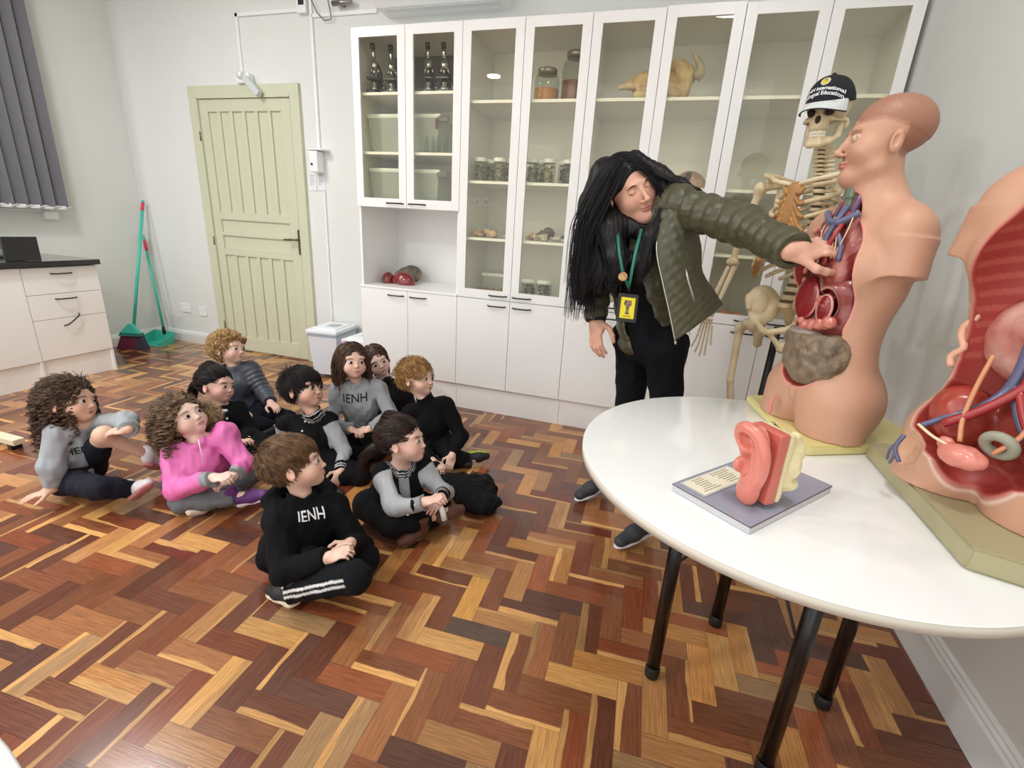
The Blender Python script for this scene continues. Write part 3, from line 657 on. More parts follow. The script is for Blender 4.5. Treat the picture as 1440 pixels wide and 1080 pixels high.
# horned skull on the top shelf
M_bone = mat('old_bone', (216, 192, 148), .6, rgb2=(186, 152, 104), vs=14, bump=.15, bs=60); M_horn = mat('grey_horn', (150, 134, 112), .5, rgb2=(196, 184, 160), vs=12)
def cow_skull():
    a = AY(868, 128, .12); z = SH1+.002; x0 = a.x; t = thing('horned_skull', 'long cow skull with one upright horn lying on the top shelf', 'skull', (x0+.3, .15, z))
    L = AY(975, 90, .15).x-x0; s = S(); g = lambda u, y, zz: (x0+u*L, .13+y, z+zz)
    s.cap(g(.03, 0, .075), g(.3, 0, .09), .012, .04, k=.02).cap(g(.3, 0, .09), g(.75, 0, .12), .045, .075, k=.03).ell(g(.8, 0, .12), (.1, .075, .075), k=.03)
    s.cap(g(.3, -.035, .03), g(.62, -.04, .03), .022, .03, k=.02).cap(g(.66, -.04, .05), g(.82, -.055, .03), .028, .026, k=.02).ell(g(.92, -.02, .05), (.035, .04, .045), k=.02)
    s.ell(g(.7, -.085, .12), (.032, .03, .028), k=.01, op='s').ell(g(.45, -.05, .06), (.05, .012, .01), k=.01, op='s').ell(g(.12, -.01, .055), (.06, .03, .01), k=.01, op='s')
    for u in (.77, .86): s.ell(g(u, -.08, .07), (.014, .02, .012), k=.006, op='s')
    s.box(g(.5, 0, -.05), (.6, .3, .05), rd=0, k=.0001, op='s')
    s.build('skull_bone', M_bone, t, .005, wob(.0025, 60, 3))
    MB().tube(spl_([AY(978, 108, .11), AY(985, 101, .10), AY(984, 90, .10), AY(978, 79, .10), AY(972, 69, .10)]), [.03, .03, .027, .022, .018, .015, .012, .008, .003], 12).build('horn', M_horn, t, world=True)
cow_skull()
# brown dome and bits on the second shelf of the third cabinet
c = AY(968, 262, .17); zs = SH2+.002
t = thing('turtle_shell', 'brown domed shell with a dark opening on the shelf behind the person in olive', 'shell', (c.x, .17, zs))
S().ell((c.x, .17, zs), (.098, .08, .1)).box((c.x, .17, zs-.2), (.3, .3, .2), rd=0, k=.001, op='s').ell((c.x-.01, .085, zs+.055), (.02, .03, .036), k=.008, op='s').build('shell', mat('brown_shell', (140, 108, 82), .4, rgb2=(190, 160, 126), vs=14), t, .004)
MB().ell((c.x-.01, .112, zs+.055), (.018, .006, .034)).build('opening_shade', mat('opening_shade_brown', (50, 36, 28), .8), t, world=True)  # dark plug: the shade inside the opening, put into colour
rock('rock_sample', 'small dark rock on the shelf left of the brown domed shell', (AY(928, 255, .14).x, .14, SH2), .04, R4, 71)
c = AY(1029, 440, .1)
rock('brain_model', 'pinkish red rounded model at the bottom of the cabinet beside the skeleton', (c.x, .12, ZM+.003), .055, mat('dusty_pink_plastic', (206, 132, 116), .4, var=.15, vs=20), 73, cat='organ model', flat=.6)
# liver models and grey rock in the niche
M_liv = mat('liver_red_gloss', (122, 38, 36), .18, coat=.5)
def liver(label, c, r, rz):
    s = S(); R = np.array(Matrix.Rotation(rz, 3, 'Z'))
    s.ell((c[0], c[1], c[2]+r[2]*.25), r, R, k=.01).box((c[0], c[1], c[2]-.1), (.3, .3, .1), rd=0, k=.001, op='s').ell((c[0]-r[0]*.55, c[1]-r[1], c[2]), (r[0]*.35, r[1]*.6, r[2]*.5), R, k=.02, op='s')
    return tag(s.build('liver_model', M_liv, None, .003), label, 'organ model', 'red liver models in the niche')
zn = ZM+.0145
c = AZ(543, 398, zn); liver('smaller glossy dark red liver model, left of the pair', (c.x-.004, c.y+.037, zn), (.048, .055, .062), .3)
c = AZ(566, 400, zn); liver('larger glossy dark red liver model, right of the pair', (c.x, c.y+.015, zn), (.092, .06, .072), -.15)
c = AZ(572, 394, zn); rock('rock_model', 'grey and brown rock-like model behind the red livers', (AY(574, 390, .33).x, .34, zn), .1, mat('grey_brown_tissue', (140, 126, 110), .55, rgb2=(92, 84, 70), vs=20, bump=.2), 75, cat='organ model', flat=.62)
# ------------------------------------------------------------------ writing seen in the glass of the second cabinet
def mark(txt, px, py, size, ff):
    vs, fs = text_mesh(txt, size); o = AY(px, py, -.0125)
    b = MB(); b.poly([(o.x-v.x, -.0125, o.z+v.y) for v in vs], fs); return b.build(ff, mat('grey_mark', (150, 148, 140), .8), bpy.data.objects['tall_cabinet.001'], world=True)
mark('HOD', 683, 285, .07, 'faint_lettering')
# ------------------------------------------------------------------ left counter
XC, YE, ZT = -1.98705, -.42012, .84643
M_gran = mat('black_granite', (18, 18, 20), .08, var=.5, vs=120, coat=.3)
ZW = .81
yl = lambda px, py: AX(px, py, XC).y
zl = lambda px, py: AX(px, py, XC).z
ym = (yl(29, 386)+yl(60, 505))/2
def hl(b_name, cy, z, parent, tilt=0., L=.13):
    pts = []
    for i in range(9):
        t = -1+i/4; pts.append((XC+.004+.024*(1-t**4)**.5 if abs(t) < 1 else XC-.002, cy+t*L/2*math.cos(tilt), z+t*L/2*math.sin(tilt)))
    return MB().tube(pts, .0045).build(b_name, M_dark, parent)
def base_unit(label, y0, y1, drawers):
    t = thing('base_cabinet', label, 'cabinet', (XC-.3, (y0+y1)/2, 0)); e = .001
    b = MB(); b.box2((XL+.02, y0+e, 0), (XC-.022, y0+.017, ZW)); b.box2((XL+.02, y1-.017, 0), (XC-.0205, y1-e, ZW)); b.box2((XC-.021, y1-.017, 0), (XC-.001, y1-e, .168)); b.box2((XL+.02, y0+.017, .17), (XC-.022, y1-.017, .186)); b.box2((XL+.02, y0+.017, .17), (XL+.03, y1-.017, ZW))
    b.build('carcass', M_white, t, world=True)
    MB().box2((XC-.03, y0+.001, .001), (XC-.016, y1-.0175, .168)).build('plinth', M_white, t, world=True)
    if drawers:
        zz = [ZW-.006, zl(140, 407.5), zl(146, 439.5), .172]
        for i in range(3):
            d = MB().box2((XC-.02, y0+.002, zz[i+1]+.0015), (XC, y1-.002, zz[i]-.0015), bev=.0015).build('drawer', M_white, None); d.parent = t; d.matrix_parent_inverse = WM[t.name].inverted()
            h = [(84, 384), (91, 419), (99, 449)][i]; q = AX(h[0]+2, h[1], XC); hl('handle', q.y, q.z, d, tilt=(0, 0, .62)[i])
    else:
        d = MB().box2((XC-.02, y0+.002, .172), (XC, y1-.002, ZW-.006), bev=.0015).build('door', M_white, None); d.parent = t; d.matrix_parent_inverse = WM[t.name].inverted()
        hl('handle', y0+.09, .72, d)
    return t
base_unit('white drawer unit under black worktop, three drawers with a crooked bottom handle', ym, YE, True)
base_unit('white base cabinet with one wide door, left of the drawer unit', ym-.55, ym, False)
base_unit('white base cabinet at the left edge of the photo, furthest from the broom', ym-1.1, ym-.55, False)
wt = thing('worktop', 'polished black granite worktop running over the white base cabinets', 'worktop', (XC-.3, -1.2, ZW))
MB().box2((XL+.002, -2.1, ZW+.0005), (XC+.03, YE+.012, ZT), bev=.003).build('granite_slab', M_gran, wt, world=True)
p = AX(58, 370, XL+.35)
q0 = AZ(59, 366, ZT)
b = MB(); b.box2((q0.x-.02, q0.y-.19, ZT+.001), (q0.x, q0.y, AX(50, 333, q0.x).z), bev=.002)
tag(b.build('stone_screen', M_gran), 'black polished upright stone panel standing on the worktop', 'panel')
q = AZ(10, 361, ZT)
t = thing('specimen_dish', 'grey dish holding a brown cream lumpy specimen at the left photo edge', 'dish', (q.x, q.y, ZT+.001))
MB().lathe([(0, 0), (.07, 0), (.085, .02), (.088, .06), (.082, .062), (.078, .02), (0, .012)], n=28).build('dish', mat('grey_ceramic', (150, 148, 140), .4), t)
s = S()
rg = np.random.default_rng(3)
for i in range(9): s.ell((q.x+rg.normal()*.03, q.y+rg.normal()*.03, ZT+.07+rg.random()*.03), (.035, .035, .025), k=.01)
s.build('specimen', mat('brown_cream_specimen', (150, 124, 88), .7, rgb2=(206, 190, 150), vs=30, bump=.3), t, .004, wob(.004, 60, 4))
# ------------------------------------------------------------------ vertical blind on the left wall
M_bl = mat('grey_blind_fabric', (112, 112, 118), .85, var=.3, vs=30, stretch=(1, 25, .6), bump=.1, bs=200)
XB = XL+.12
br = AX(95.5, 294, XB); b0 = AX(20, 292, XB)
t = thing('vertical_blind', 'dark grey fabric vertical blind hanging at the left window', 'blind', (XB, br.y-.5, br.z))
zt = 3.05; y = br.y; n = 0
while y > br.y-1.9:
    a = .5+.06*math.sin(n*1.7); dx, dy = math.sin(a)*.055, math.cos(a)*.055
    sl = []; N = 7
    for j in range(N):
        u = -1+2*j/(N-1); cv = .006*(1-u*u); sl.append((XB+dx*u+cv, y-.055+dy*u))
    b = MB(); vs = [(x_, y_, br.z+.012) for x_, y_ in sl]+[(x_, y_, zt) for x_, y_ in sl]; b.poly(vs, [(j, j+1, N+j+1, N+j) for j in range(N-1)], True)
    bt = [(x_+.0012, y_, z_) for x_, y_, z_ in vs]; b.poly(bt, [(j, N+j, N+j+1, j+1) for j in range(N-1)], True)
    b.build('slat', M_bl, t, world=True)
    y -= .085; n += 1
b = MB(); yy = br.y+.01
pts = []
while yy > br.y-1.9: pts += [(XB+.03, yy, br.z+.02), (XB+.03, yy-.042, br.z+.004)]; yy -= .085
b.tube(pts, .003, 6); b.tube([(XB-.03, q_[1], q_[2]) for q_ in pts], .003, 6)
b.build('bead_chain', M_plwhite, t, world=True)
b = MB()
yy = br.y-.055
while yy > br.y-1.9: b.box((XB, yy, br.z+.008), (.012, .075, .026), R=Matrix.Rotation(.0-.5, 3, 'Z')); yy -= .085
b.build('slat_weights', M_plwhite, t, world=True)
MB().box2((XB-.04, br.y-1.95, zt), (XB+.04, br.y+.03, zt+.05)).build('head_rail', M_plwhite, t, world=True)
b = MB(); b.box2((XL-.12, wy0, wz0-.03), (XL+.03, wy1+.03, wz0), bev=.004); b.build('window_sill', M_trim, wfo)
q = AX(70, 303, XL+.02)
t = thing('cable_outlet_box', 'small white surface box on the wall below the blind', 'outlet', (XL, q.y, q.z))
MB().box((.025, 0, 0), (.048, .09, .06), bev=.006).build('box', M_plwhite, t)
MB().box((.012, -.6, .035), (.022, 1.1, .018)).build('trunking', M_plwhite, t)
# ------------------------------------------------------------------ broom and dustpan in the corner
M_teal = mat('teal_plastic', (64, 190, 168), .3); M_mar = mat('maroon_bristles', (104, 30, 56), .8, var=.4, vs=60, stretch=(8, 8, .5)); M_pinkp = mat('pink_plastic', (222, 60, 92), .4); M_br2 = mat('dark_blue_bristles', (60, 60, 80), .8, var=.4, vs=60)
f = AZ(188, 491, .0); fx, fy = f.x, f.y
top = AX(201, 282, XL+.09)
top = AY(201, 282, YB-.05)
t = thing('broom', 'teal-handled broom with maroon bristles leaning in the corner', 'broom', (fx, fy, 0))
hd = Vector((fx+.0, fy+.03, .17)); MB().tube([hd, Vector(top)], .0125, 12).build('handle', M_teal, t, world=True)
MB().tube([Vector(top)-(Vector(top)-hd).normalized()*.09, Vector(top)-(Vector(top)-hd).normalized()*.02], .0135, 12).build('handle_grip', M_pinkp, t, world=True)
xa = Vector((.93, .36, 0)); ya = Vector((-.36, .93, 0))
def fan(z0, z1, w0, w1, d0, d1, name, m, par, off=0, sp=(0, 1)):
    b = MB(); c0 = Vector((fx, fy, z0)); c1 = Vector((fx, fy+.012, z1)); vs = []
    for c_, w_, d_ in ((c0, w0, d0), (c1, w1, d1)):
        for sx, sy in ((sp[0]*2-1, -1), (sp[1]*2-1, -1), (sp[1]*2-1, 1), (sp[0]*2-1, 1)): vs.append(c_+xa*sx*w_/2+ya*sy*d_/2)
    b.poly(vs, [(3, 2, 1, 0), (4, 5, 6, 7), (0, 1, 5, 4), (1, 2, 6, 5), (2, 3, 7, 6), (3, 0, 4, 7)])
    return b.build(name, m, par, world=True)
fan(.001, .13, .25, .17, .07, .04, 'bristles', M_mar, t, sp=(0, .72)); fan(.001, .13, .25, .17, .07, .04, 'dark_bristles', M_br2, t, sp=(.72, 1)); fan(.125, .15, .19, .175, .05, .045, 'brush_head', mat('dark_teal_plastic', (40, 110, 108), .4), t); fan(.15, .23, .165, .03, .042, .03, 'brush_socket', M_teal, t)
g = AZ(222, 482, 0); gt = Vector(AY(203, 338, YB-.06))
t = thing('dustpan', 'teal long-handled dustpan standing behind the broom', 'dustpan', (g.x, g.y, 0))
b = MB(); P = []
gx, gy = g.x, g.y
for sx in (-1, 1): P += [(gx+sx*.15-.0, gy-.11, .001), (gx+sx*.13, gy+.06, .001), (gx+sx*.13, gy+.09, .1), (gx+sx*.15, gy-.11, .03)]
b.poly(P, [(0, 1, 5, 4), (1, 2, 6, 5), (0, 3, 2, 1), (4, 5, 6, 7)]); o = b.build('pan', M_teal, t, world=True); md = o.modifiers.new('thick', 'SOLIDIFY'); md.thickness = .004
MB().tube([Vector((gx+.0, gy+.08, .09)), gt], .011, 10).build('handle', M_teal, t, world=True)
d = (gt-Vector((gx, gy+.08, .09))).normalized()
MB().tube([gt-d*.09, gt], .013, 10).build('handle_grip', M_pinkp, t, world=True)
MB().tube([Vector((gx, gy+.08, .07)), Vector((gx, gy+.08, .09))+d*.05], [.016, .014], 10).build('joint', M_black, t, world=True)
MB().tube([gt, gt+d*.05], [.011, .006], 8).build('hanging_loop', M_teal, t, world=True)
# ------------------------------------------------------------------ wall fittings
def plate(name, label, px, py, w_, h_, slots=0):
    p = AY(px, py, YB); t = thing(name, label, 'socket', (p.x, YB, p.z)); MB().box((0, -.005, 0), (w_, .009, h_), bev=.003).build('plate', M_plwhite, t)
    for i in range(slots): MB().box((-.02+.04*i, -.011, 0), (.03, .004, .02), bev=.002).build('module', M_plwhite, t)
plate('wall_socket', 'raised white wall socket plate left of the green door, nearer the broom', 262, 433, .12, .08, 2)
plate('blank_wall_plate', 'flat painted-over wall plate close to the green door frame', 286, 438, .09, .085)
def trunk(name, label, pts, w_=.022):
    b = MB()
    for a, c in zip(pts, pts[1:]):
        a = AY(*a, YB-.012); c = AY(*c, YB-.012)
        v = abs(c.z-a.z) > abs(c.x-a.x)
        if v: c.x = a.x
        else: c.z = a.z
        b.box(((a.x+c.x)/2, YB-.008, (a.z+c.z)/2), (w_ if v else abs(a.x-c.x)+w_, .0155, abs(a.z-c.z)+w_ if v else w_))
    return tag(b.build(name, M_plwhite), label, 'cable trunking')
trunk('cable_trunking', 'white cable trunking running down to the sensor above the door', [(332, 21), (343, 104)])
trunk('cable_trunking', 'white horizontal cable trunking over the door, joining the wall box', [(332, 21), (420, 15)])
trunk('cable_trunking', 'long white vertical cable trunking between the door and the cabinets', [(434, -30), (446, 211)])
trunk('cable_trunking', 'thin white trunking going down from the paper notices to the bins', [(456, 268), (470, 450)], .012)
trunk('cable_trunking', 'white horizontal trunking under the air conditioner left of the cabinets', [(440, 22), (528, 17)])
p = AY(428, 6, YB); t = thing('wall_junction_box', 'white wall box with dark window at the top edge of photo', 'box', (p.x, YB, p.z))
MB().box((0, -.02, 0), (.08, .038, .13), bev=.004).build('box', M_plwhite, t); MB().box((.002, -.041, .02), (.045, .004, .075)).build('dark_window', mat('dark_window', (40, 42, 56), .2), t)
cb = MB(); A = [(438, 0), (446, 18), (456, 29), (466, 27), (464, 14), (461, 0)]; cb.tube([AY(x_, y_, YB-.03) for x_, y_ in A], .0035, 6); tag(cb.build('loose_cable', mat('grey_cable', (90, 90, 96), .5)), 'thin dark loose cable looping beside the wall box', 'cable')
p = AY(478, 4, YB-.05); t = thing('metal_bracket', 'short metal bar fixed high on the wall above trunking', 'bracket', (p.x, YB, p.z)); MB().tube([(-.06, -.05, 0), (.09, -.05, .004)], .017, 10).build('bar', M_steel, t); MB().box((0, -.02, 0), (.02, .04, .02)).build('arm', M_steel, t)
p = AY(349, 114, YB-.03); t = thing('door_sensor', 'white tilted sensor unit mounted over the green door', 'sensor', (p.x, YB, p.z))
MB().box((-.03, -.03, .015), (.13, .055, .07), bev=.012).build('mount', M_plwhite, t)
MB().tube([(-.05, -.06, .035), (.0, -.07, .03)], [.028, .024], 12).build('knuckle', M_plwhite, t)
MB().box((.07, -.07, -.045), (.17, .045, .045), R=Euler((0, .75, 0)).to_matrix(), bev=.006).build('arm', mat('clear_grey_plastic', (206, 212, 212), .25), t)
p = AY(446, 228, YB-.04); t = thing('soap_dispenser', 'white hand gel dispenser on a bracket right of the door', 'dispenser', (p.x, YB, p.z))
MB().box((0, -.045, 0), (.075, .085, .15), bev=.008).build('dispenser_body', M_plwhite, t); MB().box((.02, -.045, .085), (.15, .09, .012), bev=.004).build('bracket', M_plwhite, t); MB().lathe([(0, 0), (.009, .0), (.009, .004), (0, .004)], (-.012, -.088, -.02), 12, (0, -1, 0)).build('nozzle', M_dark, t)
for px, lb in ((440, 'white paper notice under the gel dispenser, left one of two'), (452, 'white paper notice under the gel dispenser, right one of two')):
    p = AY(px, 255, YB); t = thing('paper_notice', lb, 'notice', (p.x, YB, p.z)); MB().box((0, -.003, 0), (.075, .004, .14)).build('sheet', mat('paper', (226, 228, 230), .7), t)
    b = MB()
    for i in range(6): b.box((0-.004*(i % 3), -.0056, .045-.014*i), (.05-.008*(i % 3), .0006, .0035))
    b.build('printed_lines', mat('grey_print', (150, 152, 156), .8), t)
# air conditioner above the cabinets
a, c = AY(524, 8, YB-.2), AY(706, -6, YB-.2)
t = thing('air_conditioner', 'white wall air conditioner cut by the top edge above the cabinets', 'air conditioner', ((a.x+c.x)/2, YB, a.z))
L_ = c.x-a.x; b = MB(); pr = [(0, .0), (-.16, 0), (-.2, .03), (-.21, .09), (-.205, .29), (0, .29)]
b.poly([(-L_/2, y_, z_) for y_, z_ in pr]+[(L_/2, y_, z_) for y_, z_ in pr], [tuple(range(6)), tuple(range(6, 12))[::-1]]+[(i, (i+1) % 6, 6+(i+1) % 6, 6+i) for i in range(6)])
b.build('casing', M_plwhite, t); MB().box((0, -.12, -.002), (L_*.9, .05, .006)).build('louvre', mat('pale_grey_plastic', (216, 220, 220), .4), t)
# ------------------------------------------------------------------ two lidded bins
M_bin = mat('translucent_white_bin', (222, 226, 232), .35); M_binl = mat('bin_lid', (236, 240, 243), .3); M_binb = mat('blue_grey_rim', (168, 188, 204), .4)
def bin_(label, cx, cy, rz, w_, d_, h_):
    t = thing('lidded_bin', label, 'bin', (cx, cy, 0), rz, 'white lidded bins beside the cabinets')
    b = MB(); P = lambda s, z: [(-w_/2*s, -d_/2*s, z), (w_/2*s, -d_/2*s, z), (w_/2*s, d_/2*s, z), (-w_/2*s, d_/2*s, z)]
    b.poly(P(.82, .03)+P(.97, h_-.05), [(3, 2, 1, 0), (4, 5, 6, 7), (0, 1, 5, 4), (1, 2, 6, 5), (2, 3, 7, 6), (3, 0, 4, 7)]); b.build('body', M_bin, t)
    MB().box((0, 0, h_-.045), (w_*1.0, d_*1.0, .02), bev=.004).build('rim', M_binb, t)
    l = MB().box((0, 0, h_-.02), (w_*1.06, d_*1.06, .035), bev=.012).box((0, 0, h_), (w_*.8, d_*.75, .012), bev=.005).build('lid', M_binl, t)
    MB().box((.02, .0, h_+.0085), (w_*.35, d_*.3, .004), bev=.001).build('lid_print', mat('grey_sticker', (176, 184, 190), .5), l)
    for sx in (-1, 1):
        for sy in (-1, 1): MB().tube([(sx*w_*.36-.008, sy*d_*.36, .022), (sx*w_*.36+.008, sy*d_*.36, .022)], .02, 12).build('wheel', M_black, t)
p = AZ(463, 458, .4); bin_('white lidded bin nearest the green door', p.x+.03, p.y+.0, .12, .25, .33, .4)
p = AZ(497, 465, .38); bin_('white lidded bin tucked against the cabinet side', -.135, .23, .05, .22, .33, .37)
# low pale wooden stool foot and another table corner at the photo edges
p = AZ(14, 618, .05); t = thing('floor_stool', 'pale wooden low stool base cut by the left photo edge', 'stool', (p.x-.22, p.y, 0))
b = MB(); b.box2((p.x-.5, p.y-.02, .03), (p.x+.06, p.y+.03, .062), bev=.005); b.build('runner', mat('pale_beige_wood', (214, 206, 178), .5), t, world=True)
MB().box2((p.x-.0, p.y-.018, .0), (p.x+.03, p.y+.028, .03)).build('foot', M_black, t, world=True); MB().box2((p.x-.48, p.y-.018, 0), (p.x-.45, p.y+.028, .03)).build('foot', M_black, t, world=True)
MB().box2((p.x-.5, p.y-.018, .06), (p.x-.46, p.y+.028, .4)).build('post', mat('pale_beige_wood', (214, 206, 178), .5), t, world=True)
MB().box2((p.x-.62, p.y-.16, .4), (p.x-.34, p.y+.17, .425), bev=.01).build('seat', mat('pale_beige_wood', (214, 206, 178), .5), t, world=True)
# ------------------------------------------------------------------ round table
TZ = .72; TC = (2.389, -1.717); TR = .507
M_top = mat('white_gloss_laminate', (240, 241, 238), .12, coat=.3); M_tedge = mat('beige_table_edging', (206, 198, 184), .45)
tb = thing('round_table', 'round white-topped table on black metal legs carrying the anatomy models', 'table', (TC[0], TC[1], 0))
MB().lathe([(0, TZ-.002), (TR-.001, TZ-.002), (TR-.0005, TZ-.0005), (TR-.003, TZ), (0, TZ)], (0, 0, 0), 128).build('tabletop', M_top, tb)
MB().lathe([(TR-.002, TZ-.0021), (TR, TZ-.0021), (TR, TZ-.021), (0, TZ-.021), (0, TZ-.0025), (TR-.002, TZ-.0025)], (0, 0, 0), 128).build('edge_band', M_tedge, tb)
LG = [(2.166, -1.773), (2.366, -1.490), (2.635, -1.700), (2.44, -1.955)]
for x, y in LG:
    l = MB().tube([(x-TC[0], y-TC[1], .02), (x-TC[0], y-TC[1], TZ-.022)], .0185, 20).build('leg', mat('gloss_black_tube', (10, 10, 11), .25), tb)
    MB().lathe([(0, .001), (.019, .001), (.021, .006), (.021, .035), (.0188, .04)], (x-TC[0], y-TC[1], 0), 20).build('rubber_foot', M_black, l)
def rodz(px, py, i): return AY(px, py, LG[i][1]).z
W2 = lambda i, z: (LG[i][0]-TC[0], LG[i][1]-TC[1], z)
MB().tube([W2(0, rodz(955, 797, 0)), W2(1, rodz(955, 797, 0)+.0)], .004, 8).build('brace', M_black, tb)
MB().tube([W2(1, .62), W2(3, rodz(1125, 920, 3))], .004, 8).build('brace', M_black, tb)
MB().tube([W2(2, .6), W2(0, .52)], .004, 8).build('brace', M_black, tb)
t = thing('round_table', 'white tabletop corner showing at the bottom left edge of the photo', 'table', (AZ(30, 1100, .72).x, AZ(30, 1100, .72).y, 0))
q = AZ(36, 1055, .72); cx, cy = q.x-.12, q.y-.50; t.location = (cx, cy, 0); WM[t.name] = Matrix.Translation((cx, cy, 0))
MB().lathe([(0, .7), (.505, .7), (.507, .718), (.504, .72), (0, .72)], n=96).build('tabletop', M_top, t)
for a in range(4): MB().tube([(.24*math.cos(a*1.57+.7), .24*math.sin(a*1.57+.7), .001), (.24*math.cos(a*1.57+.7), .24*math.sin(a*1.57+.7), .699)], .018, 12).build('leg', M_black, t)
# ------------------------------------------------------------------ torso models
M_flesh = mat('painted_model_flesh', (214, 160, 132), .48, var=.1, vs=14, attr='Col')
M_organ = mat('painted_organs', (160, 60, 50), .3, attr='Col', var=.35, vs=45, coat=.4)
M_blue = mat('vein_blue', (92, 92, 122), .3, coat=.3); M_redv = mat('artery_red', (158, 44, 44), .3, coat=.3); M_pale = mat('nerve_cream', (226, 206, 170), .4); M_pink = mat('organ_pink', (222, 136, 120), .35, var=.25, vs=40, coat=.3)
M_purp = mat('purple_vessel', (92, 58, 84), .35, coat=.3); M_dred = mat('dark_red_lining', (132, 20, 26), .3, var=.25, vs=30, coat=.4); M_liver2 = mat('red_muscle', (172, 66, 52), .35, var=.4, vs=30, stretch=(1, 1, .3), coat=.3)
M_om = mat('grey_brown_omentum', (138, 118, 94), .5, rgb2=(98, 84, 68), vs=45, bump=.35, bs=90)
FL = (198, 150, 123)
def body_ops(cav, fem=False):
    s = S()
    s.ell((0, -.012, .10), (.158, .108, .135), k=.03).ell((0, 0, .25), (.122, .09, .14), k=.06).ell((0, -.005, .43), (.15, .102, .16), k=.06)
    s.cap((-.105, -.01, .548), (.105, -.01, .548), .058, k=.06).cap((0, -.02, .57), (0, .01, .7), .064, .054, k=.05)
    s.cap((-.1, -.015, .58), (0, -.015, .62), .03, .04, k=.05).cap((.1, -.015, .58), (0, -.015, .62), .03, .04, k=.05)
    for x in (-1, 1):
        s.ell((x*.128, -.008, .53), (.05, .06, .062), k=.03); s.cone((x*.134, -.005, .53), (x*.146, .002, .44), .056, .053, k=.012)
        s.ell((x*.072, -.052, .09), (.078, .062, .095), k=.03); s.cap((x*.08, .01, .09), (x*.084, .012, -.05), .084, .084, k=.03)
        s.ell((x*.07, .062, .45), (.06, .038, .055), k=.04)
    s.ell((0, .12, -.01), (.012, .06, .09), k=.03, op='s').ell((0, -.14, .05), (.010, .05, .07), k=.03, op='s')
    for c, r in cav: s.ell(c, r, k=.006, op='s')
    s.box((0, 0, -.1), (.4, .4, .1), rd=0, k=.0005, op='s')
    return s
def insd(P, cav): return np.min([np.sqrt((((P-np.array(c))/np.array(r))**2).sum(1)) for c, r in cav], 0)
def loc(M): Mi = np.array(M.inverted()); return lambda p: p @ Mi[:3, :3].T+Mi[:3, 3]
def place(par, M, name, m, build, h=.0025, disp=None, col=None):
    s = S(); q = S(); build(q); s.frame(M, q)
    L = loc(M); return s.build(name, m, par, h, (lambda p: disp(L(p))) if disp else None, (lambda p: col(L(p))) if col else None)
def tubes(par, M, name, m, lst, n=8):
    b = MB()
    for pts, r in lst: b.tube([M @ Vector(p) for p in pts], r, n)
    return b.build(name, m, par, world=True)
def spl(pts, n=5):
    P = [Vector(p) for p in pts]; P = [P[0]*2-P[1]]+P+[P[-1]*2-P[-2]]; out = []
    for i in range(1, len(P)-2):
        for k in range(n):
            t = k/n; a, b, c, d = P[i-1], P[i], P[i+1], P[i+2]
            out.append(.5*((2*b)+(c-a)*t+(2*a-5*b+4*c-d)*t*t+(-a+3*b-3*c+d)*t**3))
    return out+[P[-2]]
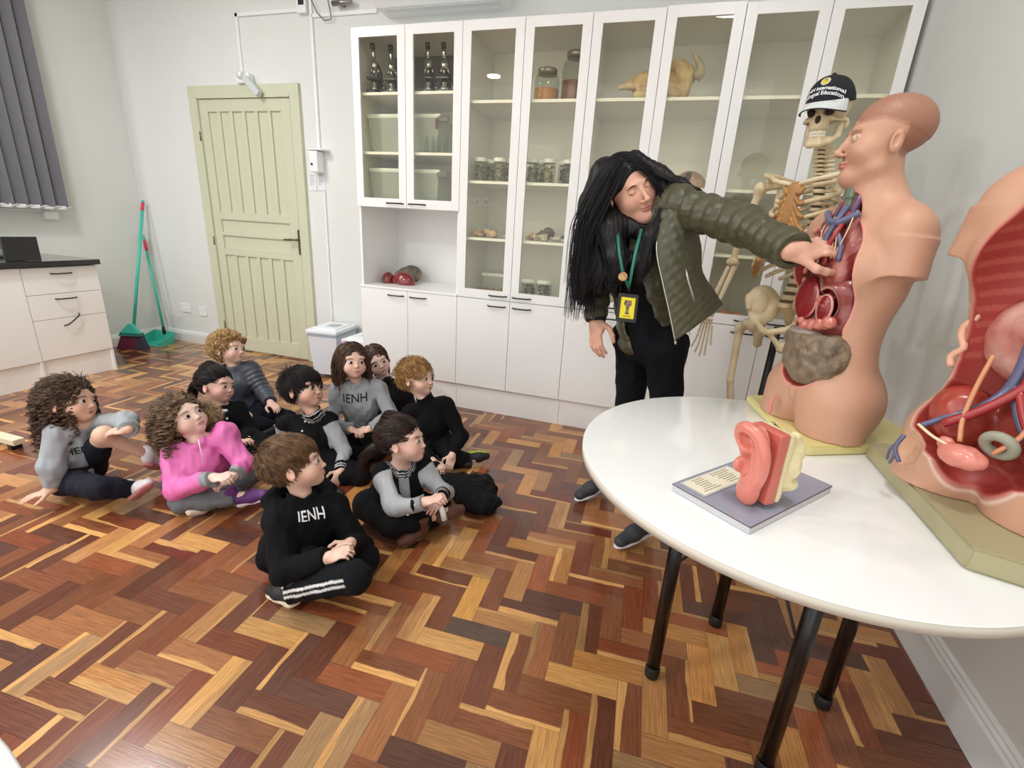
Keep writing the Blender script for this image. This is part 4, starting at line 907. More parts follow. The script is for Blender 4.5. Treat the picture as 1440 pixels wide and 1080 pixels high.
def torso_man():
    ang = math.radians(205); f = Vector((math.cos(ang), math.sin(ang), 0)); c = Vector((2.505, -1.43, TZ+.027))
    t = thing('torso_model', 'male anatomy torso with a head and an opened chest on yellow base', 'anatomy model', (c.x, c.y, TZ))
    M = frame_of(f, pos=c, scale=.985)
    # base plate
    e0, e1 = AZ(1049, 565, TZ), AZ(1122, 640, TZ); d = (e0-e1); L = d.length+.0; u = d.normalized(); n = Vector((-u.y, u.x, 0)); n = n if n.x < 0 else -n
    cen = (e0+e1)/2-n*.19; B = Matrix((u, -n, Vector((0, 0, 1)))).transposed().to_4x4(); B.translation = Vector((cen.x, cen.y, TZ+.0005))
    h = L/2+.0; P = [(-h, -.19), (h, -.19), (h+.02, -.1), (h+.02, .13), (h-.05, .19), (-h+.14, .19), (-h+.09, .12), (-h-.0, -.16)]
    bs = MB().prism(P, 0, .026, bev=.004, M=B).build('base_plate', mat('yellow_painted_base', (226, 214, 148), .4, var=.04), t, world=True)
    lb = MB(); vs, fs = text_mesh('SOMSO', .014, bold=.0004); q = AZ(1090, 597, TZ+.0275)
    B2 = Matrix((u*-1, n*-1, Vector((0, 0, 1)))).transposed().to_4x4(); B2.translation = q
    lb.poly([B2 @ Vector((v.x, v.y, 0)) for v in vs], fs); lb.build('dark_lettering', mat('dark_print', (60, 52, 40), .6), bs, world=True)
    cav = [((.0, .095, .4), (.104, .1, .2)), ((.0, .1, .25), (.102, .085, .13)), ((.0, .085, .56), (.045, .062, .09))]
    s = body_ops(cav)
    HM = frame_of((math.sin(.46), math.cos(.46), .0), pos=(0, .012, .765), scale=.905); hs = head_ops('adult')
    g = S().frame(M, s); g2 = S().frame(HM, hs); g.frame(M, g2)
    g.frame(M, S().ell((.035, .118, .04), (.013, .03, .045), np.array(Euler((0, .25, 0)).to_matrix()), k=.003, op='s'))
    L_ = loc(M); LH = loc(M @ HM)
    def col(P):
        p = L_(P); q = LH(P); C = np.tile(lrgb(FL), (len(p), 1)); e = insd(p, cav); fr = p[:, 1] > -.02
        C = mix(C, (222, 150, 132), (sstep(e, 1.1, 1.04)*fr)); C = mix(C, (150, 56, 48), sstep(e, 1.03, 1.0)*fr); C = mix(C, (112, 34, 34), sstep(e, 1.01, .9)*fr*sstep(p[:, 2], .25, .3))
        hr = sstep(q[:, 2]-.35*np.minimum(q[:, 1], .03)+.16*np.maximum(q[:, 1]-.03, 0), .028, .042)*(q[:, 1] < .076)
        hr = np.maximum(hr, (q[:, 1] < -.028)*sstep(q[:, 2], -.055, -.04)); hr *= sstep(q[:, 2], -.06, -.045)
        C = mix(C, (156, 108, 86), hr*.95)
        lips = np.exp(-((q[:, 0]/.02)**2+((q[:, 2]+.067)/.007)**2))*(q[:, 1] > .075); C = mix(C, (196, 106, 92), np.clip(lips*1.3, 0, 1))
        brow = np.exp(-(((np.abs(q[:, 0])-.031)/.018)**2+((q[:, 2]-.02)/.005)**2))*(q[:, 1] > .06); C = mix(C, (170, 112, 88), brow*.6)
        return C
    hair = wob(.0006, 260, 5)
    def disp(P):
        q = LH(P); k = sstep(q[:, 2]-.35*np.minimum(q[:, 1], .03)+.16*np.maximum(q[:, 1]-.03, 0), .03, .036)*(q[:, 1] < .08); return -.0016*k*(q[:, 2] > -.05)+wob(.0005, 330, 3)(P)*k
    bd = g.build('body', M_flesh, t, .0028, disp, col)
    ex, ey, ez, er = hs.eye; eb = MB()
    for x in (-1, 1): eb.ell(M @ HM @ Vector((x*ex, ey, ez)), er*.95)
    eb.build('eyes', mat('painted_eye', (206, 176, 152), .3), bd, world=True)
    # neck section
    place(t, M, 'larynx', mat('green_grey_cartilage', (112, 132, 108), .4), lambda s: s.box((.012, .052, .645), (.013, .012, .02), rd=.006).box((.012, .05, .605), (.01, .01, .03), rd=.004))
    tubes(t, M, 'neck_vessels', M_purp, [(spl([(-.018, .04, .69), (-.014, .045, .63), (-.01, .07, .56)]), .011), (spl([(.036, .045, .67), (.036, .05, .62), (.04, .075, .55)]), .006)])
    tubes(t, M, 'throat_muscles', M_liver2, [(spl([(.028, .04, .68), (.026, .045, .62), (.02, .06, .55)]), .011), (spl([(.0, .04, .67), (.002, .045, .61), (.01, .06, .55)]), .009)])
    # chest contents
    M0 = M; M = M0 @ Matrix.Translation((-.03, 0, .03))
    def chest(s):
        s.ell((.03, .02, .44), (.085, .06, .13), k=.02); s.ell((.01, .06, .42), (.04, .035, .055), k=.02); s.ell((.075, .045, .45), (.026, .045, .09), k=.02)
        for i in range(10): s.ell((-.01+.011*i, .072+.01*math.sin(i*1.9), .4+.014*i), (.013, .013, .016), k=.008)
    def ccol(p):
        C = np.tile(lrgb((150, 56, 50)), (len(p), 1)); n = wob(1, 55, 3)(p); C = mix(C, (190, 118, 104), np.clip(n*.8, 0, 1)); return mix(C, (104, 30, 34), np.clip(-n*.8, 0, 1))
    place(t, M, 'lungs_and_heart', M_organ, chest, .0026, wob(.0035, 75, 7), ccol)
    tubes(t, M, 'chest_veins', M_blue, [(spl([(.02, .075, .575), (.022, .09, .54), (.035, .098, .5), (.03, .1, .46)]), .008), (spl([(-.02, .07, .56), (.015, .092, .535), (.05, .09, .54), (.085, .07, .56)]), .009), (spl([(.035, .098, .5), (.06, .094, .47), (.068, .09, .43)]), .0055), (spl([(.02, .09, .52), (-.01, .09, .48), (-.015, .09, .44)]), .006)])
    tubes(t, M, 'chest_arteries', M_redv, [(spl([(.005, .075, .56), (.01, .095, .51), (.022, .1, .47), (.018, .098, .43)]), .0065), (spl([(.06, .08, .555), (.058, .09, .49), (.05, .094, .44)]), .0055)])
    tubes(t, M, 'pale_branches', M_pale, [(spl([(-.015+.02*i, .08, .55-.006*(i % 3)), (-.022+.021*i+.008*(i % 2), .094, .51), (-.004+.017*i-.01*(i % 3), .092, .465-.01*(i % 3)), (.002+.014*i+.012*(i % 2), .09, .43)]), .0015) for i in range(5)], 6)
    place(t, M, 'rib_ends', M_pink, lambda s: [s.ell((.121-.0013*abs(i-5)**1.2, .052+.003*min(i, 6), .27+.027*i), (.006, .008, .010)) for i in range(10)], .002)
    M = M0 @ Matrix.Translation((-.03, 0, .052))
    dome = [((.066, .085, .315), (.045, .04, .065)), ((.0, .085, .30), (.03, .035, .045))]
    def dia(s):
        s.ell((.03, .035, .34), (.092, .055, .055), k=.02).ell((.03, .03, .27), (.1, .05, .08), k=.02)
        for c_, r_ in dome: s.ell(c_, r_, k=.006, op='s')
    place(t, M, 'diaphragm', M_organ, dia, .0025, None, lambda p: mix(mix(np.tile(lrgb((150, 66, 60)), (len(p), 1)), (206, 150, 136), sstep(insd(p, dome), 1.22, 1.08)), (112, 14, 20), sstep(insd(p, dome), 1.06, 1.0)))
    def panc(s):
        for i in range(12): s.ell((.05-.0085*i, .088+.004*math.sin(i*2), .236+.0025*i+.004*math.sin(i*2.6)), (.012, .012, .015), k=.007)
        s.cap((.002, .075, .24), (.0, .07, .31), .011, .009, k=.01).ell((.012, .088, .315), (.012, .01, .012), k=.004).ell((.058, .09, .25), (.012, .012, .012), k=.003)
    place(t, M, 'dark_red_lobe', M_dred, lambda s: s.ell((.062, .088, .31), (.044, .014, .06)).ell((-.012, .09, .295), (.024, .012, .038)).ell((-.012, .1, .3), (.01, .008, .01)))
    place(t, M, 'pale_rim', mat('pale_pink_rim', (206, 146, 134), .35), lambda s: s.tor((.062, .09, .31), np.array(((1, 0, 0), (0, 0, 1), (0, 1, 0))).T.astype(float)@np.diag((1., 1., 1.)), .052, .0042, sx=.78).tor((-.012, .092, .296), np.array(((1, 0, 0), (0, 0, 1), (0, 1, 0))).T.astype(float), .034, .004, sx=.75))
    place(t, M, 'pancreas', mat('pancreas_pink', (206, 122, 106), .35, var=.3, vs=60, coat=.3), panc, .0022, wob(.0014, 190, 4))
    def omen(s):
        s.ell((.02, .052, .16), (.104, .07, .095), k=.02).ell((.025, .056, .205), (.098, .064, .036), k=.02).ell((.02, .07, .268), (.14, .12, .045), k=.01, op='s')
    place(t, M, 'omentum', M_om, omen, .0025, add_disp(wob(.0022, 80, 9), wob(.0016, 210, 2)))
    place(t, M, 'stomach_cut', mat('grey_cut_face', (156, 144, 134), .45, var=.2, vs=30), lambda s: s.ell((.045, .08, .222), (.052, .04, .012)), .0025)
    M = M0
    tubes(t, M, 'groin_vessels', M_pink, [(spl([(.03, .115, .075), (.034, .119, .05), (.03, .117, .02)]), .0035), (spl([(.04, .112, .07), (.041, .116, .04), (.036, .116, .01)]), .003)], 6)
torso_man()
def torso_woman():
    e0, e1 = AZ(1216, 641, TZ), AZ(1354, 801, TZ); u = (e0-e1).normalized(); L = (e0-e1).length
    n = Vector((-u.y, u.x, 0)); n = n if n.x < 0 else -n
    t = thing('torso_model', 'headless anatomy torso with emptied belly on olive base at right edge', 'anatomy model', (2.78, -1.83, TZ))
    B = Matrix((u, -n, Vector((0, 0, 1)))).transposed().to_4x4(); cen = (e0+e1)/2-n*.16; B.translation = Vector((cen.x, cen.y, TZ+.0005)); h = L/2
    MB().prism([(-h, -.16), (h, -.16), (h+.0, -.08), (h-.08, .15), (-h, .15), (-h-.03, -.05)], 0, .045, bev=.005, M=B).build('base_plate', mat('olive_painted_base', (168, 160, 124), .45, var=.06), t, world=True)
    ang = math.radians(216); f = Vector((math.cos(ang), math.sin(ang), 0)); c = Vector((cen.x-.03, cen.y-.02, TZ+.046)); M = frame_of(f, pos=c, scale=1.06)
    cav = [((0, .1, .33), (.115, .125, .3)), ((.0, .09, .16), (.135, .105, .1)), ((0, .12, .16), (.15, .09, .08))]
    s = body_ops(cav); g = S().frame(M, s); L_ = loc(M)
    g.frame(M, S().box((0, 0, .76), (.3, .3, .14), rd=.001, op='s').ell((.115, .1, .07), (.03, .03, .042), k=.004, op='s'))
    def col(P):
        p = L_(P); C = np.tile(lrgb(FL), (len(p), 1)); e = insd(p, cav); fr = p[:, 1] > -.04
        C = mix(C, (226, 196, 182), (sstep(e, 1.09, 1.05)*sstep(p[:, 2], .3, .22)*fr)); C = mix(C, (192, 120, 104), sstep(e, 1.06, 1.03)*fr); C = mix(C, (156, 56, 48), sstep(e, 1.03, 1.0)*fr)
        rb = (np.sin(p[:, 2]*210+p[:, 1]*60) > .35)*(p[:, 2] > .26)*(e < 1.0); C = mix(C, (180, 90, 78), rb*.6)
        w_ = insd(p, [((.115, .1, .07), (.03, .03, .042))]); return mix(C, (206, 158, 128), sstep(w_, 1.2, 1.05))
    g.build('body', M_flesh, t, .003, None, col)
    place(t, M, 'diaphragm', mat('red_muscle_sheet', (168, 84, 72), .35, rgb2=(204, 158, 144), vs=10, coat=.4), lambda s: s.ell((.0, .0, .31), (.1, .05, .085), k=.01).ell((0, .09, .27), (.08, .055, .09), k=.02, op='s'), .003, wob(.0015, 60, 3))
    place(t, M, 'pelvic_muscle', M_liver2, lambda s: [s.ell((x*.075, .03, .15), (.05, .05, .06), np.array(Euler((0, x*.3, 0)).to_matrix()), k=.01) for x in (-1, 1)]+[s.ell((0, .0, .2), (.04, .035, .11), k=.02)], .003, wob(.0012, 90, 3))
    tubes(t, M, 'iliac_veins', M_blue, [(spl([(.012, .04, .32), (.012, .045, .24), (.03, .06, .19), (.075, .075, .15), (.105, .09, .12)]), [.011]*6+[.0105]*5+[.008]*5+[.006]*5), (spl([(.012, .045, .24), (-.02, .06, .18), (-.06, .075, .14), (-.09, .09, .11)]), .008)])
    tubes(t, M, 'iliac_arteries', M_redv, [(spl([(-.01, .05, .33), (-.01, .055, .26), (-.005, .06, .23), (.03, .075, .18), (.07, .088, .14)]), .009), (spl([(-.005, .06, .23), (-.035, .072, .18), (-.075, .085, .14)]), .008)])
    tubes(t, M, 'ureters', mat('tan_duct', (206, 140, 100), .35), [(spl([(.05, .055, .28), (.05, .07, .22), (.045, .085, .16), (.03, .1, .12)]), .0045), (spl([(-.05, .055, .28), (-.045, .07, .22), (-.04, .085, .16), (-.02, .1, .12)]), .0045)])
    tubes(t, M, 'ligament', M_pale, [(spl([(.095, .115, .13), (.06, .12, .118), (.02, .118, .11)]), .003)], 6)
    def blad(s):
        s.ell((.012, .115, .1), (.038, .024, .022)).ell((.05, .1, .108), (.014, .012, .014), k=.006)
    place(t, M, 'bladder', M_pink, blad, .0025, wob(.0012, 130, 8))
    place(t, M, 'vertebra_cut', mat('grey_green_bone', (150, 150, 132), .4), lambda s: s.tor((-.02, .09, .135), np.array(Euler((1.1, .2, 0)).to_matrix()), .02, .009), .0025)
    def gb(s):
        s.ell((.0, .0, .0), .001)
    tubes(t, M, 'thigh_vessels', M_blue, [(spl([(.11, .118, .1), (.115, .124, .07), (.1, .124, .045)]), .0045), (spl([(.115, .124, .08), (.128, .115, .06), (.132, .108, .035)]), .003), (spl([(.114, .124, .07), (.112, .126, .05), (.116, .124, .035)]), .003)], 6)
    b = MB(); pts = [(-.0-.125*math.cos(a), .075+.03*math.sin(a)*.6, .3+.0*a) for a in (0,)]
    tubes(t, M, 'spine_ridge', mat('cream_pink_rib', (222, 168, 140), .4), [(spl([(.112+.008*math.sin(i*2.2), .045-.0015*i, .24+.02*i) for i in range(13)], 3), .007)], 8)
torso_woman()
# ------------------------------------------------------------------ ear model
def ear_model():
    z = TZ+.0005; b1, b2, b3 = AZ(943, 681, TZ+.018), AZ(1056, 741, TZ+.018), AZ(1170, 683, TZ+.018)
    u = (b3-b2).normalized(); L = (b3-b2).length; w_ = b1-b2; w_ = (w_-u*w_.dot(u)); W = w_.length; v = w_.normalized(); c = (b2+u*L/2+v*W/2)
    t = thing('ear_model', 'large pink ear model standing on a grey board with a printed card', 'anatomy model', (c.x, c.y, TZ))
    M = Matrix((u, v, Vector((0, 0, 1)))).transposed().to_4x4(); M.translation = Vector((c.x, c.y, TZ+.0005))
    MB().prism([(-L/2, -W/2), (L/2, -W/2), (L/2, W/2), (-L/2, W/2)], 0, .0175, bev=.0012, M=M).build('board_edge', mat('silver_board_edge', (196, 196, 200), .35, var=.1, vs=10), t, world=True)
    MB().prism([(-L/2-.001, -W/2-.001), (L/2+.001, -W/2-.001), (L/2+.001, W/2+.001), (-L/2-.001, W/2+.001)], .0145, .0165, M=M).build('brown_line', mat('brown_line', (112, 84, 76), .5), t, world=True)
    MB().prism([(-L/2, -W/2), (L/2, -W/2), (L/2, W/2), (-L/2, W/2)], .0166, .0185, M=M).build('board_top', mat('blue_grey_board', (150, 154, 170), .25), t, world=True)
    # card: lies along the left side
    x0, x1, y0, y1 = -L/2+.012, L/2*.2-.02, W/2-.085, W/2-.012
    x0, x1 = -L/2+.012, -L/2+.185; y0, y1 = W/2-.072, W/2-.008
    card = MB().prism([(x0, y0), (x1, y0), (x1, y1), (x0, y1)], .0186, .0205, bev=.0005, M=M).build('card_frame', mat('card_frame_grey', (184, 186, 184), .3), t, world=True)
    MB().prism([(x0+.004, y0+.004), (x1-.004, y0+.004), (x1-.004, y1-.004), (x0+.004, y1-.004)], .0205, .0209, M=M).build('printed_card', mat('cream_paper', (232, 228, 204), .6), card, world=True)
    b = MB(); rg = random.Random(4)
    for cx_, cw in ((x0+.045, .062), (x0+.122, .07)):
        for k in range(8):
            yy = y1-.011-.0068*k
            if yy < y0+.008: break
            ww = cw*rg.uniform(.45, 1); b.prism([(cx_-ww/2, yy), (cx_+ww/2, yy), (cx_+ww/2, yy+.0022), (cx_-ww/2, yy+.0022)], .0209, .0211, M=M)
    b.build('printed_text', mat('card_print', (150, 140, 116), .7), card, world=True)
    # ear on its skin block: ear plane faces -u-ish towards the camera left
    e = AZ(1046, 701, TZ+.019); F = Vector((-.80, -.60, 0)).normalized()
    E = frame_of(F, pos=(e.x+.012, e.y-.0, TZ+.019), scale=.86)
    M_ear = mat('salmon_ear_plastic', (218, 128, 112), .28, coat=.2, var=.05); M_earb = mat('salmon_skin_block', (200, 106, 92), .4); M_cream = mat('cream_bone_plastic', (226, 212, 166), .45, var=.12, vs=30)
    H = .205
    s = S(); X = 1
    # auricle, drawn in the local X-Z plane (X to the right seen from behind the face, so seen from the front it is mirrored)
    s.ell((0.0, .018, .115), (.036, .018, .078), k=.01)
    hel = spl([(-.006, .034, .118), (-.014, .04, .142), (-.03, .04, .158), (-.026, .046, .178), (-.006, .05, .188), (.022, .046, .178), (.04, .042, .148), (.043, .038, .112), (.036, .034, .076), (.022, .03, .046)], 4)
    anti = spl([(.016, .03, .152), (.022, .036, .13), (.022, .038, .1), (.014, .036, .072), (.002, .032, .06)], 3)
    hel = [(-p[0], p[1], p[2]) for p in hel]; anti = [(-p[0], p[1], p[2]) for p in anti]
    s.path(hel, .0125, k=.006).path(anti, .0095, k=.01)
    s.ell((-.008, .026, .028), (.028, .019, .03), k=.02).ell((.022, .036, .088), (.012, .014, .018), k=.012)
    s.ell((-.001, .05, .098), (.014, .024, .028), k=.01, op='s').ell((.006, .052, .158), (.017, .02, .016), k=.008, op='s')
    S().frame(E, s).build('ear', M_ear, t, .0022)
    q = S().box((-.004, -.008, .1), (.042, .014, .088), np.array(Euler((.0, 0, 0)).to_matrix()), rd=.003).ell((.052, .0, .05), (.03, .05, .06), k=.01, op='s')
    S().frame(E, q).build('skin_block', M_earb, t, .0025)
    q = S().box((-.006, -.031, .1), (.04, .007, .085), rd=.003).box((-.006, -.042, .1), (.036, .0035, .08), rd=.002); S().frame(E, q).build('bone_slab', M_cream, t, .0022, wob(.0008, 120, 2))
    q = S().ell((-.014, -.062, .095), (.034, .03, .07), k=.01)
    for (x_, y_, z_, r_) in ((-.03, -.075, .14, .018), (-.02, -.08, .05, .02), (.01, -.07, .12, .018), (-.04, -.06, .09, .016), (-.025, -.06, .168, .012)): q.ell((x_, y_, z_), r_, k=.012)
    q.box((0, 0, -.1), (.3, .3, .1), rd=0, k=.0005, op='s')
    for (x_, y_, z_, r_) in ((-.045, -.085, .075, .015), (-.005, -.095, .09, .014), (-.03, -.09, .115, .012)): q.ell((x_, y_, z_), r_, k=.008, op='s')
    S().frame(E, q).build('inner_bone', M_cream, t, .0022, wob(.0022, 90, 6))
ear_model()
# ------------------------------------------------------------------ skeleton on its stand
M_sk = mat('cream_bone', (226, 208, 172), .5, rgb2=(206, 184, 142), vs=9, bump=.08, bs=80); M_skd = mat('tan_bone', (186, 156, 116), .55, rgb2=(160, 128, 90), vs=14)
M_cart = mat('orange_brown_cartilage', (190, 142, 82), .45, rgb2=(166, 116, 62), vs=20); M_disc = mat('brown_disc', (104, 82, 58), .55); M_tooth = mat('tooth_enamel', (240, 232, 210), .25)
def skeleton():
    ang = math.radians(226); f = Vector((math.cos(ang), math.sin(ang), 0)); O = Vector((2.485, -.83, 0))
    t = thing('skeleton', 'life-size cream human skeleton on a black stand behind the table', 'skeleton', O)
    M = frame_of(f, pos=O, scale=1.03); mv = lambda p: M @ Vector(p)
    part = lambda nm, m, fn, h=.003, d=None: place(t, M, nm, m, fn, h, d)
    # spine
    zs = []
    def sy(z): return -.045-.03*math.cos((z-1.22)/.28*1.6)+(.03 if z < 1.1 else 0)*max(0, (1.1-z)/.12)+.02*max(0, (z-1.42)/.1)
    vb, db = S(), S(); z = .985; i = 0
    while z < 1.535:
        r = .026 if z < 1.14 else (.019 if z < 1.42 else .013); hgt = .03 if z < 1.14 else (.021 if z < 1.42 else .0135); y = sy(z)
        vb.cone((0, y, z-hgt*.33), (0, y, z+hgt*.33), r, r*.97, k=.003); vb.cap((0, y-r, z), (0, y-r-.032, z-.016), .006, .005, k=.004)
        for x in (-1, 1): vb.cap((0, y-r*.9, z), (x*(r+.022), y-r-.006, z+.002), .006, .0045, k=.004)
        db.cone((0, y, z+hgt*.36), (0, y, z+hgt*.62), r*.93, r*.93, k=.001); zs.append((z, y)); z += hgt; i += 1
    vo = S().frame(M, vb).build('spine', M_sk, t, .0025); S().frame(M, db).build('spinal_discs', M_disc, vo, .003)
    # pelvis with the sacrum
    def pel(s):
        for x in (-1, 1):
            s.ell((x*.085, -.012, .975), (.010, .066, .08), np.array(Euler((.1, x*.42, -x*.65)).to_matrix()), k=.006).ell((x*.135, .06, .945), (.03, .035, .03), k=.01, op='s').ell((x*.095, .01, .985), (.012, .04, .045), np.array(Euler((.1, x*.42, -x*.65)).to_matrix()), k=.008, op='u')
            s.cap((x*.125, .03, 1.0), (x*.1, .052, .96), .010, .009, k=.01)
            s.ell((x*.085, .012, .895), (.034, .032, .034), k=.015).ell((x*.112, .015, .893), (.024, .022, .024), k=.004, op='s')
            s.cap((x*.08, .02, .91), (x*.012, .062, .885), .013, .012, k=.01).cap((x*.012, .062, .885), (x*.05, .02, .825), .0085, .012, k=.008).cap((x*.05, .02, .825), (x*.08, -.005, .885), .014, .02, k=.012)
            s.cap((x*.05, -.05, .985), (x*.075, -.02, .91), .016, .02, k=.015)
        s.cap((0, -.05, .985), (0, -.085, .9), .034, .014, k=.02).cap((0, -.085, .9), (0, -.068, .855), .012, .005, k=.01).box((0, .063, .885), (.004, .009, .016), rd=.003)
    part('pelvis', M_sk, pel, .0028, wob(.0008, 70, 2))
    # rib cage
    st0, st1 = 1.395, 1.215
    part('sternum', M_cart, lambda s: s.ell((0, .083, 1.385), (.032, .009, .03), k=.008).ell((0, .093, 1.31), (.026, .008, .07), k=.01).cap((0, .102, 1.25), (0, .1, 1.215), .009, .004, k=.008))
    W = [.066, .092, .108, .12, .129, .135, .139, .14, .138, .13, .115, .095]
    ends = {}
    for k in range(12):
        z0 = 1.438-.0295*k; y0 = min(zs, key=lambda q: abs(q[0]-z0))[1]-.012; w_ = W[k]; dz = .035+.085*min(1, k/5); A = math.radians([158, 158, 157, 155, 152, 148, 142, 134, 122, 108, 76, 50][k]); yf = .085 if k < 7 else .085
        for x in (-1, 1):
            pts = []
            for j in range(15):
                a = A*j/14; u = a/math.pi; yc = (y0+yf)/2-.01; ry = (yf-y0)/2+.012
                pts.append(mv((x*(.012+(w_-.012)*math.sin(a)**.8 if a < math.pi/2 else x and w_*math.sin(a)**.85) if False else x*w_*max(.12, math.sin(a)**.75) if j else x*.016, yc-ry*math.cos(a), z0-dz*(u**1.1)*1.35)))
            MB().tube(pts, [.0055]+[.0082]*13+[.007], 8, flat=1.).build('rib', M_sk, t, world=True); ends[(k, x)] = pts[-1]
    cb = MB()
    for k in range(10):
        for x in (-1, 1):
            e = ends[(k, x)]; tz = st0-.012-.021*min(k, 6.6); tgt = mv((x*.016, .09+.001*k, tz)) if k < 7 else mv((x*(.03+.016*(k-6)), .086-.004*(k-7), 1.235-.028*(k-6)))
            mid = (e+tgt)/2+Vector((0, 0, -.012 if k < 5 else -.004)); cb.tube(spl([e, mid, tgt], 4), .009, 8)
    cb.build('rib_cartilage', M_cart, t, world=True)
    for x, nm in ((-1, 'left'), (1, 'right')):
        part('clavicle', M_sk, lambda s: s.path([tuple(p) for p in spl([(x*.02, .085, 1.408), (x*.075, .085, 1.42), (x*.125, .04, 1.438), (x*.17, .015, 1.448)], 4)], .0072, k=.006))
        def scap(s):
            s.ell((x*.115, -.062, 1.37), (.042, .006, .072), np.array(Euler((.12, 0, x*.45)).to_matrix()), k=.004).cap((x*.08, -.085, 1.42), (x*.155, -.045, 1.45), .005, .007, k=.006).cap((x*.155, -.045, 1.45), (x*.178, .0, 1.452), .008, .010, k=.006)
            s.cap((x*.14, -.045, 1.42), (x*.165, -.01, 1.415), .01, .017, k=.01).cap((x*.145, -.02, 1.44), (x*.145, .03, 1.425), .006, .006, k=.006).cap((x*.145, -.05, 1.4), (x*.1, -.075, 1.3), .007, .006, k=.006)
        part('scapula', M_sk, scap, .0026)
        ex = x*.245 if x > 0 else x*.24; S0 = (x*.188, .0, 1.408); E_ = (ex, .01, 1.125); Wd = (ex+x*.02, .07, .89)
        def hum(s):
            s.ell(S0, (.024, .024, .024), k=.01).ell((S0[0]+x*.012, 0, 1.4), (.016, .02, .022), k=.01).cap(S0, (ex*.95, .005, 1.25), .016, .0105, k=.012).cap((ex*.95, .005, 1.25), E_, .0105, .013, k=.01)
            s.ell((E_[0]-.014, E_[1], E_[2]), (.014, .013, .013), k=.012).ell((E_[0]+.014, E_[1], E_[2]), (.014, .012, .012), k=.012)
        part('humerus', M_sk, hum)
        part('radius', M_sk, lambda s: s.cap((E_[0]+x*.012, E_[1]+.006, E_[2]-.024), (Wd[0]+x*.014, Wd[1], Wd[2]+.012), .008, .011, k=.005)); part('ulna', M_sk, lambda s: s.cap((E_[0]-x*.01, E_[1]-.012, E_[2]-.004), (Wd[0]-x*.014, Wd[1]-.004, Wd[2]+.012), .012, .007, k=.005))
        def hnd(s):
            for j in range(8): s.ell((Wd[0]+(j % 4-1.5)*.012, Wd[1]+.002*(j % 2), Wd[2]-.006-.012*(j//4)), (.0075, .008, .007), k=.002)
            for j in range(5):
                bx = Wd[0]+(j-2)*.014*x; z_ = Wd[2]-.03; lens = [(.035, .025, .018, .0), (.055, .036, .022, .016), (.058, .04, .025, .017), (.052, .036, .023, .016), (.048, .028, .018, .015)][j if x < 0 else j]
                for q, l_ in enumerate(lens):
                    if l_: s.cap((bx, Wd[1]+.003*q, z_), (bx+(j-2)*.003*x, Wd[1]+.003*(q+1), z_-l_*.86), .0045, .004, k=.001); z_ -= l_; bx += (j-2)*.003*x
        part('hand_bones', M_sk, hnd, .0025)
        hx = x*.112
        def fem(s):
            s.ell((hx, .015, .893), (.0225, .0225, .0225), k=.004).cap((hx, .015, .89), (x*.15, .005, .86), .014, .018, k=.01).ell((x*.155, .0, .868), (.017, .02, .026), k=.012).cap((x*.152, .005, .85), (x*.125, .035, .65), .0155, .0135, k=.012).cap((x*.125, .035, .65), (x*.1, .01, .475), .0135, .018, k=.01)
            s.ell((x*.08, .005, .462), (.02, .026, .022), k=.012).ell((x*.122, .005, .462), (.02, .026, .022), k=.012)
        part('femur', M_sk, fem)
        part('tibia', M_sk, lambda s: s.ell((x*.1, .0, .43), (.036, .026, .016), k=.01).cap((x*.1, .0, .42), (x*.1, -.005, .085), .018, .012, k=.012).ell((x*.097, -.003, .085), (.02, .02, .014), k=.01)); part('fibula', M_sk, lambda s: s.cap((x*.132, -.015, .41), (x*.122, -.012, .08), .007, .007, k=.004))
        def ft(s):
            s.ell((x*.1, -.045, .04), (.018, .03, .022)).ell((x*.1, .0, .062), (.02, .025, .016), k=.01)
            for j in range(5): s.cap((x*(.085+.009*j), .02, .045), (x*(.078+.014*j), .1-.008*j, .022), .006, .006, k=.004); s.cap((x*(.078+.014*j), .1-.008*j, .022), (x*(.077+.015*j), .145-.012*j, .014), .0055, .0045, k=.002)
        part('foot_bones', M_sk, ft)
    # skull
    HF = frame_of((-.24, 1, -.08), pos=(0, -.0, 1.632), scale=.86); MH = M @ HF
    def sk(s):
        s.ell((0, -.02, .036), (.072, .09, .068), k=.01).ell((0, .045, .02), (.055, .045, .045), k=.02).ell((0, .055, -.03), (.034, .03, .034), k=.02)
        for x in (-1, 1):
            s.cap((x*.045, .06, -.02), (x*.066, .02, -.022), .009, .006, k=.01).cap((x*.066, .02, -.022), (x*.069, -.02, -.022), .005, .006, k=.008).ell((x*.031, .082, .03), (.022, .008, .008), k=.01).ell((x*.06, -.045, -.03), (.014, .018, .022), k=.012)
            s.ell((x*.031, .086, .004), (.0185, .03, .0165), k=.005, op='s').ell((x*.056, .03, -.005), (.006, .026, .02), k=.006, op='s')
        s.ell((0, .09, -.022), (.0115, .022, .017), k=.003, op='s').cap((0, .083, .012), (0, .093, -.006), .006, .005, k=.004)
        s.ell((0, .050, -.050), (.033, .033, .017), k=.008)
    q = S(); sk(q); g = S().frame(MH, q); so = g.build('skull', M_sk, t, .0022)
    def jaw(s):
        s.path([(-.05, -.01, -.075), (-.038, .035, -.098), (-.016, .068, -.107), (.016, .068, -.107), (.038, .035, -.098), (.05, -.01, -.075)], [.01, .0115, .013, .013, .0115, .01], k=.01)
        for x in (-1, 1): s.cap((x*.05, -.01, -.075), (x*.056, -.014, -.03), .015, .010, k=.008)
        s.path([(-.034, .03, -.086), (-.014, .066, -.088), (.014, .066, -.088), (.034, .03, -.086)], .009, k=.01)
    q = S(); jaw(q); S().frame(MH, q).build('jaw', M_sk, so, .0022)
    tb_ = MB()
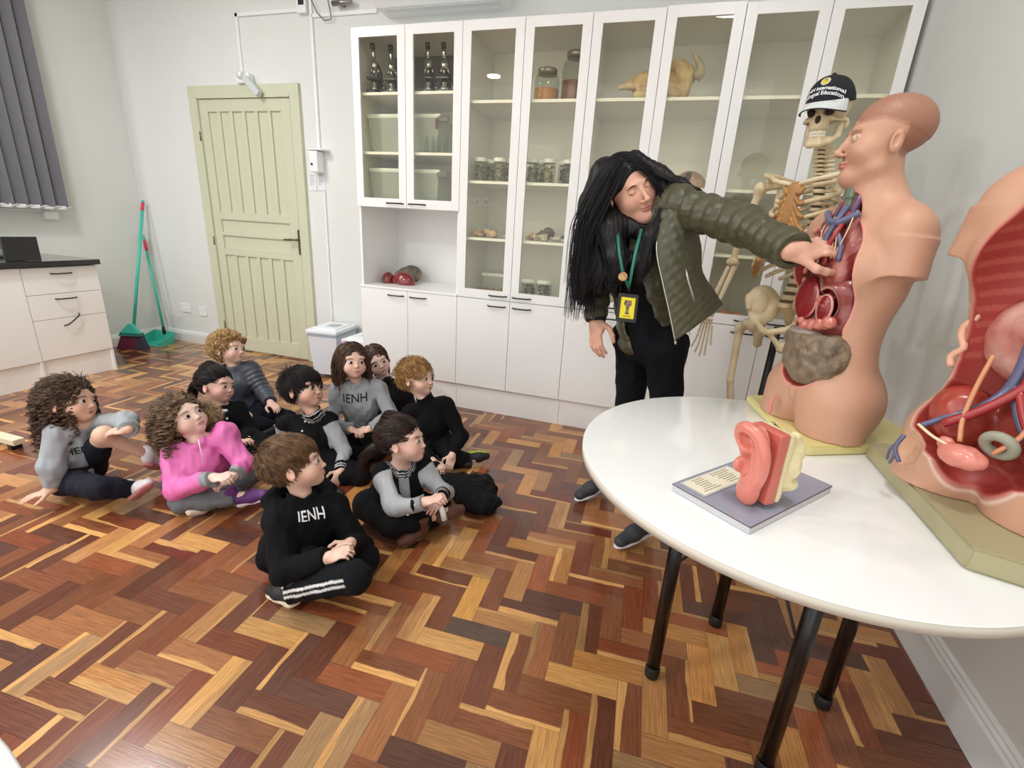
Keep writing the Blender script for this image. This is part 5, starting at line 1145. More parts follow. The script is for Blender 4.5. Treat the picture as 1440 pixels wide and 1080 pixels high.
    for row, z_ in ((0, -.0665), (1, -.0775)):
        for i in range(12):
            a = (i-5.5)/5.5*1.15; tb_.ell(MH @ Vector((.029*math.sin(a), .042+.036*math.cos(a)-.002*row, z_)), (.0035, .0035, .0058), n=8, m=6)
    tb_.build('teeth', M_tooth, so, world=True)
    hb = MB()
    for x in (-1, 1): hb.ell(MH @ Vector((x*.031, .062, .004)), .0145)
    hb.ell(MH @ Vector((0, .074, -.022)), (.009, .009, .013)); hb.build('socket_shade', mat('socket_shade_brown', (66, 40, 30), .8), so, world=True)  # dark balls stand in for the shade inside eye sockets and nose
    MB().tube([mv((0, -.0, .06)), mv((0, -.005, .6)), mv((0, -.01, .9))], .0145, 12).build('stand_pole', M_black, t, world=True)
    b = MB()
    for k in range(5): a = k*1.2566+.3; b.tube([mv((0, 0, .075)), mv((.26*math.cos(a), .26*math.sin(a), .055))], [.016, .011], 8)
    b.build('stand_base', M_black, t, world=True)
    for k in range(5): a = k*1.2566+.3; MB().tube([mv((.26*math.cos(a)-.01, .26*math.sin(a), .024)), mv((.26*math.cos(a)+.01, .26*math.sin(a), .024))], .0235, 14).build('castor', M_black, t, world=True)
    # ---- cap on the skull
    c = thing('baseball_cap', 'black cap with white brim and yellow round badge on the skeleton skull', 'cap', MH @ Vector((0, 0, .06)))
    CM = MH @ frame_of((0, 1, -.13), pos=(0, -.012, .046))
    q = S(); q.ell((0, 0, .0), (.084, .1, .092), k=.004).ell((0, .045, .03), (.05, .05, .05), k=.03).ell((0, 0, -.006), (.079, .095, .085), k=.003, op='s').box((0, 0, -.08), (.3, .3, .078), rd=0, k=.002, op='s').ell((0, -.104, .0), (.03, .03, .026), k=.004, op='s').ell((0, 0, .094), (.007, .007, .005), k=.002)
    q.tor((0, -.088, .0), np.array(Euler((0, 0, 0)).to_matrix()), .001, .001)
    M_capb = mat('black_cotton_twill', (22, 24, 32), .85, bump=.1, bs=400)
    dm = S().frame(CM, q).build('crown', M_capb, c, .0022, wob(.0012, 45, 5))
    b = MB(); n = 20; top, bot = [], []
    for i in range(n+1):
        a = -1.15+2.3*i/n; xi, yi = .083*math.sin(a), .098*math.cos(a)-.003
        L_ = .075*max(0, math.cos(a*1.28))**.55; xo, yo = xi*1.06, yi+L_
        for k in range(5):
            u = k/4; xx = xi+(xo-xi)*u; yy = yi+(yo-yi)*u; zz = .006-.026*u-3.2*xx*xx*u; top.append(CM @ Vector((xx, yy, zz+.0025))); bot.append(CM @ Vector((xx, yy, zz)))
    fs = [(i*5+k, i*5+k+1, (i+1)*5+k+1, (i+1)*5+k) for i in range(n) for k in range(4)]
    v, _ = b.poly(top, fs, True); br = b.build('brim', mat('pale_grey_brim', (214, 218, 216), .7), c, world=True)
    b = MB(); b.poly([p-Vector((0, 0, .0015)) for p in top], fs, True); rim = [top[i*5+4] for i in range(n+1)]; b.tube(rim, .0022, 6); b.build('brim_underside', mat('dark_brim_edge', (50, 52, 56), .8), br, world=True)
    R3 = CM.to_3x3(); rt, upv = R3 @ Vector((-1, 0, 0)), R3 @ Vector((0, -.55, 1))
    M_wt = mat('white_embroidery', (236, 236, 236), .7)
    wrap_text('IENH International', .0155, M_wt, dm, CM @ Vector((0, .085, .042)), rt, upv, 'lettering', c, .0004)
    wrap_text('Bilingual Education', .0155, M_wt, dm, CM @ Vector((0, .09, .026)), rt, upv, 'lettering', c, .0004)
    # round badge
    bo = BVHTree.FromPolygons([WM[c.name] @ v_.co for v_ in dm.data.vertices], [tuple(p.vertices) for p in dm.data.polygons])
    def disc(rad, off, m_, nm, cen=(0, 0), par=c):
        o = CM @ Vector((0, .07, .066)); nrm = rt.cross(upv.normalized()); vs = []
        for k in range(24): a = k*math.pi/12; p = o+rt*(cen[0]+rad*math.cos(a))+upv.normalized()*(cen[1]+rad*math.sin(a))+nrm*.1; h = bo.ray_cast(p, -nrm, .3); vs.append((h[0] if h[0] else p-nrm*.1)+nrm*off)
        cc = sum(vs, Vector())/24; b = MB(); b.poly(vs+[cc+nrm*.001], [(k, (k+1) % 24, 24) for k in range(24)]); return b.build(nm, m_, par, world=True)
    d0 = disc(.0155, .0016, mat('badge_white_ring', (226, 226, 210), .6), 'badge'); disc(.0125, .0028, mat('badge_yellow', (214, 190, 70), .6), 'badge_face', par=d0); disc(.005, .004, mat('badge_olive_mark', (150, 140, 70), .6), 'badge_mark', (.002, .004), d0)
skeleton()
# ------------------------------------------------------------------ people
M_skin = mat('skin', (220, 170, 146), .5, attr='Col', var=.05, vs=60, sss=.12)
M_eye = mat('shaded_eye_white', (188, 180, 176), .3); M_iris = mat('dark_brown_iris', (38, 24, 18), .7, spec=.15)  # eye white darkened in its colour for the shade of the sockets
M_cloth = mat('knitted_cloth', (120, 120, 120), .9, attr='Col', var=.12, vs=90, bump=.12, bs=500, spec=.2)
def J(p): return p if isinstance(p, Vector) else (AY(*p) if len(p) == 3 and abs(p[0]) > 8 else Vector(p))
def hand_ops(side=1, curl=.5, spread=.0, thumb=.5):
    """adult right hand for side=1: wrist at origin, +Y to the fingers, +Z the back of the hand, thumb on -X"""
    s = S(); s.ell((0, .045, -.002), (.039, .048, .0135), k=.008).cap((0, -.008, 0), (0, .02, 0), .023, .027, k=.02).ell((-side*.022, .03, -.01), (.017, .032, .014), k=.01)
    for j, (x, L, r) in enumerate(((-.029, .072, .0082), (-.010, .080, .0086), (.0095, .074, .0082), (.028, .058, .0072))):
        p = np.array([side*x, .083-.004*abs(j-1.3), .001]); a = curl*.5; sp = spread*(j-1.5)*.12*side
        for q, f in enumerate((.45, .3, .25)):
            d = np.array([math.sin(sp), math.cos(a)*math.cos(sp), -math.sin(a)]); n = p+d*L*f
            s.cap(p, n, r*(1-.07*q), r*(1-.07*(q+1)), k=.0035 if q else .008); p = n; a += curl*(1.05 if q == 0 else .8)
    p = np.array([-side*.03, .02, -.008])
    for q, (l, d) in enumerate(((.042, (-.75, .62, -.25)), (.03, (-.45+.6*thumb, .85, -.35)), (.024, (-.2+.7*thumb, .85, -.4)))):
        d = np.array([side*d[0], d[1], d[2]]); d /= np.linalg.norm(d); n = p+d*l; s.cap(p, n, .0115-.001*q, .0105-.001*q, k=.006); p = n
    return s
def seg(P, a, b):
    a, b = V3(a), V3(b); ab = b-a; t = np.clip(((P-a)@ab)/(ab@ab), 0, 1); return np.sqrt(((P-a-t[:, None]*ab)**2).sum(1)), t
def person(sp):
    g = lambda k: J(sp[k]); k_ = sp.get('size', 1.)
    H, N, C, Pv = g('head'), g('neck'), g('chest'), g('pelvis'); SR, SL, ER, EL, WR, WL = [g(x) for x in ('sr', 'sl', 'er', 'el', 'wr', 'wl')]
    KR, KL, AR, AL, TR_, TL = [g(x) for x in ('kr', 'kl', 'ar', 'al', 'tr', 'tl')]
    adult = sp.get('adult', False); r = sp.get('r', 1.)
    if not adult:
        Pv = Pv.copy(); Pv.z = max(Pv.z, .08)
        for q_ in (KR, KL, AR, AL, TR_, TL): q_.z = max(q_.z, .035)
    base = Vector((Pv.x, Pv.y, 0)); t = thing('person', sp['label'], 'person', base, 0, None)
    if not adult:
        mid = (SR+SL)/2; SR, SL = mid+(SR-mid)*.88+Vector((0, 0, .02)), mid+(SL-mid)*.88+Vector((0, 0, .02)); N = N+(H-N)*.22; C = C+Vector((0, 0, .012)); k_ *= 1.07
    lat = (SR-SL).normalized(); upv = (N-Pv).normalized(); fw = upv.cross(lat).normalized() if True else None
    if fw.dot(Vector(sp.get('face', fw))) < 0: fw = -fw
    hw = sp.get('hipw', .062 if not adult else .085)
    plat = Vector(sp['hipdir']).normalized() if 'hipdir' in sp else lat
    HR, HL = Pv+plat*hw, Pv-plat*hw
    if adult: R_ = dict(ch=.1, sh=.05, ua=.044, fa=.034, wr=.024, th=.075, kn=.054, ca=.05, an=.034, nk=.048, bl=.095, pv=.1)
    else: R_ = dict(ch=.07, sh=.035, ua=.029, fa=.025, wr=.0175, th=.05, kn=.038, ca=.036, an=.024, nk=.032, bl=.063, pv=.06)
    R_ = {a: b*r for a, b in R_.items()}
    def torso(s, i, low=True):
        s.cap(Pv, C, R_['bl']+i, R_['ch']*.98+i, k=.04).cap(SR, SL, R_['sh']+i, k=.05).cap(C+plat*0+lat*.02, C-lat*.02, R_['ch']+i, k=.03)
        if low: s.cap(HR, HL, R_['pv']*.9+i, k=.03)
    def arm(s, a, b, c, i, j=None, cuff=0., rings=None):
        j = i if j is None else j
        s.cap(a, b, R_['ua']*1.08+i, R_['ua']*.9+j, k=.018, rings=rings)
        d = (c-b); e = b+d*(1-cuff/max(d.length, .01))
        if cuff is None: s.cap(b, c, R_['fa'], R_['wr'], k=.012)
        else: s.cone(b, e, R_['fa']*1.05+j, R_['wr']*1.1+j, k=.012, rings=rings).ell(b, (R_['ua']*.92+j,)*3, k=.012)
    def leg(s, a, b, c, i, cuff=.0, end=True):
        if cuff < 0: s.cone(a, a+(b-a)*.86, R_['th']+i, R_['kn']+i, k=.03); return
        s.cap(a, b, R_['th']+i, R_['kn']+i, k=.025); s.cap(b, b+(c-b)*.4, R_['kn']*.98+i, R_['ca']+i, k=.02)
        e = c-(c-b).normalized()*cuff; s.cone(b+(c-b)*.38, e, R_['ca']+i, R_['an']*1.12+i, k=.014)
    # --- body
    hf = Vector(sp['look']).normalized(); hu = Vector(sp.get('up', (0, 0, 1))); HM = frame_of(hf, hu, H, k_)
    hops = head_ops('adult' if adult else 'child', sp.get('mouth', 0), sp.get('closed', False)); s = S(); torso(s, 0)
    s.cap(N, H+(HM.to_3x3() @ Vector((0, -.015, -.04))), R_['nk']*1.08, R_['nk'], k=.02)
    for a, b, c in ((SR, ER, WR), (SL, EL, WL)): s.cap(a, b, R_['ua'], R_['ua']*.8, k=.02).cap(b, c, R_['fa'], R_['wr'], k=.012)
    for a, b, c, d in ((HR, KR, AR, TR_), (HL, KL, AL, TL)): s.cap(a, b, R_['th'], R_['kn'], k=.02).cap(b, c, R_['ca'], R_['an']*.8, k=.02).cap(c, c+(d-c)*.3, R_['an']*.7, R_['an']*.6, k=.01)
    s.frame(HM, hops); hsz = sp.get('hand', 1. if adult else .64)
    for side, W, E, key in ((1, WR, ER, 'hr'), (-1, WL, EL, 'hl')):
        hd = sp.get(key, {}); d = Vector(hd.get('dir', (W-E))).normalized(); up = Vector(hd.get('back', (0, 0, 1)))
        s.frame(frame_of(d, up, W, hsz), hand_ops(side, hd.get('curl', .5), hd.get('spread', 0), hd.get('thumb', .5)))
    sk = sp.get('skin', (222, 172, 148)); LH = loc(HM); zz = (1 if adult else .78)
    my = -.0665 if adult else -.0505
    def col(P):
        q = LH(P); c = np.tile(lrgb(sk), (len(P), 1)); near = (np.abs(q) < .13).all(1)
        lips = np.exp(-((q[:, 0]/(.019*zz))**4+((q[:, 2]-my)/(.0085*zz))**4))*(q[:, 1] > .062)*near; c = mix(c, sp.get('lips', (190, 104, 98)), np.clip(lips, 0, 1)*.85)
        ch = np.exp(-(((np.abs(q[:, 0])-.04)/.02)**2+((q[:, 2]+.03)/.018)**2))*(q[:, 1] > .02)*near; c = mix(c, tuple(np.array(sk)*np.array((1.0, .86, .84))), ch*.5)
        ear = np.exp(-((np.abs(q[:, 0])-.074)/.01)**2)*near; return mix(c, tuple(np.array(sk)*np.array((.97, .82, .78))), ear*.35)
    bd = s.build('body', M_skin, t, .0034 if adult else .003, None, col)
    ex, ey, ez, er = hops.eye; gz = Vector(sp.get('gaze', (0, 0, 0))); bt = 1.7 if adult else 1; ab = .0032 if adult else 0
    for x in (-1, 1):
        c = Vector((x*ex, ey, ez)); gd = (Vector((0, 1, .04))+gz).normalized(); p = c+gd*er*.38
        if not sp.get('closed'):
            MB().ell(HM @ c, er*k_, n=16, m=10).build('eye', M_eye, bd, world=True); MB().ell(HM @ p, er*.71*k_, n=14, m=10).build('iris', M_iris, bd, world=True)
            lash = [Vector((x*(ex-.013+.026*i/6), ey+.0062-.006*abs(i/6-.5)**1.5*2.2, ez+.0014+.0040*math.sin(math.pi*i/6))) for i in range(7)]
        else: lash = [Vector((x*(ex-.013+.026*i/6), ey+.0092-.00035*(i-3)**2, ez-.0035-.0012*math.sin(math.pi*i/6))) for i in range(7)]
        MB().tube([HM @ q for q in lash], [.0006*k_*bt]+[.0011*k_*bt]*5+[.0008*k_*bt], 6).build('eyelash', sp['hairmat'], bd, world=True)
        bw = [Vector((x*(ex-.013), ey+.0118+ab, ez+.0168)), Vector((x*ex, ey+.012+ab, ez+.0202)), Vector((x*(ex+.015), ey+.0035+ab, ez+.0168))]
        MB().tube([HM @ q for q in spl(bw, 3)], [.0009*k_*bt]+[.0014*k_*bt]*5+[.0008*k_*bt], 6).build('eyebrow', sp['hairmat'], bd, world=True)
    # --- hair
    sp['hairfn'](t, HM, sp)
    # --- trousers
    if sp.get('pants'):
        s = S(); i = sp.get('pi', .009); s.cap(HR, HL, R_['pv']*.92+i, k=.03).cap(Pv, Pv+(C-Pv)*.35, R_['bl']+i, k=.03); leg(s, HR, KR, AR, i, sp.get('rcuff', .0)); leg(s, HL, KL, AL, i, sp.get('lcuff', .0))
        s.box((Pv.x, Pv.y, -.098), (2, 2, .1), rd=0, k=.0005, op='s'); pc = sp['pants']
        def pcol(P):
            c = np.tile(lrgb(pc), (len(P), 1))
            if sp.get('stripes'):
                for (a, b, c_) in ((HR, KR, AR), (HL, KL, AL)):
                    sd = Vector(sp['stripes']); axis = (c_-b).normalized()
                    for A, B in ((b, c_),):
                        d, tt = seg(P, A, B); ctr = V3(A)+tt[:, None]*(V3(B)-V3(A)); rad = P-ctr; n = V3(axis.cross(sd).normalized()); o = rad@n; fr = rad@V3(sd) > 0
                        for off in (-.009, .009): c = mix(c, (220, 220, 218), ((np.abs(o-off) < .0042)*fr*(d < .07)*(tt > .02)*(tt < 1)).astype(float))
            return c
        s.build('trousers', M_cloth, t, .0038, add_disp(wob(.0035, 30, 3), wob(.0015, 80, 5)), pcol)
    # --- top
    i = sp.get('ti', .011); s = S(); torso(s, i, sp.get('long', True)); cf = sp.get('cuff', .004)
    arm(s, SR, ER, WR, i, sp.get('tj', i*.8), cf, sp.get('rings')); arm(s, SL, EL, WL, i, sp.get('tj', i*.8), cf, sp.get('rings'))
    s.cap(N-(H-N)*.15, N+(H-N)*sp.get('collar', .12), R_['nk']+i*.9, R_['nk']+i*.7, k=.015)
    for q in sp.get('extra', []): q(s)
    nd = (H-N).normalized(); s.cone(N+nd*(-.01 if not sp.get('turtle') else .02), N+nd*.09, R_['nk']+.004, R_['nk']+.03, k=.004, op='s'); s.frame(HM, S().ell((0, .01, -.02), (.075, .08, .085), op='s', k=.003)) if sp.get('headclear', True) else None
    s.box((Pv.x, Pv.y, -.097), (2, 2, .1), rd=0, k=.0005, op='s')
    tc = sp['top']; ctx = dict(SR=SR, SL=SL, ER=ER, EL=EL, WR=WR, WL=WL, N=N, C=C, Pv=Pv, H=H, lat=lat, fw=fw, up=upv, R=R_, HR=HR, HL=HL)
    tcol = (lambda P: tc(P, ctx)) if callable(tc) else (lambda P: np.tile(lrgb(tc), (len(P), 1)))
    amp = sp.get('fold', .0045)*1.25
    top = s.build(sp.get('topname', 'sweatshirt'), sp.get('topmat', M_cloth), t, .0035, add_disp(wob(amp, 26, 11), wob(amp*.5, 60, 12)), tcol)
    # --- shoes
    for A, T_, Kn, key in ((AR, TR_, KR, 'r'), (AL, TL, KL, 'l')):
        d = T_-A; ln = d.length; f = d.normalized(); su = Vector(sp.get('sole'+key, (0, 0, 1))); u = (su-f*su.dot(f)).normalized(); Fm = frame_of(f, u, A, 1); w_ = .034*r if adult else .026; hh = .05 if adult else .034
        L = ln+(.03 if adult else .02)
        q = S(); q.cap((0, -.012, -hh*.35), (0, L*.45, -hh*.5), w_*.95, w_, k=.01).cap((0, L*.45, -hh*.55), (0, L*.82, -hh*.72), w_, w_*.8, k=.02).cone((0, -.01, -hh*.2), (0, -.012, .045 if not sp.get('boots') else .075), w_*.95, w_*.9, k=.012)
        q.box((0, 0, -hh-.2), (.3, .6, .2), rd=0, k=.001, op='s'); sc_ = sp.get('shoe', (40, 40, 42))
        sc2 = sp.get('shoe'+key, sc_)
        sh = S().frame(Fm, q).build('shoe' if not sp.get('boots') else 'boot', mat('shoe_fabric', sc2, .6, var=.15, vs=60, bump=.1, bs=300), t, .0028, wob(.0006, 90, 2))
        q = S(); q.box((0, L*.2, -hh-.003), (w_*.86, L*.32, .008), rd=.007).ell((0, L*.62, -hh-.003), (w_*.98, L*.36, .010), k=.012).ell((0, .0, -hh-.003), (w_*.86, w_*.9, .010), k=.01)
        S().frame(Fm, q).build('sole', mat('shoe_sole', sp.get('solecol'+key, sp.get('solecol', (230, 230, 228))), .6), sh, .0026)
        if sp.get('laces'):
            b = MB(); 
            for n_ in range(4): y_ = L*(.22+.11*n_); z_ = -hh*.45+w_*.98-.03*n_*.28; b.tube([Fm @ Vector((-w_*.5, y_, z_-.008)), Fm @ Vector((0, y_+.006, z_+.001)), Fm @ Vector((w_*.5, y_, z_-.008))], .002, 6)
            b.build('laces', sp['laces'], sh, world=True)
    ctx.update(t=t, HM=HM, top=top, body=bd); return ctx
# --- strands of hair
def strands(name, m, par, HM, n, length, r=.0016, nst=10, stiff=.6, grav=.5, comb=None, curl=(0, 0), mask=None, seed=1, lift=.25, coll=(), ell=((0, -.016, .034), (.075, .087, .075)), gdir=(0, 0, -1), sides=3, taper=.5, lenf=None, target=None, clump=1, cj=.0028):
    rg = np.random.default_rng(seed); c, rr = np.array(ell[0]), np.array(ell[1]); out = []
    while len(out) < n:
        v = rg.normal(size=3); v /= np.linalg.norm(v); p = c+rr*v
        if mask(p): out.append(p)
    P = np.array(out); nrm = (P-c)/rr**2; nrm /= np.linalg.norm(nrm, axis=1)[:, None]
    R3 = np.array(HM.to_3x3()); sc_ = np.linalg.norm(R3[:, 0]); Rn = R3/sc_; g = np.array(gdir, float)@Rn; T0 = V3(HM.translation)
    D = nrm*lift+(comb(P, nrm) if comb is not None else 0); D /= np.linalg.norm(D, axis=1)[:, None]+1e-9
    Ls = length*rg.uniform(.75, 1.1, n)*(lenf(P) if lenf else 1); pts = [P.copy()]; p = P.copy()
    if target is not None:
        TG = np.array(target)
        for k in range(nst):
            u = (k+1)/nst; CP_ = np.stack([P[:, 0], (P[:, 1]+TG[1])*.5, np.where(P[:, 1] > -.02, np.maximum(P[:, 2]*1.5+.02, -.02), P[:, 2])], 1); p = P*(1-u)**2+CP_*2*u*(1-u)+TG*u*u+rg.normal(size=P.shape)*.0008; q = (p-c)/rr; d = np.sqrt((q**2).sum(1)); lim = 1.03+.04*math.sin(math.pi*u); ins = d < lim; p[ins] = c+q[ins]/d[ins][:, None]*lim*rr; pts.append(p.copy())
    for k in range(nst if target is None else 0):
        cd = comb(p, nrm) if comb is not None and k < nst*.5 else 0
        D = D*stiff+g*grav+cd*.5+rg.normal(size=D.shape)*.04; D /= np.linalg.norm(D, axis=1)[:, None]+1e-9; p = p+D*(Ls/nst)[:, None]
        q = (p-c)/rr; d = np.sqrt((q**2).sum(1)); ins = d < 1.02; p[ins] = c+q[ins]/d[ins][:, None]*1.02*rr
        for cc, cr in coll:
            lc = Rn.T@(np.array(cc)-T0)/sc_; v = p-lc; dd = np.sqrt((v**2).sum(1)); i2 = dd < cr/sc_; p[i2] = lc+v[i2]/dd[i2][:, None]*cr/sc_
        pts.append(p.copy())
    A = np.stack(pts, 1)
    n0 = n
    if curl[0]:
        ph = rg.uniform(0, 6.28, n); s_ = np.linspace(0, 1, nst+1)[None]*Ls[:, None]; w_ = np.minimum(1, np.linspace(0, 1, nst+1)*2.5)[None]
        u = np.cross(A[:, -1]-A[:, 0], rg.normal(size=(n, 3))); u /= np.linalg.norm(u, axis=1)[:, None]+1e-9; tt = A[:, -1]-A[:, 0]; tt /= np.linalg.norm(tt, axis=1)[:, None]+1e-9; v = np.cross(tt, u)
        a = ph[:, None]+s_*curl[1]; A = A+curl[0]*w_[..., None]*(np.cos(a)[..., None]*u[:, None]+np.sin(a)[..., None]*v[:, None])
    if clump > 1:
        A = np.concatenate([A+rg.normal(size=(n, 1, 3))*cj for _ in range(clump)]); n *= clump
    A = A@R3.T+T0; K = nst+1; tng = np.gradient(A, axis=1); tng /= np.linalg.norm(tng, axis=2)[..., None]+1e-9
    ref = rg.normal(size=(n, 1, 3)); u = np.cross(tng, ref); u /= np.linalg.norm(u, axis=2)[..., None]+1e-9; v = np.cross(tng, u)
    rad = r*sc_*(1-taper*np.linspace(0, 1, K)**2)[None, :, None]; V = np.stack([A+rad*(math.cos(6.2832*j/sides)*u+math.sin(6.2832*j/sides)*v) for j in range(sides)], 2).reshape(-1, 3)
    idx = (np.arange(n)[:, None, None]*K+np.arange(nst)[None, :, None])*sides; j = np.arange(sides)[None, None]; j2 = (j+1) % sides
    Q = np.stack([idx+j, idx+j2, idx+sides+j2, idx+sides+j], -1).reshape(-1, 4)
    return np_mesh(name, V, Q, m, par)
def hair_mat(name, rgb, rgb2): return mat(name, rgb, .45, rgb2=rgb2, vs=40, spec=.3)
def hairline(front=.056, nape=-.055, side=.0):
    def f(p):
        x, y, z = p
        if nape > -.066: return z > nape and (x/.066)**2+((y-.1)/.072)**2+((z+.03)/.078)**2 > 1 and ((abs(x)-.08)/.024)**2+((y-.03)/.04)**2+((z+.035)/.036)**2 > 1
        if y > .035: return z > front-.1*max(0, abs(x)-.045)
        if y > .005: return z > side+(front-side)*(y-.005)/.03
        return z > nape+(side-nape)*max(0, (y+.035)/.04) if y > -.035 else z > nape
    return f
def scalp(par, HM, m, adult=False, ell=None, grow=0., face=None, extra=None, disp=None, name='hair'):
    c, r = ell if ell else (((0, -.016, .034), (.074, .086, .074)) if not adult else ((0, -.02, .04), (.077, .096, .08)))
    q = S(); q.ell(c, tuple(a+grow for a in r), k=.005)
    if adult: q.ell((0, .1, -.035), (.07, .075, .1), k=.012, op='s').ell((.085, .045, -.05), (.03, .05, .06), k=.01, op='s').ell((-.085, .045, -.05), (.03, .05, .06), k=.01, op='s')
    else: q.ell((0, .1, -.03), (.068, .074, .08), k=.010, op='s').ell((.078, .03, -.035), (.03, .045, .042), k=.01, op='s').ell((-.078, .03, -.035), (.03, .045, .042), k=.01, op='s').box((0, .0, -.16), (.2, .2, .105), rd=.0, k=.01, op='s')
    if extra: extra(q)
    return S().frame(HM, q).build(name, m, par, .003, disp)
ESC = ((0, -.016, .034), (.077, .089, .077))
def short_hair(m, L=.035, lift=.1, curl=(0, 0), cmb=None, front=.05, n=1500, seed=1, grow=.003, fringe=None):
    def fn(t, HM, sp):
        h = scalp(t, HM, m, grow=min(grow, .001))
        def comb(P, nrm):
            c = np.zeros_like(P); c[:, 1] = .5; c[:, 2] = -.25; c[:, 0] = .35
            if cmb is not None: c[:] = cmb
            return c-nrm*(c*nrm).sum(1)[:, None]
        strands('hair_locks', m, h, HM, int(n*1.7), L, .0015, 7, .72, .12, comb, curl, hairline(front, -.05, .0), seed, lift, ell=ESC, lenf=lambda P: 1+.5*(P[:, 1] > .03)*(fringe or 0)+.3*(P[:, 2] > .08))
    return fn
def curly_hair(m, L=.16, curl=(.009, 260), n=800, seed=2, front=.055, coll=(), vol=.8, tie=None, grav=.35):
    def fn(t, HM, sp):
        h = scalp(t, HM, m, grow=.001)
        def comb(P, nrm):
            c = np.zeros_like(P); c[:, 1] = -.8; c[:, 0] = P[:, 0]*5; return c-nrm*(c*nrm).sum(1)[:, None]
        strands('curls', m, h, HM, n//5, L, .0021, 26, .75, grav, comb, curl, hairline(front, -.06, .01), seed, vol, coll=sp.get('hcoll', ()), ell=ESC, clump=5)
        strands('underlayer', m, h, HM, 900, .06, .0018, 8, .6, .0, comb, (.003, 150), hairline(front, -.06, .01), seed+5, .05, ell=ESC)
    return fn
def long_hair(m, L=.2, n=900, seed=3, back=True, curl=(.002, 60), grav=.6, front=.055):
    def fn(t, HM, sp):
        h = scalp(t, HM, m, grow=.0)
        def comb(P, nrm):
            c = np.zeros_like(P); c[:, 0] = np.sign(P[:, 0])*.6; c[:, 1] = -.35; c[:, 2] = -.3; return c-nrm*(c*nrm).sum(1)[:, None]
        strands('long_locks', m, h, HM, n, L, .0018, 14, .6, grav, comb, curl, hairline(front, -.06, .0), seed, .1, coll=sp.get('hcoll', ()), ell=ESC)
    return fn
def pony_hair(m, at=(0, -.1, .03), L=.15, n=700, seed=4, curl=(.002, 50), front=.058, tie=(60, 50, 60)):
    def fn(t, HM, sp):
        h = scalp(t, HM, m, grow=.0); A = np.array(at)
        def comb(P, nrm):
            c = A-P; c /= np.linalg.norm(c, axis=1)[:, None]; return (c-nrm*(c*nrm).sum(1)[:, None])*1.2
        strands('pulled_back_hair', m, h, HM, n, .075, .0018, 8, .5, 0, comb, (0, 0), lambda p, f_=hairline(front, -.055, .0): f_(p) and not (p[1] > -.005 and p[2] < .005), seed, .05, ell=ESC, target=at)
        MB().ell(HM @ Vector(at), .017).build('hair_tie', mat('hair_tie', tie, .6), h, world=True)
        PM = HM @ Matrix.Translation(at)
        strands('ponytail', m, h, PM, 320, L, .002, 12, .8, .35, lambda P, nr: np.tile(np.array([0, -.8, 0]), (len(P), 1)), curl, lambda p: p[1] < .005, seed+9, .4, coll=sp.get('hcoll', ()), ell=((0, 0, 0), (.016, .016, .016)))
    return fn
# --- clothing colours
def varsity(P, c, body=(15, 15, 17), sl=(176, 178, 180), front=None):
    n = len(P); C = np.tile(lrgb(body), (n, 1)); R_ = c['R']; side = np.abs((P-V3(c['C']))@V3(c['lat']))
    for S0, E0, W0 in ((c['SR'], c['ER'], c['WR']), (c['SL'], c['EL'], c['WL'])):
        d1, t1 = seg(P, S0, E0); d2, t2 = seg(P, E0, W0); w = ((d1 < R_['ua']+.024)*(t1 > .12)*(side > R_['ch']*.7)+(d2 < R_['fa']+.022)*(t2 > .0)) > 0
        C = mix(C, sl, w.astype(float)); L2 = (W0-E0).length; cuff = (d2 < R_['fa']+.024)*(t2 > 1-.042/L2); C = mix(C, body, cuff.astype(float))
        x = (1-t2)*L2; C = mix(C, (214, 214, 214), (cuff*(((x > .008)*(x < .013))+((x > .02)*(x < .025)))).astype(float).clip(0, 1))
    h = (P-V3(c['Pv']))@V3(c['up']); body_ = seg(P, c['Pv'], c['N'])[0] < .14
    dn = np.linalg.norm(P-V3(c['N']), axis=1); col = (dn < R_['nk']+.032); C = mix(C, body, col.astype(float)); C = mix(C, (206, 206, 206), (col*(np.sin(dn*900) > .45)).astype(float))
    if front:
        r = P-V3(c['C']); x = r@V3(c['lat']); f = r@V3(c['fw']); C = mix(C, front, ((np.abs(x) < .022)*(f > 0)*(h > .02)*~col).astype(float))
    return C
def buttons(ctx, n=4, dx=.024):
    b = MB(); tv = BVHTree.FromPolygons([WM[ctx['t'].name] @ v.co for v in ctx['top'].data.vertices], [tuple(p.vertices) for p in ctx['top'].data.polygons])
    for i in range(n):
        p = ctx['N']+(ctx['Pv']-ctx['N'])*(.22+.6*i/n)+ctx['lat']*dx; h = tv.ray_cast(p+ctx['fw']*.3, -ctx['fw'])
        if h[0]: b.ell(h[0], .0052)
    b.build('snap_buttons', M_tooth, ctx['top'], world=True)
M_txtw = mat('white_print', (226, 226, 226), .8); M_txtb = mat('black_print', (26, 26, 28), .8); M_txtg = mat('navy_grey_print', (52, 54, 62), .8)
def chest_text(ctx, txt, size, m, dz=0., dx=0., roll=0., ratio=.5):
    o = ctx['N']+(ctx['Pv']-ctx['N'])*ratio+ctx['lat']*dx+ctx['fw']*.1; rt = -ctx['lat']; upv = ctx['up']
    if rt.cross(upv).dot(ctx['fw']) < 0: rt = -rt
    wrap_text(txt, size, m, ctx['top'], o+upv*dz, rt, upv, 'lettering', ctx['t'], .0004, off=.0035)
def hoodie_hood(N, back, r=.05):
    def f(s):
        for k in range(9):
            a = -2.3+4.6*k/8
        return s
    return f
CR, CU, CFW = VR, VU, -VF     # right, up and towards the viewer, used only to write down which way a head is turned
def look(r, u, f): return CR*r+CU*u+CFW*f
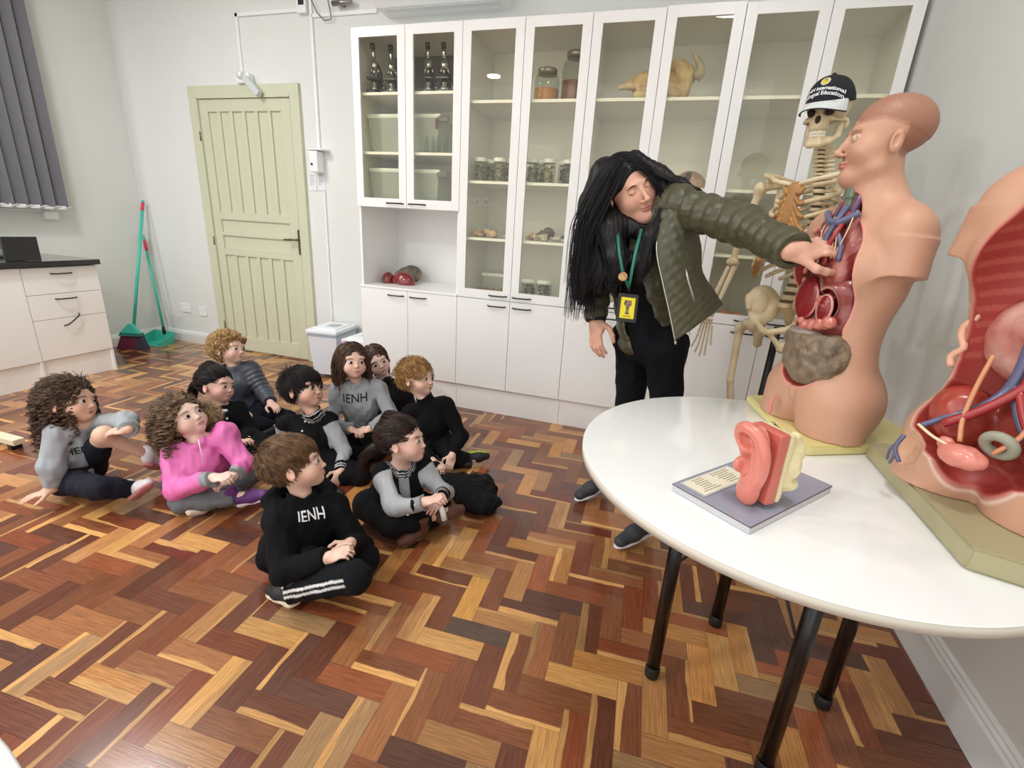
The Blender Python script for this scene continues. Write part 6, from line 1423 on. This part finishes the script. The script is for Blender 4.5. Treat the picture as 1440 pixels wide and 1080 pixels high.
H_lb = hair_mat('light_brown_hair', (128, 96, 66), (84, 60, 42)); H_bl = hair_mat('blond_hair', (206, 172, 118), (150, 114, 72)); H_bl2 = hair_mat('golden_blond_hair', (196, 154, 96), (138, 100, 58))
H_db = hair_mat('dark_brown_hair', (62, 44, 36), (34, 24, 20)); H_bk = hair_mat('near_black_hair', (34, 26, 24), (16, 13, 13)); H_mb = hair_mat('brown_curly_hair', (106, 82, 64), (62, 46, 36)); H_mb2 = hair_mat('brown_hair', (98, 74, 58), (60, 44, 34)); H_lc = hair_mat('light_brown_curls', (140, 114, 88), (84, 64, 48))
BLK = (13, 13, 15); GRY = (160, 164, 168)
# ---- front boy
def hood_ops(N, bk, lat, up):
    def f(s):
        c = N-up*.012+bk*.03
        pts = [c+lat*(.098*math.cos(a))+bk*(.07*math.sin(a))+up*(.012*math.sin(a)) for a in [(-.75+k*(math.pi+1.5)/10) for k in range(11)]]
        s.path([tuple(p) for p in pts], [.02, .024, .028, .031, .033, .034, .033, .031, .028, .024, .02], k=.015)
    return f
def make_front_boy():
    N = AY(428, 702, -1.75); lat = (AY(392, 742, -1.85)-AY(478, 722, -1.66)).normalized(); up = Vector((0, 0, 1)); bk = -(up.cross(lat)); 
    fwd = Vector((.8, -.5, 0)).normalized(); bk = -fwd
    c = person(dict(label='seated child nearest the camera in black hooded sweatshirt lettered IENH and striped trousers', head=(415, 655, -1.75), look=look(.92, .3, -.2), up=look(-.22, 1, .1), neck=(426, 702, -1.755), chest=(428, 745, -1.76), pelvis=(420, 805, -1.76),
        sr=(390, 738, -1.85), sl=(474, 720, -1.68), er=(400, 802, -1.92), el=(506, 772, -1.70), wr=(462, 784, -1.89), wl=(492, 764, -1.80), kr=(500, 812, -1.90), kl=(514, 786, -1.72), ar=(410, 832, -1.93), al=(440, 810, -1.74), tr=(380, 820, -1.90), tl=(415, 812, -1.74),
        face=(.8, -.5, .1), hairmat=H_lb, hairfn=short_hair(H_lb, .038, cmb=(.1, .8, -.5), front=.048, seed=31, grow=.001, fringe=.2), pants=(18, 19, 23), stripes=(-.1, -.95, .3), top=BLK, ti=.02, fold=.005, extra=[hood_ops(N, bk, lat, up)], soler=(.3, .1, 1), solel=(0, 0, 1), shoe=(30, 30, 34), solecol=(216, 200, 172), skin=(228, 189, 169),
        hr=dict(dir=look(.8, .35, .2), back=look(-.3, .7, .6), curl=.85), hl=dict(dir=look(-.6, -.4, .6), back=look(.5, .75, .2), curl=.8), topname='hooded_sweatshirt'))
    chest_text(c, 'IENH', .04, M_txtw, ratio=.16, dx=-.01)
make_front_boy()
c = person(dict(label='seated child in black and grey varsity jacket and brown boots, legs crossed', head=(566, 622, -1.38), look=look(.9, .16, .14), up=look(-.12, 1, 0), size=.98, neck=(562, 662, -1.38), chest=(560, 690, -1.38), pelvis=(540, 728, -1.38),
    sr=(536, 672, -1.44), sl=(596, 662, -1.30), er=(556, 713, -1.53), el=(624, 692, -1.33), wr=(597, 706, -1.52), wl=(620, 700, -1.42), kr=(552, 738, -1.54), kl=(618, 712, -1.28), ar=(622, 722, -1.42), al=(590, 745, -1.48), tr=(645, 710, -1.36), tl=(565, 756, -1.54),
    face=(.7, -.7, .1), hairmat=H_db, hairfn=pony_hair(H_db, (0, -.1, -.0), .13, seed=41, tie=(50, 40, 44)), pants=BLK, rcuff=.05, lcuff=.05, top=lambda P, q: varsity(P, q, front=(150, 152, 155)), ti=.014, topname='varsity_jacket', boots=True, shoe=(92, 56, 44), solecol=(88, 76, 62), solel=(.5, .2, .8), skin=(227, 187, 169),
    hr=dict(dir=look(.8, .3, .3), back=look(-.2, .8, .4), curl=.7), hl=dict(dir=look(-.3, -.3, .8), back=look(.5, .8, .2), curl=.7)))
buttons(c)
MB().tube([AY(619, 713, -1.45), AY(622, 718, -1.47), AY(625, 731, -1.47)], .012, 10).build('boot_cuff', mat('white_fleece', (232, 230, 224), .9), c['t'], world=True)
c = person(dict(label='seated child in black and grey varsity jacket just behind the black hooded sweatshirt', head=(427, 548, -1.12), look=look(.8, .16, .32), up=look(-.15, 1, 0), size=1.02, neck=(442, 585, -1.12), chest=(438, 620, -1.13), pelvis=(435, 668, -1.16),
    sr=(400, 602, -1.16), sl=(466, 598, -1.06), er=(392, 645, -1.2), el=(484, 634, -1.1), wr=(425, 665, -1.28), wl=(480, 662, -1.2), kr=(405, 680, -1.32), kl=(508, 678, -1.16), ar=(450, 700, -1.3), al=(450, 690, -1.22), tr=(480, 702, -1.3), tl=(420, 697, -1.24),
    face=(.6, -.8, .1), hairmat=H_bk, hairfn=short_hair(H_bk, .05, cmb=(.25, .8, -.4), front=.05, seed=32, grow=.001, fringe=.15), pants=BLK, top=lambda P, q: varsity(P, q, sl=(170, 172, 176)), ti=.013, topname='varsity_jacket', skin=(218, 177, 154), shoe=(30, 30, 32),
    hl=dict(dir=look(-.3, -.8, .4), back=look(.5, .2, .6), curl=.6), hr=dict(curl=.6)))
buttons(c)
# ---- girl in the pink coat
M_pinkc = mat('pink_coat_fabric', (222, 116, 178), .55, var=.06, vs=20, bump=.08, bs=120, attr='Col')
def pinkc(P, q):
    C = np.tile(lrgb((222, 112, 176)), (len(P), 1))
    for E0, W0 in ((q['ER'], q['WR']), (q['EL'], q['WL'])):
        d, t_ = seg(P, E0, W0); C = mix(C, (140, 144, 148), ((t_ > .82)*(d < .045)).astype(float))
    return C
def fur_ring(N, up, lat, bk):
    rg = np.random.default_rng(8); s = S()
    return s
c = person(dict(label='seated child in a bright pink coat, grey leggings and purple shoes', head=(258, 590, -1.56), look=look(.7, .36, .38), up=look(-.66, .76, .1), neck=(284, 622, -1.55), chest=(284, 652, -1.54), pelvis=(275, 695, -1.53), size=.98,
    sr=(246, 642, -1.60), sl=(320, 618, -1.48), er=(248, 688, -1.68), el=(344, 652, -1.50), wr=(300, 672, -1.68), wl=(328, 670, -1.60), kr=(256, 706, -1.67), kl=(352, 668, -1.42), ar=(334, 698, -1.60), al=(302, 706, -1.60), tr=(368, 690, -1.57), tl=(272, 716, -1.68),
    face=(.5, -.85, .1), hairmat=H_lc, hairfn=curly_hair(H_lc, .16, (.011, 210), 900, 51, vol=.8, grav=.3), hcoll=[((AY(284, 660, -1.54)), .1)], pants=(106, 108, 112), top=pinkc, topmat=M_pinkc, ti=.02, fold=.006, topname='coat', shoe=(96, 44, 112), shoel=(226, 206, 190), solecol=(224, 212, 224), solecoll=(232, 214, 196), soler=(0, -.3, 1), solel=(.75, .1, .6), skin=(231, 197, 181),
    hr=dict(dir=look(.8, .1, .3), back=look(-.1, .8, .5), curl=.75), hl=dict(dir=look(-.7, -.4, .5), back=look(.4, .8, .3), curl=.75)))
fc = AY(292, 578, -1.46); rgf = MB()
PMf = Matrix.Translation(AY(288, 574, -1.45))
strands('hood_fur', mat('tan_fur', (196, 172, 130), .8, rgb2=(140, 112, 78), vs=60), c['t'], Matrix.Translation(AY(290, 582, -1.46)), 900, .03, .0014, 5, .8, .1, None, (.003, 300), lambda p: True, 61, 1., ell=((0, 0, 0), (.055, .03, .032)))
S().ell(AY(290, 584, -1.46), (.055, .03, .032)).build('hood', M_pinkc, c['t'], .004, None, lambda P: np.tile(lrgb((196, 172, 130)), (len(P), 1)))
MB().tube([AY(279, 618, -1.66), AY(281, 628, -1.67), AY(287, 650, -1.68)], .0022, 6).build('zip_fastener', mat('white_zip', (228, 214, 224), .4), c['t'], world=True)
# ---- curly girl on the left
c = person(dict(label='seated child in grey sweatshirt leaning on one hand, furthest left of the group', head=(98, 567, -1.68), look=look(.93, .18, -.05), up=look(-.05, 1, 0), neck=(104, 604, -1.68), chest=(112, 632, -1.68), pelvis=(112, 678, -1.70), size=1.0, mouth=1,
    sr=(80, 616, -1.76), sl=(138, 600, -1.62), er=(72, 656, -1.82), el=(178, 592, -1.60), wr=(72, 688, -1.84), wl=(180, 604, -1.67), kr=(140, 686, -1.80), kl=(146, 612, -1.68), ar=(186, 688, -1.70), al=(210, 642, -1.56), tr=(206, 672, -1.68), tl=(222, 648, -1.50),
    face=(.7, -.7, .1), hairmat=H_mb, hairfn=curly_hair(H_mb, .23, (.010, 190), 900, 52, vol=.5, grav=.6), hcoll=[(AY(112, 640, -1.68), .1), (AY(80, 620, -1.76), .05)], pants=(28, 30, 40), lcuff=-1, top=GRY, ti=.014, fold=.006, soler=(.0, .4, 1), solel=(0, 0, 1), shoe=(220, 214, 216), solecol=(196, 128, 128), skin=(218, 176, 151), hipdir=(0.3, -1, 0),
    hr=dict(dir=look(-.75, -.35, .5), back=(0, 0, 1), curl=.1, spread=1.2), hl=dict(dir=look(-.85, -.1, .2), back=look(.1, .8, .5), curl=.45)))
chest_text(c, 'IENH', .042, M_txtb, ratio=.36)
# ---- children at the back
def puffer(col, e=.028):
    return dict(ti=.022, rings=(e, .006), fold=.002)
c = person(dict(label='seated child in a dark grey padded jacket at the back, nearest the green door', head=(322, 492, -.78), look=look(.86, .12, .22), up=look(-.12, 1, 0), neck=(332, 520, -.78), chest=(336, 545, -.78), pelvis=(340, 592, -.80), size=.98,
    sr=(306, 532, -.84), sl=(356, 524, -.72), er=(306, 565, -.92), el=(372, 552, -.76), wr=(336, 578, -.94), wl=(380, 566, -.84), kr=(374, 600, -.88), kl=(404, 588, -.76), ar=(344, 606, -.90), al=(392, 600, -.84), tr=(326, 608, -.90), tl=(372, 606, -.92),
    face=(.7, -.7, .1), hairmat=H_bl, hairfn=curly_hair(H_bl, .055, (.008, 300), 1300, 53, vol=1., grav=.05), pants=(24, 26, 38), top=(62, 66, 76), topmat=mat('padded_nylon', (62, 66, 76), .45, var=.1, vs=20, attr='Col'), topname='padded_jacket', skin=(231, 192, 174), hl=dict(dir=look(.6, -.3, .4), curl=.4), hr=dict(dir=look(.8, -.3, .4), curl=.5), **puffer(0)))
c = person(dict(label='seated child in black with a white collar, just behind the pink coat', head=(304, 543, -1.10), look=look(.88, .04, .16), up=look(-.1, 1, 0), neck=(312, 574, -1.10), chest=(316, 596, -1.10), pelvis=(316, 634, -1.10), size=.97,
    sr=(288, 585, -1.16), sl=(338, 580, -1.04), er=(296, 622, -1.22), el=(352, 604, -1.06), wr=(334, 622, -1.22), wl=(348, 618, -1.14), kr=(366, 637, -1.20), kl=(374, 624, -1.10), ar=(330, 642, -1.24), al=(346, 634, -1.16), tr=(312, 644, -1.26), tl=(330, 636, -1.16),
    face=(.7, -.7, .1), hairmat=H_bk, hairfn=pony_hair(H_bk, (0, -.09, .03), .12, seed=42), pants=BLK, top=BLK, ti=.013, skin=(225, 182, 163), hr=dict(dir=look(.8, .2, .3), curl=.6), hl=dict(dir=look(-.5, -.4, .5), curl=.6)))
MB().tube([AY(302, 572, -1.17), AY(310, 579, -1.2), AY(320, 577, -1.18)], [.009, .011, .007], 8).build('white_collar', mat('white_collar_cloth', (226, 228, 228), .9), c['t'], world=True)
chest_text(c, 'III', .014, M_txtw, ratio=.3, dx=-.03)
c = person(dict(label='seated child in grey lettered sweatshirt with hands in lap, in front of the bins', head=(495, 510, -.84), look=look(.52, .04, .76), up=look(-.05, 1, 0), neck=(502, 541, -.83), chest=(505, 570, -.82), pelvis=(502, 622, -.82), size=.98,
    sr=(474, 553, -.88), sl=(536, 550, -.76), er=(466, 592, -.94), el=(552, 582, -.82), wr=(492, 604, -.98), wl=(522, 602, -.94), kr=(498, 640, -1.0), kl=(528, 636, -.96), ar=(475, 645, -.86), al=(545, 643, -.80), tr=(465, 642, -.80), tl=(546, 640, -.82),
    face=(.4, -.9, .1), hairmat=H_mb2, hairfn=long_hair(H_mb2, .2, 750, 54), hcoll=[(AY(505, 575, -.82), .085), (AY(474, 556, -.88), .045), (AY(536, 553, -.76), .045)], pants=BLK, top=(158, 162, 165), ti=.014, fold=.006, skin=(228, 187, 167), hl=dict(dir=look(-.7, -.2, .4), back=look(.1, .8, .5), curl=.6), hr=dict(dir=look(.7, -.1, .4), curl=.6)))
chest_text(c, 'IENH', .058, M_txtb, ratio=.24)
MB().ell(c['HM'] @ Vector((.04, .01, .105)), (.014, .01, .01)).build('hair_clip', mat('lilac_clip', (190, 160, 200), .4), c['t'], world=True)
c = person(dict(label='seated child in dark top peeking out from behind the grey lettered sweatshirt', head=(530, 509, -0.56), look=look(.45, -.1, .88), up=look(-.5, .9, 0), neck=(543, 536, -0.56), chest=(552, 565, -0.54), pelvis=(556, 606, -0.50), size=.94,
    sr=(530, 550, -0.56), sl=(570, 545, -0.49), er=(528, 585, -0.56), el=(578, 580, -0.52), wr=(548, 596, -0.60), wl=(568, 598, -0.60), kr=(560, 615, -0.64), kl=(590, 610, -0.56), ar=(540, 618, -0.56), al=(580, 612, -0.54), tr=(530, 618, -0.54), tl=(565, 612, -0.54),
    face=(.4, -.9, .1), hairmat=H_mb2, hairfn=long_hair(H_mb2, .13, 600, 55), hcoll=[(AY(552, 565, -.6), .085)], pants=BLK, top=(34, 30, 32), ti=.012, skin=(231, 195, 181)))
c = person(dict(label='seated child in black turtleneck and lime-soled shoes, nearest the cabinets', head=(586, 533, -.76), look=look(.82, .08, .38), up=look(-.12, 1, 0), neck=(600, 566, -.76), chest=(606, 598, -.75), pelvis=(604, 648, -.76), size=1.0,
    sr=(572, 586, -.82), sl=(630, 572, -.70), er=(580, 625, -.88), el=(648, 612, -.74), wr=(608, 648, -.96), wl=(636, 640, -.86), kr=(610, 662, -.98), kl=(636, 655, -.82), ar=(570, 665, -.95), al=(660, 652, -.78), tr=(555, 662, -.93), tl=(684, 650, -.74),
    face=(.6, -.8, .1), hairmat=H_bl2, hairfn=short_hair(H_bl2, .042, lift=.55, curl=(.004, 120), cmb=(.35, .7, .1), front=.05, seed=33, grow=.0, n=700), pants=(16, 17, 21), top=(12, 12, 13), ti=.011, turtle=True, collar=.3, fold=.004, solel=(-.1, -.85, -.45), shoe=(26, 26, 28), solecol=(176, 206, 60), skin=(233, 194, 174), hl=dict(dir=look(-.2, -.9, .3), back=look(.2, .3, .9), curl=.4), hr=dict(curl=.5)))
# black jacket lying on the floor
s = S(); rg = np.random.default_rng(14)
for i in range(16):
    u, v = rg.random(), rg.random(); p = AZ(636+46*u+6*v, 678+34*v+8*u, .03); s.ell((p.x, p.y, .03+.045*rg.random()*(1-abs(u-.5))), (.05+.02*rg.random(), .045, .03), k=.05)
s.box((1.3, -1.1, -.099), (2, 2, .1), rd=0, k=.0005, op='s')
tag(s.build('jacket', M_cloth, None, .0045, add_disp(wob(.007, 28, 3), wob(.0035, 70, 5)), lambda P: np.tile(lrgb((20, 20, 22)), (len(P), 1))), 'crumpled black jacket lying on the floor beside the brown boots', 'jacket')
# ---- the woman
H_w = hair_mat('long_black_hair', (26, 22, 24), (10, 9, 10))
M_jk = mat('olive_quilted_nylon', (76, 74, 54), .42, var=.12, vs=14, bump=.1, bs=120)
M_zip = mat('zip_metal', (176, 172, 160), .3, metal=.9)
def woman_hair(t, HM, sp):
    def ex(q): pass
    h = scalp(t, HM, H_w, adult=True, grow=.003)
    Hc = HM.translation
    s = S()
    L1 = [(852, 245, -1.02), (838, 290, -1.03), (832, 335, -1.05), (836, 375, -1.08), (842, 402, -1.1)]
    s.path([tuple(AY(*p)) for p in L1], [.06, .062, .062, .056, .035], k=.03)
    PR = [[(846, 285, -1.05), (856, 325, -1.12), (866, 362, -1.16), (868, 396, -1.17)], [(930, 252, -1.02), (932, 295, -1.08), (914, 335, -1.14), (904, 370, -1.165), (898, 398, -1.165)], [(893, 224, -1.03), (925, 243, -1.03), (958, 259, -1.06), (984, 268, -1.08)]]
    s.path([tuple(AY(*p)) for p in PR[0]], [.05, .05, .04, .012], k=.04).path([tuple(AY(*p)) for p in PR[1]], [.03, .036, .034, .028, .010], k=.04).path([tuple(AY(*p)) for p in PR[2]], [.032, .024, .016, .006], k=.03)
    s.path([tuple(AY(*p)) for p in [(870, 318, -1.09), (902, 318, -1.09)]], .04, k=.04)
    s.frame(HM, S().ell((0, .09, -.03), (.064, .07, .1), k=.01, op='s'))
    s.build('hair_mass', H_w, h, .0035, add_disp(wob(.001, 40, 3), lambda P: .0008*np.sin(P@np.array((330., 120., 20.))+.6*np.sin(P[:, 2]*30))))
    coll = [(AY(885, 345, -1.03), .115), (AY(955, 295, -1.07), .075), (AY(845, 335, -1.0), .085)]
    def comb(P, nrm):
        c = np.zeros_like(P); c[:, 0] = np.sign(P[:, 0]-.012)*.9; c[:, 1] = -.25; c[:, 2] = -.35; return c-nrm*(c*nrm).sum(1)[:, None]
    strands('long_strands', H_w, h, HM, 2600, .44, .0011, 20, .6, .55, comb, (0, 0), hairline(.07, -.07, .01), 71, .06, coll=coll, ell=((0, -.02, .04), (.081, .1, .085)))
    # loose ends following the fall of the hair
    rg = np.random.default_rng(5); b = MB()
    for i in range(190):
        u = rg.random(); px = 812+u*62; y1 = 400+rg.random()*24-14*abs(u-.4); d = rg.normal(size=3)
        P_ = [AY(838+u*30+d[0]*3, 255, -1.0), AY(822+u*48+d[1]*4, 320, -1.10-.03*u), AY(px+4+d[2]*3, 372, -1.15), AY(px+d[0]*6-4, y1, -1.14)]
        b.tube(spl([tuple(q) for q in P_], 6), [.0022]*12+[.0016]*6+[.0008], 4)
    for pth, sp_, nn in ((PR[0], 13, 150), (PR[1], 5, 130), (PR[2], 5, 90)):
        for i in range(nn):
            d = rg.normal(size=2)*sp_*.6; q = [tuple(AY(p[0]+d[0]*(1-.5*k/len(pth)), p[1]+d[1]*.35, p[2]-.05*(1-.6*k/(len(pth)-1))-.012*rg.random())) for k, p in enumerate(pth)]
            b.tube(spl(q, 5), [.0016]*(len(pth)*5-5)+[.0006], 4)
    b.build('loose_locks', H_w, h, world=True)
WOMAN = dict(label='standing person in olive padded jacket reaching one hand into the opened anatomy torso', adult=True, head=(884, 266, -1.08), look=look(.30, -.34, .90), up=look(-.48, .88, .0), closed=True, size=1.0, neck=(884, 318, -1.02), chest=(902, 365, -1.0), pelvis=(912, 480, -.97),
    sr=(848, 335, -.98), sl=(953, 288, -1.08), er=(838, 400, -.95), el=(1048, 318, -1.26), wr=(838, 450, -1.0), wl=(1112, 352, -1.50), kr=(885, 590, -.92), kl=(938, 590, -1.04), ar=Vector((1.885, -.79, .095)), al=Vector((2.12, -1.09, .095)), tr=Vector((1.79, -.915, .075)), tl=Vector((2.01, -1.21, .075)),
    r=.93, hipw=.085, hipdir=(-.7, .7, 0), face=(-.2, -1, 0), hairmat=H_w, hairfn=woman_hair, pants=(14, 15, 20), pi=.008, top=(15, 15, 17), ti=.005, topname='black_top', fold=.0015, cuff=.03, skin=(216, 166, 142), lips=(176, 92, 88), gaze=Vector((0, 0, -.35)),
    shoe=(58, 60, 66), solecol=(226, 228, 230), laces=M_black, hand=1.,
    hl=dict(dir=look(.97, .1, .1), back=look(-.05, .6, .8), curl=.62, thumb=.6, spread=.3), hr=dict(dir=look(-.05, -1, .15), back=look(-.8, 0, .5), curl=.4))
c = person(WOMAN)
t = c['t']; SR, SL, N, C_, Pv, lat, up, fw = [c[k] for k in ('SR', 'SL', 'N', 'C', 'Pv', 'lat', 'up', 'fw')]
EL, WL, ER, WR = c['EL'], c['WL'], c['ER'], c['WR']; R_ = c['R']
# jacket: shell over back and sides, open in front
s = S(); i = .026; hem = Pv+up*.03
s.cap(hem, C_, R_['bl']+i, R_['ch']+i, k=.04, rings=(.075, .008)).cap(SR, SL, R_['sh']+i*.9, k=.05).cap(C_+lat*.03, C_-lat*.03, R_['ch']+i, k=.03)
for a, b_, w_, cf in ((SL, EL, WL, -.012), (SR, ER, WR, .0)):
    s.cap(a, b_, R_['ua']*1.05+i*.8, R_['ua']*.95+i*.75, k=.02, rings=(.052, .008)); s.ell(b_, (R_['ua']*.95+i*.7,)*3, k=.014); s.cone(b_, w_-(w_-b_).normalized()*cf, R_['fa']*1.1+i*.75, R_['wr']*1.2+i*.72, k=.014, rings=(.048, .007))
s.cap(N-up*.015, N+up*.02, R_['nk']+.03, R_['nk']+.03, k=.02)
s.cap(Pv-up*.1, C_, R_['bl']+.011, R_['ch']+.008, k=.004, op='s')
cen = (Pv+C_)/2; FM = np.array((lat, fw, up)).T
s.box(cen+fw*.17+lat*.015+up*.05, (.06, .14, .3), FM, rd=.01, k=.01, op='s')
s.box(Pv-up*.19, (.3, .3, .12), FM, rd=.002, k=.004, op='s')
s.cone(WL-(WL-EL).normalized()*.02, WL+(WL-EL).normalized()*.05, R_['wr']+.008, R_['wr']+.012, k=.002, op='s'); s.cone(WR-(WR-ER).normalized()*.02, WR+(WR-ER).normalized()*.05, R_['wr']+.008, R_['wr']+.012, k=.002, op='s')
s.frame(c['HM'], S().ell((0, .0, -.02), (.08, .095, .11), op='s', k=.003))
jk = s.build('jacket', M_jk, t, .0036, add_disp(wob(.0035, 34, 5), wob(.002, 80, 6)))
for w_, e_ in ((WL, EL), (WR, ER)):
    d = (w_-e_).normalized(); q = S().cone(w_-d*.012, w_+d*.006, R_['wr']*1.2+i*.6, R_['wr']*1.15+i*.55, k=.003).cone(w_-d*.02, w_+d*.03, R_['wr']*.8, R_['wr']*.8, k=.002, op='s'); q.build('cuff', mat('black_rib_knit', (22, 22, 22), .85), jk, .003)
# flared front panel
EA = spl([tuple(AY(*p)) for p in [(930, 296, -1.13), (922, 350, -1.18), (931, 400, -1.2), (940, 440, -1.21), (948, 480, -1.22)]], 5)
EB = spl([tuple(AY(*p)) for p in [(972, 296, -1.08), (984, 345, -1.08), (986, 382, -1.08), (1002, 408, -1.07), (1016, 429, -1.06)]], 5)
EA, EB = spl([tuple(p) for p in EA], 2), spl([tuple(p) for p in EB], 2); n = len(EA); K = 24; rows = []
for a, b_ in zip(EA, EB):
    rows.append([a.lerp(b_, k/(K-1))+CFW*(.03*math.sin(math.pi*k/(K-1))) for k in range(K)])
vs = []
for ri, r_ in enumerate(rows):
    for k, p in enumerate(r_): vs.append(p+CFW*(.007*abs(math.sin(ri*math.pi/3.+k*.3))*abs(math.sin(ri*.35-k*.55))**.5))
fs = [(a*K+b_, a*K+b_+1, (a+1)*K+b_+1, (a+1)*K+b_) for a in range(n-1) for b_ in range(K-1)]
b = MB(); b.poly(vs, fs, True); o = b.build('jacket_front_panel', M_jk, jk, world=True); md = o.modifiers.new('thick', 'SOLIDIFY'); md.thickness = .014; md.offset = 0; sm = o.modifiers.new('sub', 'SUBSURF'); sm.levels = sm.render_levels = 1
MB().tube([p+CFW*.011 for p in EA[8:]], .0032, 8).build('front_zip', M_zip, o, world=True)
MB().tube([EA[-1]+CFW*.012, EA[-1]+CFW*.014+VU*-.012], [.005, .004], 8).build('zip_pull', M_zip, o, world=True)
MB().tube([AY(*p) for p in [(964, 378, -1.175), (968, 395, -1.18), (974, 415, -1.18), (978, 436, -1.175)]], .0042, 8).build('pocket_zip', M_zip, o, world=True)
# left-hand side panel, mostly under the hair
# badge on a lanyard
ln = thing('lanyard_badge', 'yellow identity badge in a black holder on a green lanyard round the standing person\'s neck', 'badge', AY(882, 433, -1.2))
M_lan = mat('green_lanyard', (40, 112, 98), .6)
cb = AY(884, 404, -1.205)
for pts in ([(868, 322, -1.16), (871, 355, -1.225), (876, 384, -1.225)], [(902, 322, -1.16), (893, 358, -1.225), (886, 395, -1.215)]):
    MB().tube([AY(*p) for p in pts]+[cb], .0055, 8, flat=.35).build('strap', M_lan, ln, world=True)
bc = AY(876, 389, -1.24); MB().lathe([(0, -.002), (.0155, -.002), (.0155, .002), (.012, .003), (0, .003)], bc, 24, tuple(CFW+VR*-.3)).build('button_pin', mat('gold_pin', (196, 160, 96), .35, rgb2=(150, 110, 70), vs=90), ln, world=True)
B = Matrix((VR+VU*-.12, (VU+VR*.12), CFW)).transposed().to_4x4(); B.translation = AY(882, 433, -1.20)
MB().prism([(-.036, -.05), (.036, -.05), (.036, .05), (-.036, .05)], -.003, .003, bev=.002, M=B).build('holder', mat('black_card_holder', (38, 36, 34), .4), ln, world=True)
k1 = MB().prism([(-.025, -.038), (.025, -.038), (.025, .036), (-.025, .036)], .003, .0045, M=B).build('card', mat('yellow_card', (226, 208, 32), .5), ln, world=True)
MB().prism([(-.012, .026), (.012, .026), (.014, .012), (.005, .0), (.007, -.024), (-.007, -.024), (-.005, .0), (-.014, .012)], .0045, .005, M=B).build('card_picture', mat('card_picture_tan', (150, 128, 96), .6, rgb2=(60, 50, 40), vs=90), k1, world=True)
MB().prism([(-.014, -.032), (.014, -.032), (.014, -.029), (-.014, -.029)], .0045, .005, M=B).build('card_text', mat('card_text_grey', (120, 116, 60), .6), k1, world=True)
MB().tube([cb, B @ Vector((0, .05, 0))], .004, 8).build('clip', M_black, ln, world=True)
MB().ell(c['HM'] @ Vector((.079, -.012, -.045)), .004).build('earring', M_tooth, t, world=True)
MB().ell(c['HM'] @ Vector((-.079, -.012, -.045)), .004).build('earring', M_tooth, t, world=True)
